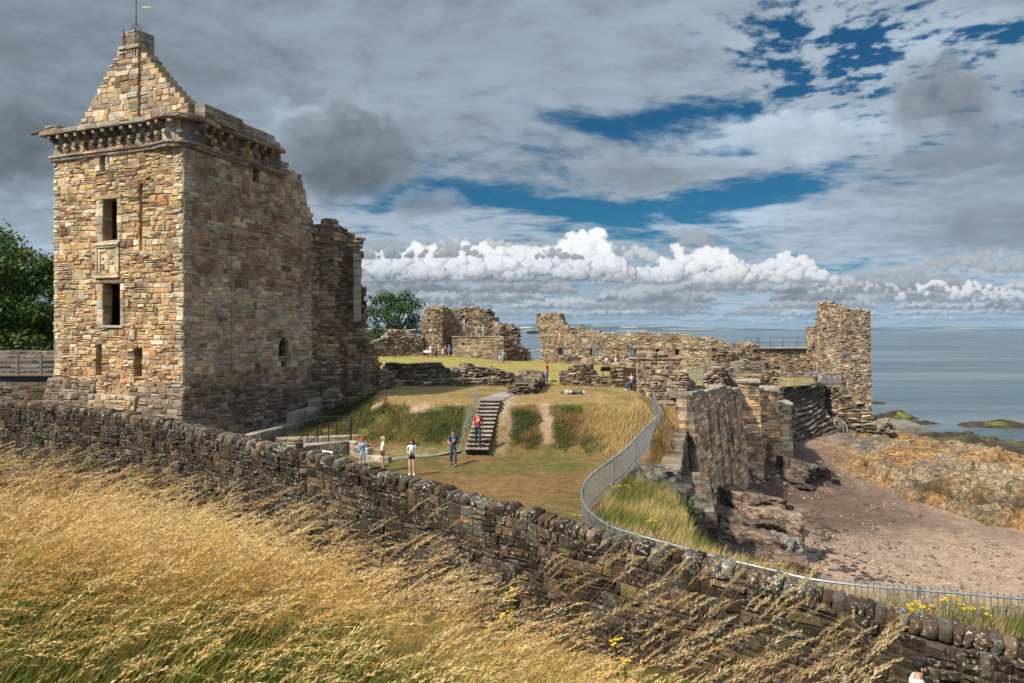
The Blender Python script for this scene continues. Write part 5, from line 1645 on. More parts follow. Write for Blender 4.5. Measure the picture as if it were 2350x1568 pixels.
for a, b, c in pts:
    m_ = MB(); m_.tube([(a, b, c - 1.1), (a, b, c + .02)], .03, 6); m_.build('post', M_METAL, rail_t)

# ramp with low walls and black railings leading into the passage under the tower
rm = thing('sunken_ramp', 'low stone-walled ramp dipping into a dark passage mouth', 'ramp', (-10.6, 36.8, -7))
RPP = ((LGREY, 2), (GREY, 2), (TAN, 1))
mb = MB()
masonry(mb, Path([(-12.4, 34.6), (-10.8, 35.6), (-9.1, 36.6), (-8.75, 37.0)]), .35, [(0, -6.35), (3.5, -6.02), (4.6, -5.98)], -7.6, rows=(.25, .4), width=(.4, .9), pal=RPP, bev=.03, rag=0, warp=.02)
mb.build('near_wall', M_RUIN, rm)
mb = MB()
masonry(mb, Path([(-12.9, 37.3), (-8.6, 38.3)]), .35, [(0, -6.0), (4, -5.92)], -7.6, rows=(.25, .4), width=(.4, .9), pal=RPP, bev=.03, rag=0, warp=.02)
mb.build('far_wall', M_RUIN, rm); mb = MB()
masonry(mb, Path([(-8.75, 36.8), (-7.9, 35.6), (-6.3, 34.7)]), .3, [(0, -5.98), (1.5, -6.2), (3.4, -6.68)], -7.4, rows=(.25, .4), width=(.5, 1.0), pal=RPP, bev=.03, rag=0, warp=.02)
mb.build('sloping_kerb', M_RUIN, rm)
mb = MB(); mb.box((-11.2, 37.5, -6.6), (1.3, .25, .75), (.008, .007, .006)); mb.build('passage_shade', M_DARK, rm)  # solid near-black block: the passage's darkness is painted, nothing hollow behind
def iron_rail(name, lab, pts, posts, hs):
    o = thing(name, lab, 'railing', pts[0])
    m_ = MB()
    for h in hs: m_.tube([(a, b, c + h) for a, b, c in pts], .024, 5)
    m_.build('rail', M_DARKMETAL, o)
    for i in posts:
        a, b, c = pts[i]; m_ = MB(); m_.tube([(a, b, c - .1), (a, b, c + hs[-1] + .02)], .03, 5); m_.build('post', M_DARKMETAL, o)
    return o
iron_rail('iron_railing', 'black iron railing on the far edge of the sunken ramp', [(wx(646, 38.6), 38.6, -6.75), (wx(697, 38.5), 38.5, -6.3), (wx(738, 38.4), 38.4, -6.0), (wx(773, 38.3), 38.3, -5.95), (wx(806, 38.2), 38.2, -5.98)], range(5), (.55, 1.1))
iron_rail('iron_railing', 'black iron railing on the near edge of the sunken ramp', [(wx(688, 35.9), 35.9, -6.7), (wx(706, 36.0), 36.0, -6.5), (wx(729, 36.2), 36.2, -6.1), (wx(754, 36.4), 36.4, -5.95), (wx(804, 36.9), 36.9, -5.9)], range(5), (.5, 1.0))
# grass-concrete strip
mb = MB()
for k in range(46):
    t = k / 45; x = 806 + (1062 - 806) * t; y = 1062 - 10 * t - 12 * math.sin(t * 1.5)
    Y = -(-6.72) * F / (y - 757) 
    X = wx(x, Y); z = court_h(X, Y)
    mb.box((X, Y, z + .0), (.10, 1.15, .05), mulc((.24, .22, .17), random.uniform(.85, 1.1)), rz=-.5)
structure(mb.build('paved_strip', M_RUIN))

# timber footbridge to the tower and the wall behind it
lbw = thing('moat_wall', 'shaded stone wall behind the footbridge at the left edge', 'wall', (-36, 47, -6))
mb = MB(); masonry(mb, Path([(-52, 46.0), (-27.2, 48.4)]), .8, wz(806, 47), -7.6, rows=(.2, .32), width=(.35, .8), pal=((GREY, 2), (BROWN, 2), (DKBROWN, 1.5)), rag=.03, mortar=(.2, .17, .13)); mb.build('wall_face', M_ASHLAR, lbw)
br = thing('footbridge', 'grey timber and steel footbridge leading to the castle tower', 'bridge', (-32, 42, -3))
zd = wz(862, 42.2)
mb = MB()
for k in range(56):
    mb.box((-40 + k * .24, 43.1, zd), (.21, 1.9, .07), mulc((.30, .265, .22), random.uniform(.8, 1.15)), rz=.06)
mb.build('deck', M_WOOD, br)
mb = MB(); mb.box((-33.5, 42.3, zd - .24), (13.4, .2, .38), (.02, .02, .02), rz=.06); mb.build('beam', M_DARKMETAL, br)
for yy in (42.25, 44.0):
    m_ = MB()
    for h in (.3, .62, .95, 1.22): m_.box((-33.5, yy, zd + h), (13.4, .05, .06), rz=.0 if False else .06)
    m_.build('rail', M_METAL if yy < 43 else M_WOOD, br)
    for x in (36, 88, 140):
        X = wx(x, yy); m_ = MB(); m_.box((X, yy + .06 * (X + 33.5), zd + .52), (.12, .1, 1.5)); m_.build('post', M_WOOD, br)

# loose stones and wrack scattered over the beach
def scatter_stones(n, seed):
    rs = np.random.RandomState(seed)
    V, Fq, Cc = [], [], []
    base = np.array([(1, 0, 0), (0, 1, 0), (-1, 0, 0), (0, -1, 0), (0, 0, .8), (0, 0, -.8)], float)
    tri = np.array([(0, 1, 4), (1, 2, 4), (2, 3, 4), (3, 0, 4), (1, 0, 5), (2, 1, 5), (3, 2, 5), (0, 3, 5)])
    k = 0
    while k < n:
        Y = 36 + 34 * rs.rand() ** 1.4; X = 8 + 30 * rs.rand()
        if X > 33 or inpoly(X, Y, CLIFF): continue
        nr = fbm(X * .25 - Y * .1, Y * .3, 4, 3)
        if nr < -.1 + .3 * rs.rand() - .25 * (dist_poly(X, Y, CLIFF[4:12]) < 3): continue
        s = .03 + .10 * rs.rand() ** 4 + (.25 * rs.rand() ** 3 if dist_poly(X, Y, CLIFF[4:12]) < 4 else 0)
        p = base * s * (1 + .5 * rs.rand(6, 1)); a = rs.rand() * 6.28
        R_ = np.array([[math.cos(a), -math.sin(a), 0], [math.sin(a), math.cos(a), 0], [0, 0, .7]])
        V.append(p @ R_.T + np.array([X, Y, beach_h(X, Y) + s * .2])); Fq.append(tri + 6 * k)
        c = [(.30, .21, .16), (.21, .16, .13), (.12, .095, .08), (.40, .33, .27), (.06, .048, .04)][rs.choice(5, p=[.3, .25, .2, .1, .15])]
        Cc.append(np.tile(np.array(c), (6, 1))); k += 1
    return np.concatenate(V), np.concatenate(Fq), np.concatenate(Cc)
V, Fq, Cc = scatter_stones(4200, 3)
tag(np_mesh('beach_pebbles', V, Fq, Cc, M_PAINT), 'loose dark and pinkish stones strewn over the beach', 'pebbles', kind='stuff')

def wrack():
    rs = np.random.RandomState(8); V, Fq, Cc = [], [], []
    base = np.array([(1, 0, 0), (0, 1, 0), (-1, 0, 0), (0, -1, 0), (0, 0, .5)], float); tri = np.array([(0, 1, 4), (1, 2, 4), (2, 3, 4), (3, 0, 4)])
    for k in range(300):
        t = rs.rand() ** .8; Y = 53.5 - 14 * t; X = 22.6 - 1.8 * t + .8 * math.sin(t * 7) + rs.normal() * (.35 + .5 * t)
        if rs.rand() < .08: X += rs.rand() * 9; Y -= rs.rand() * 3
        s = .05 + .16 * rs.rand() ** 2.5
        p = base * s * (1 + .8 * rs.rand(5, 1)) * np.array([1.5, 1, .5]); a = rs.normal() * .6 + 1.9
        R_ = np.array([[math.cos(a), -math.sin(a), 0], [math.sin(a), math.cos(a), 0], [0, 0, 1]])
        V.append(p @ R_.T + np.array([X, Y, beach_h(X, Y)])); Fq.append(tri + 5 * k); Cc.append(np.tile(np.array((.045, .034, .026)) * (.6 + rs.rand()), (5, 1)))
    return np.concatenate(V), np.concatenate(Fq), np.concatenate(Cc)
V, Fq, Cc = wrack()
tag(np_mesh('seaweed', V, Fq, Cc, M_PAINT), 'dark line of dried seaweed lying along the beach', 'seaweed', kind='stuff')
# ------------------------------------------------------------------ palisade fences
def palisade(name, lab, pts, step=.125, hgt=1.2, pale=.026, posts=(), stays=(), mat=None, rail_r=.026, lower=True, group=None):
    "pts: rail points (x, y, z of the top rail)"
    mat = mat or M_METAL
    o = thing(name, lab, 'fence', (pts[0][0], pts[0][1], pts[0][2] - hgt), group)
    V = [Vector(p) for p in pts]
    # resample as a smooth curve
    fine = []
    for i in range(len(V) - 1):
        p0, p1, p2, p3 = V[max(0, i - 1)], V[i], V[i + 1], V[min(len(V) - 1, i + 2)]
        for k in range(6):
            t = k / 6
            fine.append(.5 * ((2 * p1) + (p2 - p0) * t + (2 * p0 - 5 * p1 + 4 * p2 - p3) * t * t + (3 * p1 - p0 - 3 * p2 + p3) * t ** 3))
    fine.append(V[-1])
    L = [0]
    for a, b in zip(fine, fine[1:]): L.append(L[-1] + (b - a).length)
    def at(s):
        i = min(len(fine) - 2, max(0, int(np.searchsorted(L, s)) - 1))
        t = (s - L[i]) / max(1e-9, L[i + 1] - L[i])
        return fine[i] + (fine[i + 1] - fine[i]) * t, (fine[i + 1] - fine[i]).normalized()
    m_ = MB(); m_.tube(fine, rail_r, 6); m_.build('top_rail', mat, o)
    if lower:
        m_ = MB(); m_.tube([p - Vector((0, 0, hgt - .22)) for p in fine], rail_r * .8, 5); m_.build('bottom_rail', mat, o)
    m_ = MB(); s = .03
    while s < L[-1]:
        p, d = at(s)
        lean = random.uniform(-.012, .012)
        a = p + Vector((lean, 0, .10)); b = p - Vector((0, 0, hgt + .12))
        rz = math.atan2(d.y, d.x); c, sn = math.cos(rz), math.sin(rz); w = pale / 2; th = .008
        vs = []
        for q, k in ((b, 1), (a - Vector((0, 0, .04)), 1), (a, .12)):
            for sx, sy in ((-1, -1), (1, -1), (1, 1), (-1, 1)):
                vs.append((q.x + sx * w * k * c - sy * th * sn, q.y + sx * w * k * sn + sy * th * c, q.z))
        m_.add(vs, [(0, 1, 5, 4), (1, 2, 6, 5), (2, 3, 7, 6), (3, 0, 4, 7), (4, 5, 9, 8), (5, 6, 10, 9), (6, 7, 11, 10), (7, 4, 8, 11), (8, 9, 10, 11)])
        s += step
    m_.build('pales', mat, o)
    for s in posts:
        p, d = at(s * L[-1]); m_ = MB(); m_.box((p.x, p.y, p.z - hgt / 2 - .02), (.07, .07, hgt + .25), rz=math.atan2(d.y, d.x)); m_.build('post', mat, o)
    for s, side in stays:
        p, d = at(s * L[-1]); nrm = Vector((d.y, -d.x, 0)) * side
        m_ = MB(); m_.tube([p - Vector((0, 0, .15)), p + nrm * .75 - Vector((0, 0, hgt + .1))], .02, 5); m_.build('stay', mat, o)
    return o
def railpts(l): return [tuple(P(x, y, Y)) for x, y, Y in l]
palisade('palisade_fence', 'long curving grey steel palisade fence sweeping from the gatehouse down to the right edge',
         railpts([(1497, 898, 45.3), (1506, 920, 44.2), (1515, 945, 42.6), (1500, 966, 39.0), (1480, 985, 36.0), (1455, 1012, 32.9), (1430, 1037, 30.3), (1380, 1073, 27.3), (1347, 1103, 25.2), (1335, 1130, 23.5), (1338, 1150, 22.4), (1354, 1176, 21.0), (1400, 1207, 19.6),
                  (1470, 1230, 18.6), (1550, 1252, 17.8), (1650, 1280, 16.8), (1745, 1302, 16.15), (1850, 1327, 15.45), (1985, 1345, 14.97), (2200, 1362, 14.55), (2350, 1375, 14.25), (2560, 1392, 13.9)]),
         posts=(.07, .2, .33, .455, .58, .70, .80, .907), stays=((.07, 1), (.2, 1), (.33, 1), (.67, -1), (.907, 1)))
palisade('palisade_fence', 'short grey palisade fence on the wall walk behind the gatehouse ruin', railpts([(1569, 850, 60), (1610, 843, 64.5), (1658, 835, 70)]), step=.14, hgt=1.35, posts=(.02, .5, .98), stays=((.3, 1),))
palisade('palisade_fence', 'small palisade panel with a corner post in front of the rubble wall', railpts([(1682, 835, 68), (1696, 831, 70), (1696.5, 831, 70.1), (1757, 830, 70.5)]), step=.16, hgt=1.2, posts=(0.0, .25, .98))
palisade('palisade_fence', 'thin palisade fence along the edge of the terrace lawn by the sea tower', railpts([(1764, 857, 78.6), (1800, 856.5, 78), (1850, 856, 77.6), (1884, 855, 77.4), (1905, 858, 79.5), (1935, 855, 84)]), step=.2, hgt=1.35, posts=(.02, .3, .62, .8), stays=((.2, -1), (.5, -1)))
palisade('palisade_fence', 'leaning old railing climbing down the rock below the sea tower', railpts([(1904, 961, 80.6), (1924, 962, 79.8), (1941, 973, 79.0), (1946, 994, 78.2)]), step=.22, hgt=1.9, posts=(.02, .5), mat=M_METAL)
palisade('palisade_fence', 'far thin railing closing the gap between the two ruins by the sea', railpts([(1211, 806, 100), (1244, 801, 99)]), step=.2, hgt=1.7)

# ------------------------------------------------------------------ benches and boards
def bench(lab, c, w, rz, h=.86, mat=None, group=None, solid=False):
    mat = mat or M_DARKWOOD
    o = thing('bench', lab, 'bench', c, group, rz)
    def part(name, boxes):
        m_ = MB()
        for (x, y, z, sx, sy, sz) in boxes: m_.box((x, y, z), (sx, sy, sz), bev=.008)
        ob = m_.build(name, mat, None); ob.parent = o
    part('seat', [(0, -.16 + .11 * k, .43, w, .095, .035) for k in range(5)])
    part('backrest', [(0, .33 + .03 * k, .52 + .11 * k, w, .03, .095 if not solid else .112) for k in range(4)])
    for s in (-1, 1):
        part('leg', [(s * (w / 2 - .08), -.17, .215, .07, .07, .43)]); part('leg', [(s * (w / 2 - .08), .34, .44, .07, .07, .88)])
        part('armrest', [(s * (w / 2 - .08), .06, .63, .06, .52, .045), (s * (w / 2 - .08), -.17, .53, .05, .05, .2)])
    return o
def gz(X, Y): return court_h(X, Y)
YB = 93.2
X = wx(1314.5, 92.5); bench('dark empty bench with a slatted back against the sunlit far wall', (X, 92.0, gz(X, 92)), 1.9, -.48, solid=True)
X = wx(1401, 89.3); BENCH2 = (X, 89.0, gz(X, 89)); bench('dark far bench with three people sitting on it', BENCH2, 2.0, -.48, solid=True)
X = wx(1447, 50.2); bench('dark bench in the alcove where a woman in a patterned top sits', (X + .1, 50.2, gz(X, 50.2)), 1.3, -1.15)
X = wx(893, 98); bench('dark picnic-style bench at the far left of the upper lawn', (X, 98.0, gz(X, 98)), 1.8, .1)

def board(lab, c, w, d, rz, h=.85, col=(.62, .64, .66), mark=False, dark=False):
    o = thing('information_board', lab, 'sign', c, None, rz)
    m_ = MB(); M = Matrix.Translation((0, 0, h)) @ Matrix.Rotation(math.radians(32), 4, 'X')
    m_.box((0, 0, 0), (w, d, .04), col, M=M, bev=.01)
    p = m_.build('panel', M_PAINT, None); p.parent = o
    if mark:
        for (x, y, sx, sy, cc) in ((.26, .10, .10, .12, (.30, .10, .10)), (.26, .10, .05, .06, (.6, .5, .45)), (-.15, .12, .5, .03, (.35, .38, .42)), (-.15, .04, .5, .015, (.42, .44, .47)), (-.15, 0, .5, .015, (.42, .44, .47)), (-.15, -.04, .45, .015, (.42, .44, .47))):
            m_ = MB(); m_.box((0, 0, 0), (sx, sy, .006), cc, M=M @ Matrix.Translation((x, y, .024 + (.003 if cc[0] > .5 else 0))))
            q = m_.build('printed_text' if sy < .05 else 'emblem', M_PAINT, None); q.parent = p
    for s in (-1, 1):
        m_ = MB(); m_.box((s * w * .3, .05, h / 2 - .02), (.07, .07, h - .06), bev=.005); q = m_.build('leg', M_DARKMETAL, None); q.parent = o
    return o
X = wx(742, 32.4); board('white sloping information board on the lawn just behind the boundary wall', (X, 32.4, gz(X, 32.4)), .85, .60, -.65, mark=True)
X = wx(1392, 58.5); board('dark sloping information board seen from behind, beside the gatehouse ruin', (X, 58.5, gz(X, 58.5)), 1.0, .75, math.pi, 1.15, (.03, .03, .032))
X = wx(978.5, 98); board('small pale information board by the group of visitors in front of the far tower', (X, 98, gz(X, 98)), .8, .5, .3, .8)
m_ = MB(); X = wx(1271, 59.5); m_.box((X, 59.5, gz(X, 59.5) + .1), (.5, .3, .2), (.12, .1, .085), bev=.03)
tag(m_.build('stone_block', M_RUIN), 'small dark stone block on the ground beside the man in red', 'stone')
# ------------------------------------------------------------------ people
SKIN = (.47, .27, .19)
def skin_mesh(pts, edges, rad, root=0, sub=1):
    me = bpy.data.meshes.new('tmp')
    me.from_pydata([tuple(p) for p in pts], edges, [])
    ob = bpy.data.objects.new('tmp', me); COL.objects.link(ob)
    md = ob.modifiers.new('s', 'SKIN'); md.use_smooth_shade = True; md.branch_smoothing = .3
    for i, v in enumerate(me.skin_vertices[0].data):
        r = rad[i]; v.radius = r if isinstance(r, tuple) else (r, r); v.use_root = (i == root)
    if sub:
        ss = ob.modifiers.new('d', 'SUBSURF'); ss.levels = sub; ss.render_levels = sub
    dg = bpy.context.evaluated_depsgraph_get(); dg.update()
    ev = ob.evaluated_get(dg)
    m = bpy.data.meshes.new_from_object(ev)
    V = [tuple(v.co) for v in m.vertices]; Fc = [tuple(p.vertices) for p in m.polygons]
    bpy.data.objects.remove(ob); bpy.data.meshes.remove(me); bpy.data.meshes.remove(m)
    return V, Fc

def person(lab, loc, yaw=0.0, H=1.72, group=None, pose=None, top=(.5, .5, .5), sleeve=.55, legs=(.05, .06, .1), legkind='trousers', shoes=(.03, .03, .03), hair=(.04, .025, .018), hairkind='short',
           skin=SKIN, female=False, lie=False, bag=None, prnt=None, phone=False, cap=None, beard=None, bottle=False, detail=True):
    o = thing('person', lab, 'person', loc, group, yaw)
    J = dict(pel=(0, 0, .95), bel=(0, -.01, 1.10), che=(0, -.005, 1.30), col=(0, .015, 1.45), nec=(0, .01, 1.52), jaw=(0, -.025, 1.585), hed=(0, -.01, 1.665), crn=(0, .01, 1.725),
             shL=(.175, .01, 1.425), elL=(.235, .03, 1.14), wrL=(.25, -.05, .91), shR=(-.175, .01, 1.425), elR=(-.235, .03, 1.14), wrR=(-.25, -.05, .91),
             hiL=(.09, 0, .90), knL=(.10, -.02, .50), anL=(.105, .02, .09), toL=(.12, -.13, .035), hiR=(-.09, 0, .90), knR=(-.10, -.02, .50), anR=(-.105, .02, .09), toR=(-.12, -.13, .035))
    if pose: J.update(pose)
    k = H / 1.75
    J = {a: Vector(b) * k for a, b in J.items()}
    f = .88 if female else 1.0
    R = dict(pel=(.145 * (1.05 if female else 1), .105), bel=(.125 * f, .10), che=(.150 * f, .11), col=(.085, .07), nec=(.052 * f, .055), jaw=(.060, .070), hed=(.078, .094), crn=(.055, .066),
             shL=.056 * f, elL=.042 * f, wrL=.028, hiL=.088, knL=.058, anL=.040, toL=.036)
    R = {a: (tuple(x * k for x in b) if isinstance(b, tuple) else b * k) for a, b in R.items()}
    for a in ('sh', 'el', 'wr', 'hi', 'kn', 'an', 'to'): R[a + 'R'] = R[a + 'L']
    def hand(s):
        w, e = J['wr' + s], J['el' + s]; d = (w - e).normalized()
        return w + d * .07 * k
    J['haL'], J['haR'] = hand('L'), hand('R'); R['haL'] = R['haR'] = (.042 * k, .026 * k)
    def chain(names, grow=0.0, mult=1.0, extra=None):
        idx = {}; pts = []; rad = []; ed = []
        for ch in names:
            for a, b in zip(ch, ch[1:]):
                for q in (a, b):
                    if q not in idx:
                        idx[q] = len(pts); pts.append(J[q])
                        r = R[q]; r = tuple(x * mult + grow for x in r) if isinstance(r, tuple) else r * mult + grow
                        rad.append(r)
                if (idx[a], idx[b]) not in ed: ed.append((idx[a], idx[b]))
        return pts, ed, rad
    def emit(name, V, Fc, colr, par, mat=None, xtra=None):
        mb = MB(); mb.add(V, Fc, colr)
        if xtra: xtra(mb)
        ob = mb.build(name, mat or M_PAINT, None, smooth_=True)
        ob.parent = par
        if lie is not False:
            ob.data.transform(lie)
        return ob
    spine = ['pel', 'bel', 'che', 'col', 'nec', 'jaw', 'hed', 'crn']
    arms = [['col', 'sh' + s, 'el' + s, 'wr' + s, 'ha' + s] for s in 'LR']
    lgs = [['pel', 'hi' + s, 'kn' + s, 'an' + s, 'to' + s] for s in 'LR']
    V, Fc = skin_mesh(*chain([spine] + arms + lgs), sub=1)
    fwd = Vector((0, -1, 0))
    hd = (J['crn'] - J['jaw']).normalized()
    face = Vector(J['hed'] - J['nec']); face.z = 0
    face = (pose or {}).get('face', None) if False else (face.normalized() if face.length > .02 * k else fwd)
    if pose and 'look' in pose: pass
    look = LOOK.normalized() if False else None
    fc = Vector(pose['facing']).normalized() if pose and 'facing' in pose else fwd
    side = fc.cross(Vector((0, 0, 1))).normalized()
    def body_x(mb):
        for s in 'LR':                                   # five fingers on each hand
            w, h_ = J['wr' + s], J['ha' + s]; d = (h_ - w).normalized()
            ac = d.orthogonal().normalized() if abs(d.z) < .5 else Vector((0, 1, 0))
            ac = (ac - d * ac.dot(d)).normalized(); pn = d.cross(ac)
            for i, ln in enumerate((.062, .072, .068, .055)):
                b = h_ + ac * (.027 - .018 * i) * k + d * .015 * k
                mb.tube([b, b + d * ln * .55 * k, b + (d * .85 + pn * .45) * ln * k], [.0085 * k, .008 * k, .006 * k], 5, skin)
            b = h_ + ac * .036 * k - d * .03 * k
            mb.tube([b, b + (ac * .8 + d * .5) * .035 * k, b + (ac * .8 + d * 1.2) * .045 * k], [.011 * k, .0095 * k, .007 * k], 5, skin)
        c = J['hed']
        mb.ell(tuple(c + fc * .098 * k - hd * .018 * k), (.014 * k, .020 * k, .022 * k), mulc(skin, .95), 6, 5)      # nose
        for s in (-1, 1):
            mb.ell(tuple(c + side * s * .083 * k - hd * .012 * k), (.014 * k, .02 * k, .03 * k), mulc(skin, .92), 6, 5)    # ears
            mb.ell(tuple(c + fc * .086 * k + side * s * .032 * k + hd * .008 * k), (.012 * k, .010 * k, .008 * k), (.03, .02, .015), 6, 4)   # eyes
        mb.ell(tuple(c + fc * .086 * k - hd * .062 * k), (.024 * k, .012 * k, .007 * k), (.30, .10, .09), 6, 4)          # mouth
    body = emit('body', V, Fc, skin, o, xtra=body_x)
    # shirt
    for s in 'LR':
        J['sl' + s] = J['sh' + s] + (J['el' + s] - J['sh' + s]) * sleeve; R['sl' + s] = .055 * f * k
    J['hem'] = J['pel'] * .75 + J['bel'] * .25; R['hem'] = tuple(x * 1.02 for x in R['pel'])
    names = [['hem', 'bel', 'che', 'col']]
    if sleeve > 0: names += [['col', 'sh' + s, 'sl' + s] for s in 'LR']
    if sleeve > 1:
        for s in 'LR': J['sl' + s] = J['el' + s] + (J['wr' + s] - J['el' + s]) * .85; R['sl' + s] = .036 * k
        names = [['hem', 'bel', 'che', 'col']] + [['col', 'sh' + s, 'el' + s, 'sl' + s] for s in 'LR']
    V, Fc = skin_mesh(*chain(names, .014 * k, 1.04))
    sh = emit('shirt', V, Fc, top, o)
    if prnt:
        mb = MB(); c = J['che'] + fc * .125 * k
        if prnt == 'lines':
            for i, (w_, dz) in enumerate(((.17, .05), (.20, .015), (.15, -.02), (.17, -.055), (.10, -.09))):
                for q in range(5): 
                    mb.box(tuple(c + side * (w_ * (q - 2) / 5) + Vector((0, 0, dz * k)) + fc * .022), (w_ / 6.5 * k, .02, .016 * k), (.6, .65, .7))
        else:
            mb.ell(tuple(c + fc * .012), (.095 * k, .02, .095 * k), (.65, .62, .6), 14, 6); mb.ell(tuple(c + fc * .02 - Vector((.0, 0, .02 * k))), (.055 * k, .02, .04 * k), (.12, .1, .12), 10, 6)
            mb.box(tuple(c + fc * .012 + Vector((0, 0, .12 * k))), (.14 * k, .03, .016 * k), (.6, .55, .52))
        q = mb.build('shirt_print', M_PAINT, None); q.parent = sh
        if lie is not False: q.data.transform(lie)
    # lower garment
    if legkind in ('trousers', 'shorts'):
        if legkind == 'shorts':
            for s in 'LR': J['sk' + s] = J['hi' + s] + (J['kn' + s] - J['hi' + s]) * (.92 if not female else .45); R['sk' + s] = .076 * k
            nm = [['bel', 'pel']] + [['pel', 'hi' + s, 'sk' + s] for s in 'LR']
        else:
            for s in 'LR': R['an' + s] = .048 * k
            nm = [['bel', 'pel']] + [['pel', 'hi' + s, 'kn' + s, 'an' + s] for s in 'LR']
        keep = R['bel']; R['bel'] = tuple(x * .93 for x in keep)
        V, Fc = skin_mesh(*chain(nm, .012 * k, 1.0)); R['bel'] = keep
        emit(legkind, V, Fc, legs, o)
    else:
        hem = .50 if legkind == 'skirt' else (.12 if legkind == 'long_dress' else .58)
        top_z = 1.04 if legkind == 'skirt' else 1.06
        V, Fc = [], []; n = 16; zs = np.linspace(top_z, hem, 6)
        for i, z in enumerate(zs):
            t = i / 5; rx = (.135 + .075 * t ** .8) * f; ry = (.11 + .075 * t ** .8)
            for a in range(n):
                th = 2 * math.pi * a / n; w_ = 1 + .05 * t * math.sin(5 * th)
                V.append((rx * w_ * math.cos(th) * k, ry * w_ * math.sin(th) * k, z * k))
        for i in range(5):
            for a in range(n): Fc.append((i * n + a, i * n + (a + 1) % n, (i + 1) * n + (a + 1) % n, (i + 1) * n + a))
        Fc.append(tuple(range(n)))
        emit('skirt' if legkind == 'skirt' else 'dress', V, Fc, legs, o)
    if shoes:
        for s in 'LR':
            a, t = J['an' + s], J['to' + s]; d = (t - a); 
            mb = MB(); mb.tube([a - d * .45 + Vector((0, 0, -.045 * k)), a + Vector((0, 0, -.04 * k)), a + d * .6 + Vector((0, 0, -.01 * k)), t + d * .35], [.030 * k, .050 * k, .047 * k, .026 * k], 8, shoes)
            q = mb.build('shoe', M_PAINT, None, smooth_=True); q.parent = o
            if lie is not False: q.data.transform(lie)
    # hair
    mb = MB(); c = J['hed'] + hd * .018 * k - fc * .014 * k
    def cap_fn(p): return p if p.dot(fc) < .35 or p.z > .25 else p * .80
    if hairkind != 'none':
        mb.ell(tuple(c), (.094 * k, .104 * k, .098 * k), hair, 14, 10, fn=cap_fn)
    if hairkind == 'long':
        b = c - fc * .07 * k
        for q in np.linspace(-1, 1, 9):
            st_ = b + side * q * .075 * k - fc * (.02 * (1 - q * q)) * k
            mb.tube([st_ + Vector((0, 0, .05 * k)), st_ + side * q * .02 * k - Vector((0, 0, .10 * k)), st_ + side * q * .045 * k - Vector((0, 0, .20 * k)), st_ + side * q * .04 * k - fc * .01 - Vector((0, 0, (.30 + .04 * math.sin(q * 9)) * k))],
                    [.030 * k, .034 * k, .028 * k, .008 * k], 6, mulc(hair, random.uniform(.8, 1.25)))
    if hairkind == 'bun': mb.ell(tuple(c - fc * .10 * k + hd * .03), (.045 * k,) * 3, hair, 8, 6)
    if cap:
        mb2 = MB(); mb2.ell(tuple(c + hd * .022 * k), (.100 * k, .112 * k, .085 * k), cap, 14, 9); mb2.box(tuple(c + fc * .13 * k + hd * .025 * k), (.15 * k, .12 * k, .014 * k), mulc(cap, .9), bev=.005)
        q = mb2.build('cap', M_PAINT, None, smooth_=True); q.parent = o
        if lie is not False: q.data.transform(lie)
    if beard:
        mb.ell(tuple(J['jaw'] + fc * .028 * k + hd * .008 * k), (.064 * k, .068 * k, .058 * k), beard, 12, 8)
    if mb.v:
        q = mb.build('hair', M_PAINT, None, smooth_=True); q.parent = o
        if lie is not False: q.data.transform(lie)
    if phone:
        m_ = MB(); c = (J['haL'] + J['haR']) / 2 if phone == 'both' else J['ha' + phone]
        m_.box(tuple(c + fc * .04 * k + Vector((0, 0, .05 * k))), (.075, .012, .15), (.02, .02, .025), bev=.004)
        x = m_.build('smartphone', M_PAINT, None); 
        x.data.transform(Matrix.Translation(Vector(loc)) @ Matrix.Rotation(yaw, 4, 'Z'))
        tag(x, 'dark smartphone held by the ' + phone_of(lab), 'phone')
    return o, J, k, body
def phone_of(l): return ' '.join(l.split()[:6])

def at_ground(x, Y, dz=0.0, hfn=None):
    X = wx(x, Y); return (X, Y, (hfn or court_h)(X, Y) + dz)
def foot(x, y, z0=-6.8, hfn=None):
    "find where the ground is seen at (x, y)"
    Y = 20.0
    for Y in np.arange(18, 110, .05):
        X = wx(x, Y)
        if wz(y, Y) <= (hfn or court_h)(X, Y): break
    return (wx(x, Y), float(Y), (hfn or court_h)(wx(x, Y), Y))
WALK = dict(knL=(.10, -.20, .52), anL=(.10, -.22, .10), toL=(.11, -.38, .06), knR=(-.09, .02, .50), anR=(-.09, .24, .14), toR=(-.10, .12, .035), elR=(-.24, -.06, 1.14), wrR=(-.24, -.22, .95), elL=(.24, .12, 1.14), wrL=(.25, .14, .90))
TEXT = dict(elL=(.22, .0, 1.13), wrL=(.07, -.22, 1.13), elR=(-.22, .0, 1.13), wrR=(-.07, -.22, 1.11), hed=(0, -.035, 1.655), crn=(0, -.03, 1.72), jaw=(0, -.05, 1.575))
def merge(*ds):
    r = {}
    for d in ds: r.update(d)
    return r
SIT = dict(pel=(0, .05, .53), bel=(0, .03, .68), che=(0, .03, .88), col=(0, .04, 1.03), nec=(0, .035, 1.10), jaw=(0, .0, 1.165), hed=(0, .015, 1.245), crn=(0, .035, 1.305), shL=(.175, .03, 1.0), shR=(-.175, .03, 1.0), elL=(.22, -.02, .76), elR=(-.22, -.02, .76),
           wrL=(.12, -.24, .66), wrR=(-.12, -.24, .66), hiL=(.09, -.02, .53), hiR=(-.09, -.02, .53), knL=(.11, -.42, .52), knR=(-.11, -.42, .52), anL=(.11, -.42, .09), anR=(-.11, -.40, .09), toL=(.12, -.58, .035), toR=(-.12, -.56, .035))

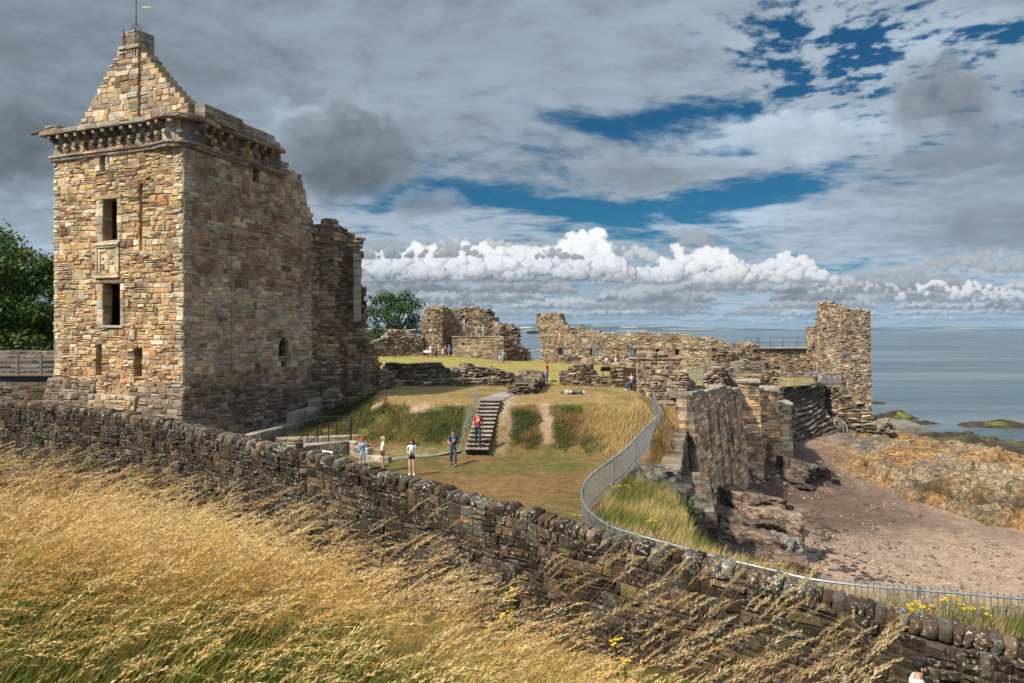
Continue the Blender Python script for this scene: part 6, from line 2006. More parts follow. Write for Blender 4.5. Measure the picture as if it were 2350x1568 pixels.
# lawn
person('boy in a red cap and light blue clothes holding his hands up to his face', foot(832, 1077), .1, 1.52, pose=dict(elL=(.27, -.10, 1.22), wrL=(.22, -.14, 1.48), elR=(-.26, -.12, 1.20), wrR=(-.06, -.20, 1.52)),
       top=(.20, .42, .66), legs=(.24, .38, .50), legkind='shorts', shoes=(.30, .2, .16), cap=(.62, .02, .025), hairkind='none')
person('blonde woman in a white top and black shorts, standing side-on on the lawn', foot(879, 1083), -1.35, 1.68, female=True, pose=merge(TEXT, dict(wrL=(.05, -.36, 1.12), wrR=(-.06, -.30, 1.20))), top=(.72, .69, .72), legs=(.012, .012, .018), legkind='shorts', shoes=(.42, .26, .19),
       hair=(.46, .31, .14), hairkind='long', phone='R', skin=(.52, .29, .20))
person('dark-haired woman in a pale patterned top and black shorts looking at her phone', foot(945, 1091), .05, 1.66, female=True, pose=TEXT, top=(.50, .60, .62), legs=(.012, .012, .015), legkind='shorts', shoes=(.75, .75, .75), hair=(.055, .025, .018), hairkind='long', phone='both', skin=(.56, .36, .29))
f_, J_, k_, b_ = person('man in a navy T-shirt and jeans with a backpack, walking on the lawn', foot(1040, 1069), .15, 1.76, pose=merge(WALK, dict(elR=(-.25, -.02, 1.15), wrR=(-.16, -.26, 1.16))), top=(.022, .055, .115), legs=(.03, .07, .115), shoes=(.03, .04, .06), hair=(.06, .035, .025), prnt='lines', skin=(.48, .27, .2))
m_ = MB(); m_.ell((0, .20, 1.24), (.17, .11, .26), (.012, .013, .018), 12, 8)
for s in (-1, 1): m_.tube([(s * .11, .14, 1.46), (s * .125, -.02, 1.50), (s * .13, -.13, 1.40), (s * .14, -.12, 1.2), (s * .16, .08, 1.06)], .022, 5, (.012, .013, .018))
m_.v = [tuple(Matrix.Translation(f_.location) @ Matrix.Rotation(.15, 4, 'Z') @ Vector(v)) for v in m_.v]
tag(m_.build('backpack', M_PAINT, smooth_=True), 'black backpack worn by the man in navy', 'backpack')
zs = -6.5 + 2.07 * .09
X = wx(1097, 36.9)
f_, J_, k_, b_ = person('man in a bright red T-shirt coming down the stone stairs', (X, 36.85, -6.22), .08, 1.80, pose=merge(WALK, dict(anL=(.10, -.20, -.06), toL=(.11, -.36, -.10), knL=(.10, -.18, .42), face=(0, 0, 0))), top=(.50, .018, .022), legs=(.022, .035, .06), shoes=(.02, .02, .02), hair=(.035, .02, .015), prnt='round')
m_ = MB(); c = Vector(f_.location) + Matrix.Rotation(.08, 3, 'Z') @ (J_['haL'] + Vector((0, 0, -.12)))
m_.tube([c + Vector((0, 0, .11)), c + Vector((0, 0, .08)), c + Vector((0, 0, .05)), c - Vector((0, 0, .12))], [.014, .016, .034, .034], 8, (.42, .46, .48)); tag(m_.build('water_bottle', M_PAINT, smooth_=True), 'clear plastic bottle in the hand of the man in red on the stairs', 'bottle')
# terrace and upper lawn
person('man in red shirt and bright blue trousers standing in the low wall gap', foot(1255.5, 876.5), 1.2, 1.74, pose=dict(wrL=(.2, -.1, .95), wrR=(-.2, -.12, .95)), top=(.50, .02, .02), legs=(.02, .07, .32), hair=(.05, .03, .02))
Lm = Matrix.Translation((.9, 0, .15)) @ Matrix.Rotation(math.radians(14), 4, 'Z') @ Matrix.Rotation(math.radians(-90), 4, 'Y') @ Matrix.Rotation(math.radians(-35), 4, 'Z')
person('person in a white T-shirt and jeans lying on their side on the terrace grass', (wx(1312, 47.2), 47.0, court_h(wx(1312, 47.2), 47.2)), 0, 1.7, pose=dict(wrL=(.0, -.22, 1.50), elL=(.20, -.16, 1.22), wrR=(-.02, -.2, 1.5), elR=(-.18, -.2, 1.25), knL=(.1, -.2, .56), anL=(.1, -.02, .18), toL=(.1, -.12, .10), knR=(-.1, -.22, .55)), top=(.68, .70, .74), legs=(.03, .06, .13), shoes=(.7, .7, .7), hair=(.03, .02, .018), lie=Lm)
q = BENCHW = (wx(1447, 50.2) + .05, 50.2, court_h(wx(1447, 50.2), 50.2))
person('woman in a patterned pink top and jeans sitting on the alcove bench', q, -1.15, 1.68, female=True, pose=merge(SIT, dict(wrL=(.05, -.28, .98), wrR=(-.05, -.28, .98), elL=(.2, -.08, .8), elR=(-.2, -.08, .8))), top=(.46, .34, .36), legs=(.05, .10, .17), shoes=(.5, .5, .5), hair=(.045, .025, .02), hairkind='bun', sleeve=.8)
for dx, lab, tp, lg, kind, hr in ((-.62, 'person in a white T-shirt with bare legs at the left end of the far bench', (.6, .56, .52), (.5, .45, .4), 'shorts', (.05, .03, .02)), (-.12, 'person in dark clothes in the middle of the far bench', (.05, .05, .06), (.35, .2, .15), 'shorts', (.1, .06, .03)),
                                  (.66, 'person with blue jeans and a pale top at the right end of the far bench', (.5, .5, .5), (.14, .2, .3), 'trousers', (.03, .02, .02))):
    ca, sa = math.cos(-.48), math.sin(-.48)
    person(lab, (BENCH2[0] + dx * ca, BENCH2[1] + dx * sa, BENCH2[2]), -.48, 1.66, pose=SIT, top=tp, legs=lg, legkind=kind, hair=hr, female=True)
X, Y, Z = foot(1383, 835); m_ = MB(); m_.ell((X, Y, Z + .2), (.28, .16, .17), (.66, .64, .6), 10, 7); m_.ell((X - .26, Y - .05, Z + .34), (.13, .1, .11), (.66, .64, .6), 8, 6)
for a, b in ((-.16, -.08), (-.16, .08), (.16, -.08), (.16, .08)): m_.tube([(X + a, Y + b, Z), (X + a, Y + b, Z + .2)], [.03, .045], 5, (.6, .58, .55))
m_.tube([(X + .26, Y, Z + .26), (X + .38, Y, Z + .4)], [.035, .015], 5, (.66, .64, .6))
tag(m_.build('dog', M_PAINT, smooth_=True), 'small white dog on the grass at the left end of the far bench', 'dog')
person('dark-haired person in a white shirt seated behind the long low wall', (wx(1128, 57.5), 57.5, court_h(wx(1128, 57.5), 57.5) + .15), .1, 1.72, pose=SIT, top=(.66, .67, .72), legs=(.04, .05, .08), hair=(.02, .015, .015), sleeve=1.2, phone=False)
person('child with light brown hair seated beside the white-shirted person behind the low wall', (wx(1112, 57.5), 57.5, court_h(wx(1112, 57.5), 57.5) + .02), -.2, 1.35, pose=SIT, top=(.45, .32, .26), legs=(.2, .2, .25), hair=(.40, .25, .15), hairkind='long')
person('man in a turquoise shirt and jeans walking on the upper lawn', foot(1156, 834), -.9, 1.74, pose=WALK, top=(.03, .36, .42), legs=(.04, .09, .17), hair=(.25, .22, .2))
person('toddler in pale clothes beside the man in turquoise', foot(1147, 832.5), -.6, .98, top=(.55, .55, .6), legs=(.3, .33, .4), legkind='shorts', hair=(.2, .12, .07))
# group in front of the far tower
for x, y, lab, kw in ((988.5, 818, 'person in a white tunic at the left of the group, by the pale board', dict(top=(.70, .68, .66), legs=(.66, .64, .62), legkind='dress', female=True)),
                      (1001.5, 819, 'woman in a long black strappy dress in the visitor group', dict(top=(.015, .015, .018), legs=(.015, .015, .018), legkind='long_dress', sleeve=0, female=True, hairkind='long', H=1.66)),
                      (1016, 819.5, 'girl in a pale pink dress in the visitor group', dict(top=(.62, .50, .48), legs=(.62, .50, .48), legkind='dress', H=1.36, female=True, sleeve=.3)),
                      (1022, 818, 'woman in a pink vest and black shorts behind the girl', dict(top=(.50, .16, .20), legs=(.02, .02, .02), legkind='shorts', female=True, hairkind='long')),
                      (1030.5, 819.5, 'man in a blue T-shirt and blue shorts at the right of the group', dict(top=(.03, .14, .32), legs=(.06, .12, .24), legkind='shorts', H=1.78, hair=(.2, .12, .08)))):
    kw.setdefault('H', 1.68)
    person(lab, foot(x, y), random.uniform(-.8, .8), group='visitors in front of the far tower', **kw)
dk = lambda X, Y: zp
for x, Y, lab, kw in ((1093.5, 100.2, 'stooping person in white on the viewing platform', dict(top=(.66, .64, .62), legs=(.5, .47, .42), pose=merge(TEXT, dict(che=(0, -.12, 1.26), col=(0, -.2, 1.38), nec=(0, -.23, 1.44), jaw=(0, -.30, 1.48), hed=(0, -.32, 1.56), crn=(0, -.32, 1.62), shL=(.17, -.18, 1.36), shR=(-.17, -.18, 1.36), facing=(0, -1, 0))))),
                      (1108.5, 100.4, 'person in grey-white clothes and a hat photographing from the viewing platform', dict(top=(.52, .5, .48), legs=(.36, .34, .33), cap=(.6, .55, .5), pose=dict(elL=(.2, -.16, 1.32), wrL=(.06, -.2, 1.56), elR=(-.2, -.16, 1.32), wrR=(-.06, -.2, 1.56)))),
                      (1140, 103.0, 'person in an orange top on the viewing platform', dict(top=(.62, .27, .05), legs=(.03, .03, .04), pose=SIT, sleeve=.4)),
                      (1147, 103.2, 'person in dark clothes beside the one in orange on the platform', dict(top=(.03, .03, .035), legs=(.03, .03, .04), pose=SIT))):
    person(lab, (wx(x, Y), Y, zp), random.uniform(-.6, .6) if 'stoop' not in lab else -1.4, 1.70, group='visitors on the viewing platform', **kw)
# terrace by the sea tower
person('man in a blue checked shirt and dark trousers at the terrace railing', (wx(1872, 80.5), 80.5, terr_h(36, 80.5)), 2.6, 1.74, top=(.10, .20, .38), legs=(.015, .015, .02), hair=(.02, .018, .018))
person('woman in a pink top and pale trousers at the terrace railing', (wx(1883, 81.2), 81.2, terr_h(36, 81)), 1.9, 1.64, female=True, top=(.56, .22, .20), legs=(.5, .45, .45), hair=(.03, .02, .02), hairkind='long')
# bearded man on the path below the wall
Xp, Yp = wx(2108, 10.6), 10.6
person('bearded man in a white T-shirt walking on the path below the boundary wall', (Xp, Yp, wz(1512, 10.6) - 1.80), 1.15, 1.78, pose=merge(WALK, dict(hed=(0, -.035, 1.655), crn=(0, -.025, 1.72), jaw=(0, -.055, 1.575))), top=(.70, .71, .74), legs=(.05, .055, .07), hair=(.010, .008, .008), beard=(.012, .009, .008), skin=(.42, .23, .16))
# ------------------------------------------------------------------ trees
def tree(name, lab, base, trunk_h, crown, seed, leaf=.16, n_leaf=9000, cols=((.045, .085, .018), (.075, .12, .022)), limb=7, dark=(.02, .035, .012), gaps=.15, wind=(0, 0), n_cl=60, bare=0):
    r = random.Random(seed); rs = np.random.RandomState(seed)
    o = thing(name, lab, 'tree', base)
    bx, by, bz = base
    cx_, cy_, cz_, rx, ry, rz_ = crown
    m_ = MB()
    h0 = bz + trunk_h
    m_.tube([(bx, by, bz - .3), (bx + .1, by, bz + trunk_h * .5), (bx + .05, by, h0)], [rx * .075, rx * .055, rx * .045], 8)
    cl = []
    for k in range(n_cl):
        for _ in range(30):
            p = Vector((r.uniform(-1, 1), r.uniform(-1, 1), r.uniform(-1, 1)))
            if .25 < p.length < 1: break
        q = p * (.72 + .28 * r.random()) if p.length > .6 else p
        n = fbm(p.x * 1.5, p.y * 1.5 + seed, p.z * 1.5, 3)
        q = q * (1 + .25 * n)
        cl.append((cx_ + q.x * rx, cy_ + q.y * ry, cz_ + q.z * rz_, r.uniform(.16, .30) * min(rx, rz_)))
    tips = sorted(cl, key=lambda c: r.random())[:limb * 3]
    for k, c in enumerate(tips):
        s = Vector((bx + .05, by, h0 - trunk_h * .25 * r.random())); e = Vector(c[:3])
        mid_ = s.lerp(e, .5) + Vector((r.uniform(-.12, .12) * rx, r.uniform(-.12, .12) * ry, .08 * rz_))
        m_.tube([s, mid_, e], [rx * .030, rx * .018, rx * .006], 5)
    for k in range(bare):
        a = r.uniform(-1.2, 1.2); s = Vector((cx_ + rx * .4 * a, cy_ - ry * .85, cz_ + rz_ * r.uniform(-.3, .75)))
        pts = [s]
        for q in range(5): pts.append(pts[-1] + Vector((r.uniform(.1, .5), r.uniform(-.3, .1), r.uniform(-.3, .35))) * rx * .16)
        m_.tube(pts, [.05, .045, .04, .03, .02, .01], 4, (.3, .28, .22))
    m_.build('trunk', M_BARK, o)
    # leaves: small bent quads gathered in clumps
    per = n_leaf // n_cl
    N = per * n_cl
    C = np.repeat(np.array(cl), per, 0)
    d = rs.normal(size=(N, 3)); d /= np.linalg.norm(d, axis=1)[:, None]
    rad = C[:, 3:4] * (rs.rand(N, 1) ** .4) * np.array([[1.15, 1.15, .8]])
    ctr = C[:, :3] + d * rad
    nrm = d * .5 + rs.normal(size=(N, 3)) * .6 + np.array([[0, -.1, .45]]); nrm /= np.linalg.norm(nrm, axis=1)[:, None]
    t1 = np.cross(nrm, rs.normal(size=(N, 3))); t1 /= np.linalg.norm(t1, axis=1)[:, None]
    t2 = np.cross(nrm, t1)
    sz = leaf * (.6 + .8 * rs.rand(N, 1))
    V = np.stack([ctr - t1 * sz, ctr - t2 * sz * .5, ctr + t1 * sz, ctr + t2 * sz * .5], 1).reshape(-1, 3)
    Fq = np.arange(N * 4).reshape(N, 4)
    t = rs.rand(n_cl, 1).repeat(per, 0) * .6 + .4 * rs.rand(N, 1)
    col = np.array([cols[0]]) * (1 - t) + np.array([cols[1]]) * t
    col = col * (.75 + .5 * rs.rand(N, 1))
    np_mesh('crown', V, Fq, np.repeat(col, 4, 0), M_LEAF, o)
    return o
tree('broadleaf_tree', 'big dark green tree rising beside the castle tower at the left edge', (-43.5, 58, -5), 4.0, (-44.5, 58, 2.4, 8.2, 6.5, 6.6), 3, .19, 34000, ((.035, .075, .012), (.085, .135, .018)), n_cl=120, bare=6)
tree('broadleaf_tree', 'second dark tree partly behind the big one at the left edge', (-52, 66, -5), 3.5, (-50, 66, .6, 8, 6, 6.5), 9, .22, 12000, ((.02, .045, .01), (.05, .085, .014)), n_cl=60)
tree('broadleaf_tree', 'small airy tree with upright branches behind the courtyard wall', (-19.4, 112, -6), 4.2, (-20.0, 112, 1.9, 5.4, 4, 6.6), 5, .21, 7200, ((.025, .055, .012), (.075, .13, .022)), n_cl=62, limb=12)
# dark hedge under the trees
def bush(name, lab, c, s, seed, n=2500, leaf=.09, cols=((.03, .06, .012), (.08, .12, .02)), cat='shrub', group=None):
    rs = np.random.RandomState(seed)
    d = rs.normal(size=(n, 3)); d /= np.linalg.norm(d, axis=1)[:, None]
    d[:, 2] = np.abs(d[:, 2]) 
    R_ = rs.rand(n, 1) ** .45
    bump_ = 1 + .35 * np.sin(d[:, :1] * 5 + seed) * np.cos(d[:, 1:2] * 4 + seed)
    ctr = np.array([c]) + d * R_ * bump_ * np.array([s])
    nrm = rs.normal(size=(n, 3)); nrm /= np.linalg.norm(nrm, axis=1)[:, None]
    t1 = np.cross(nrm, rs.normal(size=(n, 3))); t1 /= np.linalg.norm(t1, axis=1)[:, None]; t2 = np.cross(nrm, t1)
    sz = leaf * (.6 + .8 * rs.rand(n, 1))
    V = np.stack([ctr - t1 * sz, ctr - t2 * sz * .45, ctr + t1 * sz, ctr + t2 * sz * .45], 1).reshape(-1, 3)
    t = rs.rand(n, 1); col = (np.array([cols[0]]) * (1 - t) + np.array([cols[1]]) * t)
    return tag(np_mesh(name, V, np.arange(n * 4).reshape(n, 4), np.repeat(col, 4, 0), M_LEAF), lab, cat, group)
bush('hedge', 'dark hedge under the trees behind the moat wall', (-41, 53, -4), (13, 1.6, 3.0), 2, 9000, .16, ((.012, .022, .008), (.03, .05, .012)), 'hedge')
for i, (x, y, Y, s, lab) in enumerate(((1800, 1062, 68.5, (1.1, .9, 1.0), 'green shrub at the foot of the outermost buttress'), (1748, 1100, 62.2, (.9, .8, 1.6), 'dark ivy clump in the angle between the buttresses'), (1775, 1078, 64.8, (1.6, 1.0, .9), 'low green patch along the base of the buttresses'),
                                       (1683, 1152, 49.0, (1.1, .9, .7), 'round green bush at the bottom of the streaked wall'), (1690, 1185, 46.2, (1.6, 1.0, .6), 'low green plants on the ledge below the streaked wall'), (1720, 1205, 44.5, (1.4, .9, .5), 'green plants spreading over the middle rock ledge'), (1655, 1205, 43.6, (.9, .7, .7), 'green plants right beside the low buttress corner'),
                                       (1720, 1040, 58.6, (.35, .3, 1.0), 'ivy sprig growing out of the buttress joint'), (1748, 1035, 61.0, (.35, .3, .9), 'small dark ivy sprig on the second buttress'), (1654, 1085, 50.0, (.25, .25, 1.1), 'thin green plant growing down the streaked wall'), (1533, 1172, 27.9, (1.3, .9, .65), 'dark green brambles below the lichen-covered outcrop'),
                                       (1900, 975, 81.0, (.8, .6, .6), 'green tuft on the rock below the sea tower railing'))):
    p = P(x, y, Y); bush('shrub', lab, (p.x, p.y, p.z - s[2] * .4), s, 20 + i, 900, .10, ((.025, .055, .012), (.08, .13, .02)))

# ------------------------------------------------------------------ grass
def blades(base, h, w, lean, az, col0, col1, seg=4, curve=1.0, rs=RS):
    "ribbons: base (n,3), height, width, lean angle, azimuth of the lean"
    n = len(base)
    V = np.zeros((n, (seg + 1) * 2, 3)); Cc = np.zeros((n, (seg + 1) * 2, 3))
    p = base.copy(); ang = lean * .35
    dirx, diry = np.cos(az), np.sin(az)
    sx, sy = -np.sin(az + rs.uniform(-1.2, 1.2, n)), np.cos(az + rs.uniform(-1.2, 1.2, n))
    for k in range(seg + 1):
        t = k / seg
        ww = w * (1 - t) ** .7 * .5 + w * .06
        V[:, 2 * k] = p - np.stack([sx * ww, sy * ww, 0 * ww], 1); V[:, 2 * k + 1] = p + np.stack([sx * ww, sy * ww, 0 * ww], 1)
        c = col0 * (1 - t) + col1 * t
        Cc[:, 2 * k] = c; Cc[:, 2 * k + 1] = c
        a = ang + lean * curve * (t ** 1.3)
        st = h / seg
        p = p + np.stack([dirx * np.sin(a) * st, diry * np.sin(a) * st, np.cos(a) * st], 1)
    q = np.array([[2 * k, 2 * k + 1, 2 * k + 3, 2 * k + 2] for k in range(seg)])
    Fq = (np.arange(n)[:, None, None] * ((seg + 1) * 2) + q[None]).reshape(-1, 4)
    tipd = np.stack([dirx * np.sin(a), diry * np.sin(a), np.cos(a)], 1)
    return V.reshape(-1, 3), Fq, Cc.reshape(-1, 3), V.reshape(n, seg + 1, 2, 3).mean(2), tipd

def panicles(spine, tipd, m, length, wid, col, sl=.009, rs=RS):
    "spikelets along the upper part of each stem"
    n, S, _ = spine.shape
    tip = spine[:, -1]; below = spine[:, -2]
    V = []; Cc = []
    axis = tip - below; axis /= np.linalg.norm(axis, axis=1)[:, None] + 1e-9
    axis = axis * .6 + tipd * .4; axis /= np.linalg.norm(axis, axis=1)[:, None]
    for k in range(m):
        t = (k + rs.rand(n)) / m
        taper = np.sin(np.pi * np.clip(t * .9 + .12, 0, 1)) ** .7
        o = rs.normal(size=(n, 3)); o -= axis * (o * axis).sum(1)[:, None]; o /= np.linalg.norm(o, axis=1)[:, None]
        droop = np.array([[0, 0, -1.0]]) * (t ** 2 * length * .25)[:, None]
        c = tip + axis * ((t - .25) * length)[:, None] + droop + o * (wid * .5 * taper * rs.rand(n))[:, None]
        d = axis + o * .35 + rs.normal(size=(n, 3)) * .12; d /= np.linalg.norm(d, axis=1)[:, None]
        s = np.cross(d, rs.normal(size=(n, 3))); s /= np.linalg.norm(s, axis=1)[:, None]
        L = (sl * (.7 + .6 * rs.rand(n)))[:, None]; W = L * .21
        V.append(np.stack([c - d * L, c - s * W, c + d * L, c + s * W], 1)); 
        cc = col * (.72 + .5 * rs.rand(n))[:, None]
        Cc.append(np.repeat(cc[:, None], 4, 1))
    V = np.concatenate(V, 1).reshape(-1, 3); Cc = np.concatenate(Cc, 1).reshape(-1, 3)
    return V, np.arange(len(V)).reshape(-1, 4), Cc

def joinq(parts):
    Vs, Fs, Cs, b = [], [], [], 0
    for V, Fq, Cc in parts:
        Vs.append(V); Fs.append(Fq + b); Cs.append(Cc); b += len(V)
    return np.concatenate(Vs), np.concatenate(Fs), np.concatenate(Cs)

def sample_bank(n, dens=lambda X, Y: 1.0, extra=1.6):
    out = []
    while len(out) < n:
        Y = .9 + 9.2 * random.random() ** 1.25
        X = random.uniform(-1.0, .98) * (.80 * Y + .9)
        x = min(2790, max(-400, 1175 + F * X / Y))
        if Y > float(np.interp(x, CRX, CRY)) + extra * random.random() ** 2: continue
        if Y > front_y(X) - .25 or random.random() > dens(X, Y): continue
        out.append((X, Y, bank_h(X, Y) - .02))
    return np.array(out)

def ramp3(stops, t):
    xs = [s[0] for s in stops]
    return np.stack([np.interp(t, xs, [s[1][i] for s in stops]) for i in range(3)], 1)
def arr_noise(b, sc, off=0.0): return np.array([fbm(x * sc, y * sc, off, 3) for x, y, _ in b])

STRAWS = [(0, (.34, .22, .085)), (.5, (.52, .36, .15)), (1, (.62, .47, .24))]
parts = []
def patch(X, Y): return fbm(X * .55, Y * .8, 3.0, 3)
# leaves: green towards the bottom of the picture and in patches, straw elsewhere
b = sample_bank(56000)
n = len(b); Yd = b[:, 1]
g = arr_noise(b, .75, 3.0) * 1.3 + RS.normal(0, .30, n) + 1.0 * np.clip((3.5 - Yd) / 1.8, -.7, 1) + .02
gr = np.clip(.46 + g, 0, 1)[:, None]
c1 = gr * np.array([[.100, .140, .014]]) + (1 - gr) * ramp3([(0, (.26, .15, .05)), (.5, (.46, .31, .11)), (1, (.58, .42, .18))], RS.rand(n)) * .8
c0 = c1 * np.array([[.30, .27, .22]])  # blade bases darkened for depth: shade put into the colour
h = RS.uniform(.22, .58, n); w = RS.uniform(.003, .0075, n)
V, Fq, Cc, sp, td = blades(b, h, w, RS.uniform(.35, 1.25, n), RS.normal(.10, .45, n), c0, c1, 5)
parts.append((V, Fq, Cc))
# flowering stems leaning with the wind
b = sample_bank(10500, lambda X, Y: (.12 + .88 * smooth(-.15, .3, fbm(X * .55, Y * .6, 9, 3) + .18 * math.exp(-((X + .3) / 2.2) ** 2))) * (.10 + .90 * smooth(2.5, 3.8, Y + 1.1 * fbm(X * .5, Y * .5, 31, 2))))
n = len(b); Yd = b[:, 1]
h = RS.uniform(.40, .80, n) * (1 - .22 * np.clip((b[:, 0] / Yd - .1) / .3, 0, 1)); w = RS.uniform(.0016, .0028, n)
t = np.clip(.5 + arr_noise(b, .5, 9.0) + RS.normal(0, .28, n), 0, 1)
stem = ramp3([(0, (.22, .09, .03)), (.4, (.40, .24, .08)), (.7, (.34, .30, .08)), (1, (.44, .36, .13))], RS.rand(n))
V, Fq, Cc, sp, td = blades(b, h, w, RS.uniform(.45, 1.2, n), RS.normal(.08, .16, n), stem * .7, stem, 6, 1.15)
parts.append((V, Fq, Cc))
pc = ramp3([(0, (.34, .18, .06)), (.35, (.58, .35, .10)), (.7, (.72, .48, .16)), (1, (.80, .60, .28))], t)
nr = Yd < 3.9
parts.append(panicles(sp[~nr], td[~nr], 26, RS.uniform(.11, .22, (~nr).sum()), .020, pc[~nr], .0085))
parts.append(panicles(sp[nr], td[nr], 40, RS.uniform(.16, .30, nr.sum()), .024, pc[nr], .0090))
# taller plumes standing clear of the rest
b = sample_bank(620, lambda X, Y: smooth(2.0, 3.0, Y) * (1 - .85 * smooth(-.12, .0, X / Y) * smooth(.22, .12, X / Y)), .4)
n = len(b)
V, Fq, Cc, sp, td = blades(b, RS.uniform(.80, 1.02, n) * (1 - .2 * np.clip((b[:, 0] / b[:, 1] - .1) / .3, 0, 1)), RS.uniform(.0018, .0028, n), RS.uniform(.5, .95, n), RS.normal(.08, .14, n), np.tile(np.array([[.20, .10, .035]]), (n, 1)), np.tile(np.array([[.40, .24, .09]]), (n, 1)), 7, 1.2)
parts.append((V, Fq, Cc)); parts.append(panicles(sp, td, 60, RS.uniform(.18, .30, n), .026, ramp3([(0, (.46, .28, .11)), (1, (.78, .58, .28))], RS.rand(n)), .0090))
# the far side of the bank, down to the path
pts = []
while len(pts) < 9000:
    Y = random.uniform(2.2, 29); X = random.uniform(-1.0, .62) * .80 * Y
    x = 1175 + F * X / Y
    if Y < float(np.interp(x, CRX, CRY)) + .3 or Y > front_y(X) - 1.1: continue
    pts.append((X, Y, bank_h(X, Y) - .03))
b = np.array(pts); n = len(b)
t = RS.rand(n); cc = ramp3([(0, (.12, .14, .03)), (.5, (.36, .25, .09)), (1, (.55, .40, .18))], t)
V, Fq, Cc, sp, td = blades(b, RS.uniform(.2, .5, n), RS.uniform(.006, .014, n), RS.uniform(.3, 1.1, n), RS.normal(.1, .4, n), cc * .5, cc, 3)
parts.append((V, Fq, Cc))
# a few broad green blades standing above the rest
b = sample_bank(4200, lambda X, Y: smooth(4.2, 2.6, Y) * smooth(-.3, .3, patch(X, Y) + .2), 0)
n = len(b)
cg = ramp3([(0, (.10, .16, .015)), (.6, (.20, .24, .03)), (1, (.30, .20, .05))], RS.rand(n))
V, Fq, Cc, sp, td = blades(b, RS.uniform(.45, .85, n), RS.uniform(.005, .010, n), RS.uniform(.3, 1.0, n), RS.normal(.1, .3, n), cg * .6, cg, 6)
parts.append((V, Fq, Cc))
V, Fq, Cc = joinq(parts)
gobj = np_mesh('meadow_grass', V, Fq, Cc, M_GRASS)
tag(gobj, 'tall dry windblown grass covering the bank in the foreground', 'grass', kind='stuff')
# tall single stems standing out against the boundary wall
tall = [(610, 1120, 9.0), (655, 1128, 9.0), (760, 1160, 8), (790, 1180, 7.5), (950, 1165, 6.6), (990, 1180, 7.0), (960, 1230, 5.8), (1000, 1245, 6.2), (930, 1290, 5.0),
        (1380, 1250, 4.0), (1500, 1270, 4.2), (1400, 1290, 3.6), (1560, 1300, 4.0), (1620, 1310, 4.4), (1640, 1330, 3.6), (1690, 1320, 4.6), (1770, 1340, 4.0), (1850, 1330, 4.4), (1740, 1390, 3.4), (1650, 1400, 3.2), (1560, 1380, 3.0), (1480, 1350, 3.2), (1820, 1400, 3.2), (1900, 1440, 2.9), (1960, 1470, 2.7),
        (2060, 1435, 3.3), (2020, 1460, 3.0), (1880, 1490, 2.6), (1780, 1470, 2.6), (1700, 1450, 2.7), (1930, 1520, 2.4), (1720, 1520, 2.2), (1600, 1450, 2.6), (1500, 1440, 2.6), (1420, 1400, 2.9), (1560, 1500, 2.2), (1990, 1545, 2.2), (1840, 1545, 2.1), (1660, 1540, 2.0),
        (620, 1140, 8.2), (700, 1150, 9.2), (880, 1200, 6.2), (1020, 1275, 5.2), (1060, 1300, 5.0), (1180, 1330, 4.6), (1260, 1290, 4.4), (1320, 1330, 3.9), (100, 1028, 12), (180, 1042, 11), (60, 1035, 11), (250, 1062, 10.5)]
sp_l, td_l, pl_, vs_, fs_, cs_, bcount = [], [], [], [], [], [], 0
B_, H_, LE, AZ = [], [], [], []
parts = []
tp = []
for (x, y, Y) in tall:
    Y = min(Y, float(np.interp(x, CRX, CRY)) + .2)
    for q in range(3):
        dx, dy = random.gauss(0, 26) * (q > 0), random.gauss(0, 16) * (q > 0)
        tip = P(x + dx, y + abs(dy) * 1.2, Y * random.uniform(.95, 1.05))
        ln = random.uniform(.8, 1.0); az = random.gauss(.1, .15)
        bx_, by_ = tip.x - math.cos(az) * ln * random.uniform(.62, .85), tip.y - math.sin(az) * ln * .7
        gzv = bank_h(bx_, by_)
        gzv = min(gzv, tip.z - .30)
        s0 = Vector((bx_, by_, gzv)); e = tip
        ctrl = s0.lerp(e, .5) + Vector((-.10, 0, .12 + .05 * random.random()))
        pts = []
        for k in range(8):
            tt = k / 7; pts.append(s0 * (1 - tt) ** 2 + ctrl * 2 * tt * (1 - tt) + e * tt * tt)
        tp.append(pts)
spn = np.array([[tuple(p) for p in pts] for pts in tp])
nst = len(spn)
Vv = np.zeros((nst, 8, 2, 3)); wv = .0018 * (1 + spn[:, 0, 1] / 6)
for k in range(8):
    Vv[:, k, 0] = spn[:, k] - np.stack([.3 * wv, 0 * wv, wv * .7], 1); Vv[:, k, 1] = spn[:, k] + np.stack([.3 * wv, 0 * wv, wv * .7], 1)
q = np.array([[2 * k, 2 * k + 1, 2 * k + 3, 2 * k + 2] for k in range(7)])
Fq = (np.arange(nst)[:, None, None] * 16 + q[None]).reshape(-1, 4)
parts.append((Vv.reshape(-1, 3), Fq, np.tile(np.array([[.36, .22, .09]]), (nst * 16, 1))))
tdv = spn[:, -1] - spn[:, -2]; tdv /= np.linalg.norm(tdv, axis=1)[:, None]
parts.append(panicles(spn, tdv, 76, RS.uniform(.13, .23, nst), .024, ramp3([(0, (.36, .22, .11)), (.5, (.50, .36, .17)), (1, (.60, .47, .26))], RS.rand(nst)), .0085))
V, Fq, Cc = joinq(parts)
tag(np_mesh('seeding_grass', V, Fq, Cc, M_GRASS), 'tall feathery grass stems bowing in the wind before the boundary wall', 'grass', kind='stuff')

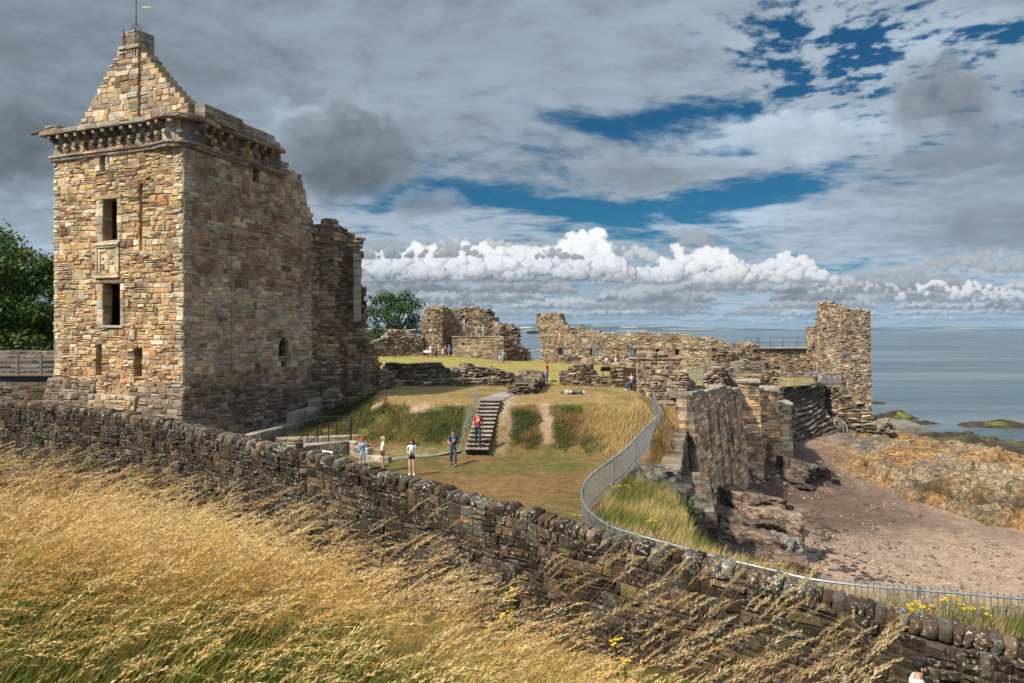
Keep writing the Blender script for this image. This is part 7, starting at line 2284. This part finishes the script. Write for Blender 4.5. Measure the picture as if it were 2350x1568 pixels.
# rough grass on the slopes, by the fence and on the cliff-top strip
def rough(n, region, hmin, hmax, wd, colfn, lean=(.2, .8), azm=.2, azs=.5):
    pts = []
    while len(pts) < n:
        X, Y = region()
        if not inpoly(X, Y, COURT): continue
        pts.append((X, Y, court_h(X, Y) - .02))
    b = np.array(pts); n = len(b)
    c = np.array([colfn(*p) for p in pts]) * (.75 + .5 * RS.rand(n, 1))
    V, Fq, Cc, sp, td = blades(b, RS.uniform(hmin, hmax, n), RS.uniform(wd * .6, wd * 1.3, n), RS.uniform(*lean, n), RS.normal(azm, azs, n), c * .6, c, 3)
    return V, Fq, Cc
def slopeL():
    while True:
        X, Y = random.uniform(-13.5, -2.9), random.uniform(35, 50)
        z = court_h(X, Y)
        if -6.5 + .35 * abs(random.gauss(0, .5)) + .25 * fbm(X * 1.3, 1, 0, 2) < z < -4.6 - .25 * abs(random.gauss(0, .6)) - .2 * fbm(X, 2, 0, 2) and not (X < -11.5 and Y < 39) and all(((X - p[0]) / p[2]) ** 2 + ((Y - p[1]) / p[3]) ** 2 > .8 for p in PATCH[:3]) and fbm(X * .5, Y * .5, 3, 2) > -.35: return X, Y
def slopeR():
    while True:
        X, Y = random.uniform(-.5, 8.6), random.uniform(35.5, 44)
        z = court_h(X, Y)
        if -6.62 + .35 * abs(random.gauss(0, .5)) + .3 * fbm(X * 1.3, 5, 0, 2) < z < -4.6 - .3 * abs(random.gauss(0, .6)) - .3 * fbm(X, 7, 0, 2) and abs(X - 1.95 + .5 * fbm(Y * .7, 3, 0, 2)) > .25 + abs(random.gauss(0, .25)) and X > -.2 + .5 * abs(random.gauss(0, .5)) + .4 * fbm(Y * .8, 9, 0, 2): return X, Y
def strip():
    while True:
        X, Y = random.uniform(2.4, 11.4), random.uniform(17, 45.5)
        fx = float(np.interp(Y, [17, 19.6, 22, 23.5, 27.3, 32.9, 36, 39, 42.6, 45], [5.5, 2.9, 2.3, 2.45, 3.6, 5.9, 7.0, 8.1, 9.2, 9.3]))
        if X > fx + .1: return X, Y
def cL(X, Y, z): return mixc((.045, .06, .012), (.20, .15, .045), smooth(-.25, .5, fbm(X * .6, Y * .6, 1, 3)))
def cR(X, Y, z):
    c = mixc((.055, .080, .016), (.27, .165, .06), smooth(-.25, .3, fbm(X * .55, Y * .55, 4, 3) + .06 * (X - 3)))
    return mixc(c, (.58, .42, .17), smooth(3.2, 5.5, X + fbm(X, Y, 2, 2)) * .85)
def cS(X, Y, z):
    c = mixc((.16, .17, .035), (.46, .35, .13), smooth(-.3, .3, fbm(X * .5, Y * .4, 6, 3)))
    return mixc(c, (.30, .17, .07), smooth(31, 36, Y) * .8)
parts = [rough(15000, slopeL, .12, .46, .018, cL, (.3, 1.2), .2, .9), rough(17000, slopeR, .12, .46, .018, cR, (.3, 1.0), .3), rough(17000, strip, .2, .6, .016, cS, (.3, 1.1), .25)]
def fenceline():
    while True:
        X = random.uniform(1.5, 14); Y = float(np.interp(X, [2.4, 4.3, 5.9, 7.7, 10.7, 14], [20.5, 17.8, 16.15, 14.97, 14.2, 13.6])) + random.gauss(.0, .55)
        if Y > front_y(X) + .5: return X, Y
parts.append(rough(15000, fenceline, .25, .70, .010, lambda X, Y, z: mixc((.14, .15, .03), (.48, .36, .14), smooth(-.3, .25, fbm(X * .7, Y, 6, 3))), (.3, 1.0), .1))
def wallback():
    while True:
        X = random.uniform(-12, 4); Y = front_y(X) + abs(random.gauss(.55, .5)) + .35
        return X, Y
parts.append(rough(5000, wallback, .15, .55, .010, lambda X, Y, z: mixc((.18, .15, .04), (.44, .33, .14), random.random()), (.2, 1.0), .1))
def edges():
    while True:
        k = random.random()
        if k < .35: X, Y = random.uniform(-10.4, 9), 54.4 + random.gauss(0, .35) - .1 * random.random()
        elif k < .6: X, Y = random.uniform(4, 26), 0; Y = 96.2 - .53 * (X - 4) - 1.2 + random.gauss(0, .5)
        else: X, Y = random.uniform(-20, 2), 98 + random.gauss(0, .5)
        return X, Y
parts.append(rough(4000, edges, .06, .25, .03, lambda X, Y, z: mixc((.10, .11, .03), (.28, .22, .08), random.random())))
V, Fq, Cc = joinq(parts)
tag(np_mesh('rough_grass', V, Fq, Cc, M_GRASS), 'rough tussocky grass on the castle slopes and along the fence', 'grass', kind='stuff')

# leafy weeds in the bank and yellow ragwort
def ragwort(lab, c, n_head, s, seed, grp='yellow ragwort plants', hr=.03):
    r = random.Random(seed)
    o = thing('ragwort', lab, 'flower', c, grp)
    m_ = MB()
    for k in range(n_head):
        f_ = MB()
        a = r.uniform(0, 6.28); rr = (s * .5 if hr > .02 else .16) * r.random() ** .5
        top = Vector((c[0] + rr * math.cos(a), c[1] + rr * math.sin(a) * .6, c[2] + s * r.uniform(.75, 1.05)))
        m_.tube([(c[0] + .2 * rr * math.cos(a), c[1], c[2]), tuple(top)], [.012, .006], 4, (.10, .14, .03))
        for q in range(6):
            f_.ell((top.x + r.gauss(0, hr * 1.2), top.y + r.gauss(0, hr * 1.2), top.z + r.uniform(-.01, .02)), (hr, hr, hr * .4), (.70, .48, .02), 6, 4)
        for q in range(5):
            t_ = r.uniform(.2, .85); p = Vector((c[0], c[1], c[2])).lerp(top, t_)
            a2 = r.uniform(0, 6.28); e = p + Vector((math.cos(a2), math.sin(a2), .3)) * .10; sd = Vector((-math.sin(a2), math.cos(a2), 0)) * .018
            m_.add([tuple(p), tuple(p.lerp(e, .5) + sd), tuple(e), tuple(p.lerp(e, .5) - sd)], [(0, 1, 2, 3)], (.09, .14, .03))
        f_.build('flower_head', M_LEAF, o)
    m_.build('stems', M_LEAF, o)
RW = [(2030, 1392, 14.2, 4, .6, 'ragwort with a low yellow tuft, leftmost of the clump behind the right fence'), (2090, 1385, 14.0, 8, .65, 'broad ragwort clump behind the right fence, second from the left'), (2172, 1376, 13.9, 7, .7, 'tall ragwort with a flat bright head behind the right fence post'), (2240, 1394, 13.8, 3, .6, 'thin ragwort with few heads at the right end behind the fence'),
      (1745, 1298, 16.6, 4, .5, 'single ragwort head on the slope beyond the fence bend to the beach'), (1430, 1114, 25.8, 3, .5, 'ragwort just outside the curved fence, upper one'), (1405, 1112, 25.6, 2, .45, 'small ragwort left of the one outside the curved fence'), (1500, 1190, 21.5, 5, .5, 'ragwort in the pale grass below the lichen outcrop'),
      (1330, 1178, 22.0, 2, .5, 'tiny ragwort at the inside of the fence curve'), (1163, 1362, 4.5, 5, .7, 'ragwort in the foreground grass at the foot of the boundary wall'), (1188, 1385, 4.3, 2, .6, 'small ragwort just right of the larger one in the foreground grass'), (1460, 1490, 3.7, 4, .6, 'faded ragwort low in the foreground grass under the bowing stems')]
for i, (x, y, Y, nh, s, lab) in enumerate(RW):
    p = P(x, y, Y)
    if Y < 6: s = min(1.0, max(.35, p.z - bank_h(p.x, p.y)))
    ragwort(lab, (p.x, p.y, p.z - s), nh, s, i, hr=.012 if Y < 6 else .026)
for i, (x, y, Y, s, lab) in enumerate(((720, 1450, 3.4, (.45, .3, .28), 'leafy green weed clump in the middle of the foreground grass'), (640, 1520, 2.6, (.4, .28, .2), 'dark leafy weed at the bottom of the grass bank'), (60, 1500, 3.2, (.4, .3, .2), 'leafy green weed near the lower left corner'), (1010, 1545, 2.4, (.3, .2, .18), 'low green weed at the bottom edge near the middle'))):
    p = P(x, y, Y); bush('weed', lab, (p.x, p.y, bank_h(p.x, p.y) + .1), (s[0], s[1], s[2] + .15), 60 + i, 1500, .022, ((.03, .07, .012), (.08, .16, .025)), 'weed')
for i, (x, y, w_, lab) in enumerate(((110, 948, 1.0, 'fern tuft on the boundary wall coping near the left'), (85, 1010, 1.3, 'green tuft growing from the wall face at the left edge'), (482, 1128, .9, 'small fern in the wall face above the golden grass'), (500, 1150, 1.0, 'fern growing low in the wall face beside the smaller one'), (1160, 1362, .8, 'plant at the dark foot of the wall'), (1290, 1470, .8, 'ivy tuft in the shaded right part of the wall'))):
    Y = wallY(x) - .42; p = P(x, y, Y); bush('fern', lab, tuple(p), (.16 * w_, .1, .14 * w_), 80 + i, 160, .045, ((.03, .07, .012), (.10, .16, .03)), 'fern')
# ------------------------------------------------------------------ air
def haze():
    m = bpy.data.materials.new('haze_air'); m.use_nodes = True
    nt = m.node_tree; nt.nodes.clear()
    out = nt.nodes.new('ShaderNodeOutputMaterial'); v = nt.nodes.new('ShaderNodeVolumePrincipled')
    v.inputs['Color'].default_value = (.42, .66, .95, 1)
    v.inputs['Density'].default_value = HAZE
    v.inputs['Anisotropy'].default_value = 0.0
    nt.links.new(v.outputs[0], out.inputs['Volume'])
    mb = MB(); mb.box((0, 0, 0), (44000, 44000, 1), (1, 1, 1))
    zb, zt_ = -18.6, 240.0
    mb.v = [(x, y, zb if z < 0 else zt_) for x, y, z in mb.v]
    o = mb.build('haze', None)
    o.data.materials.append(m)
    tag(o, 'thin blue sea air between the castle and the far coast', 'haze', kind='stuff')
HAZE = 2.8e-5
haze()
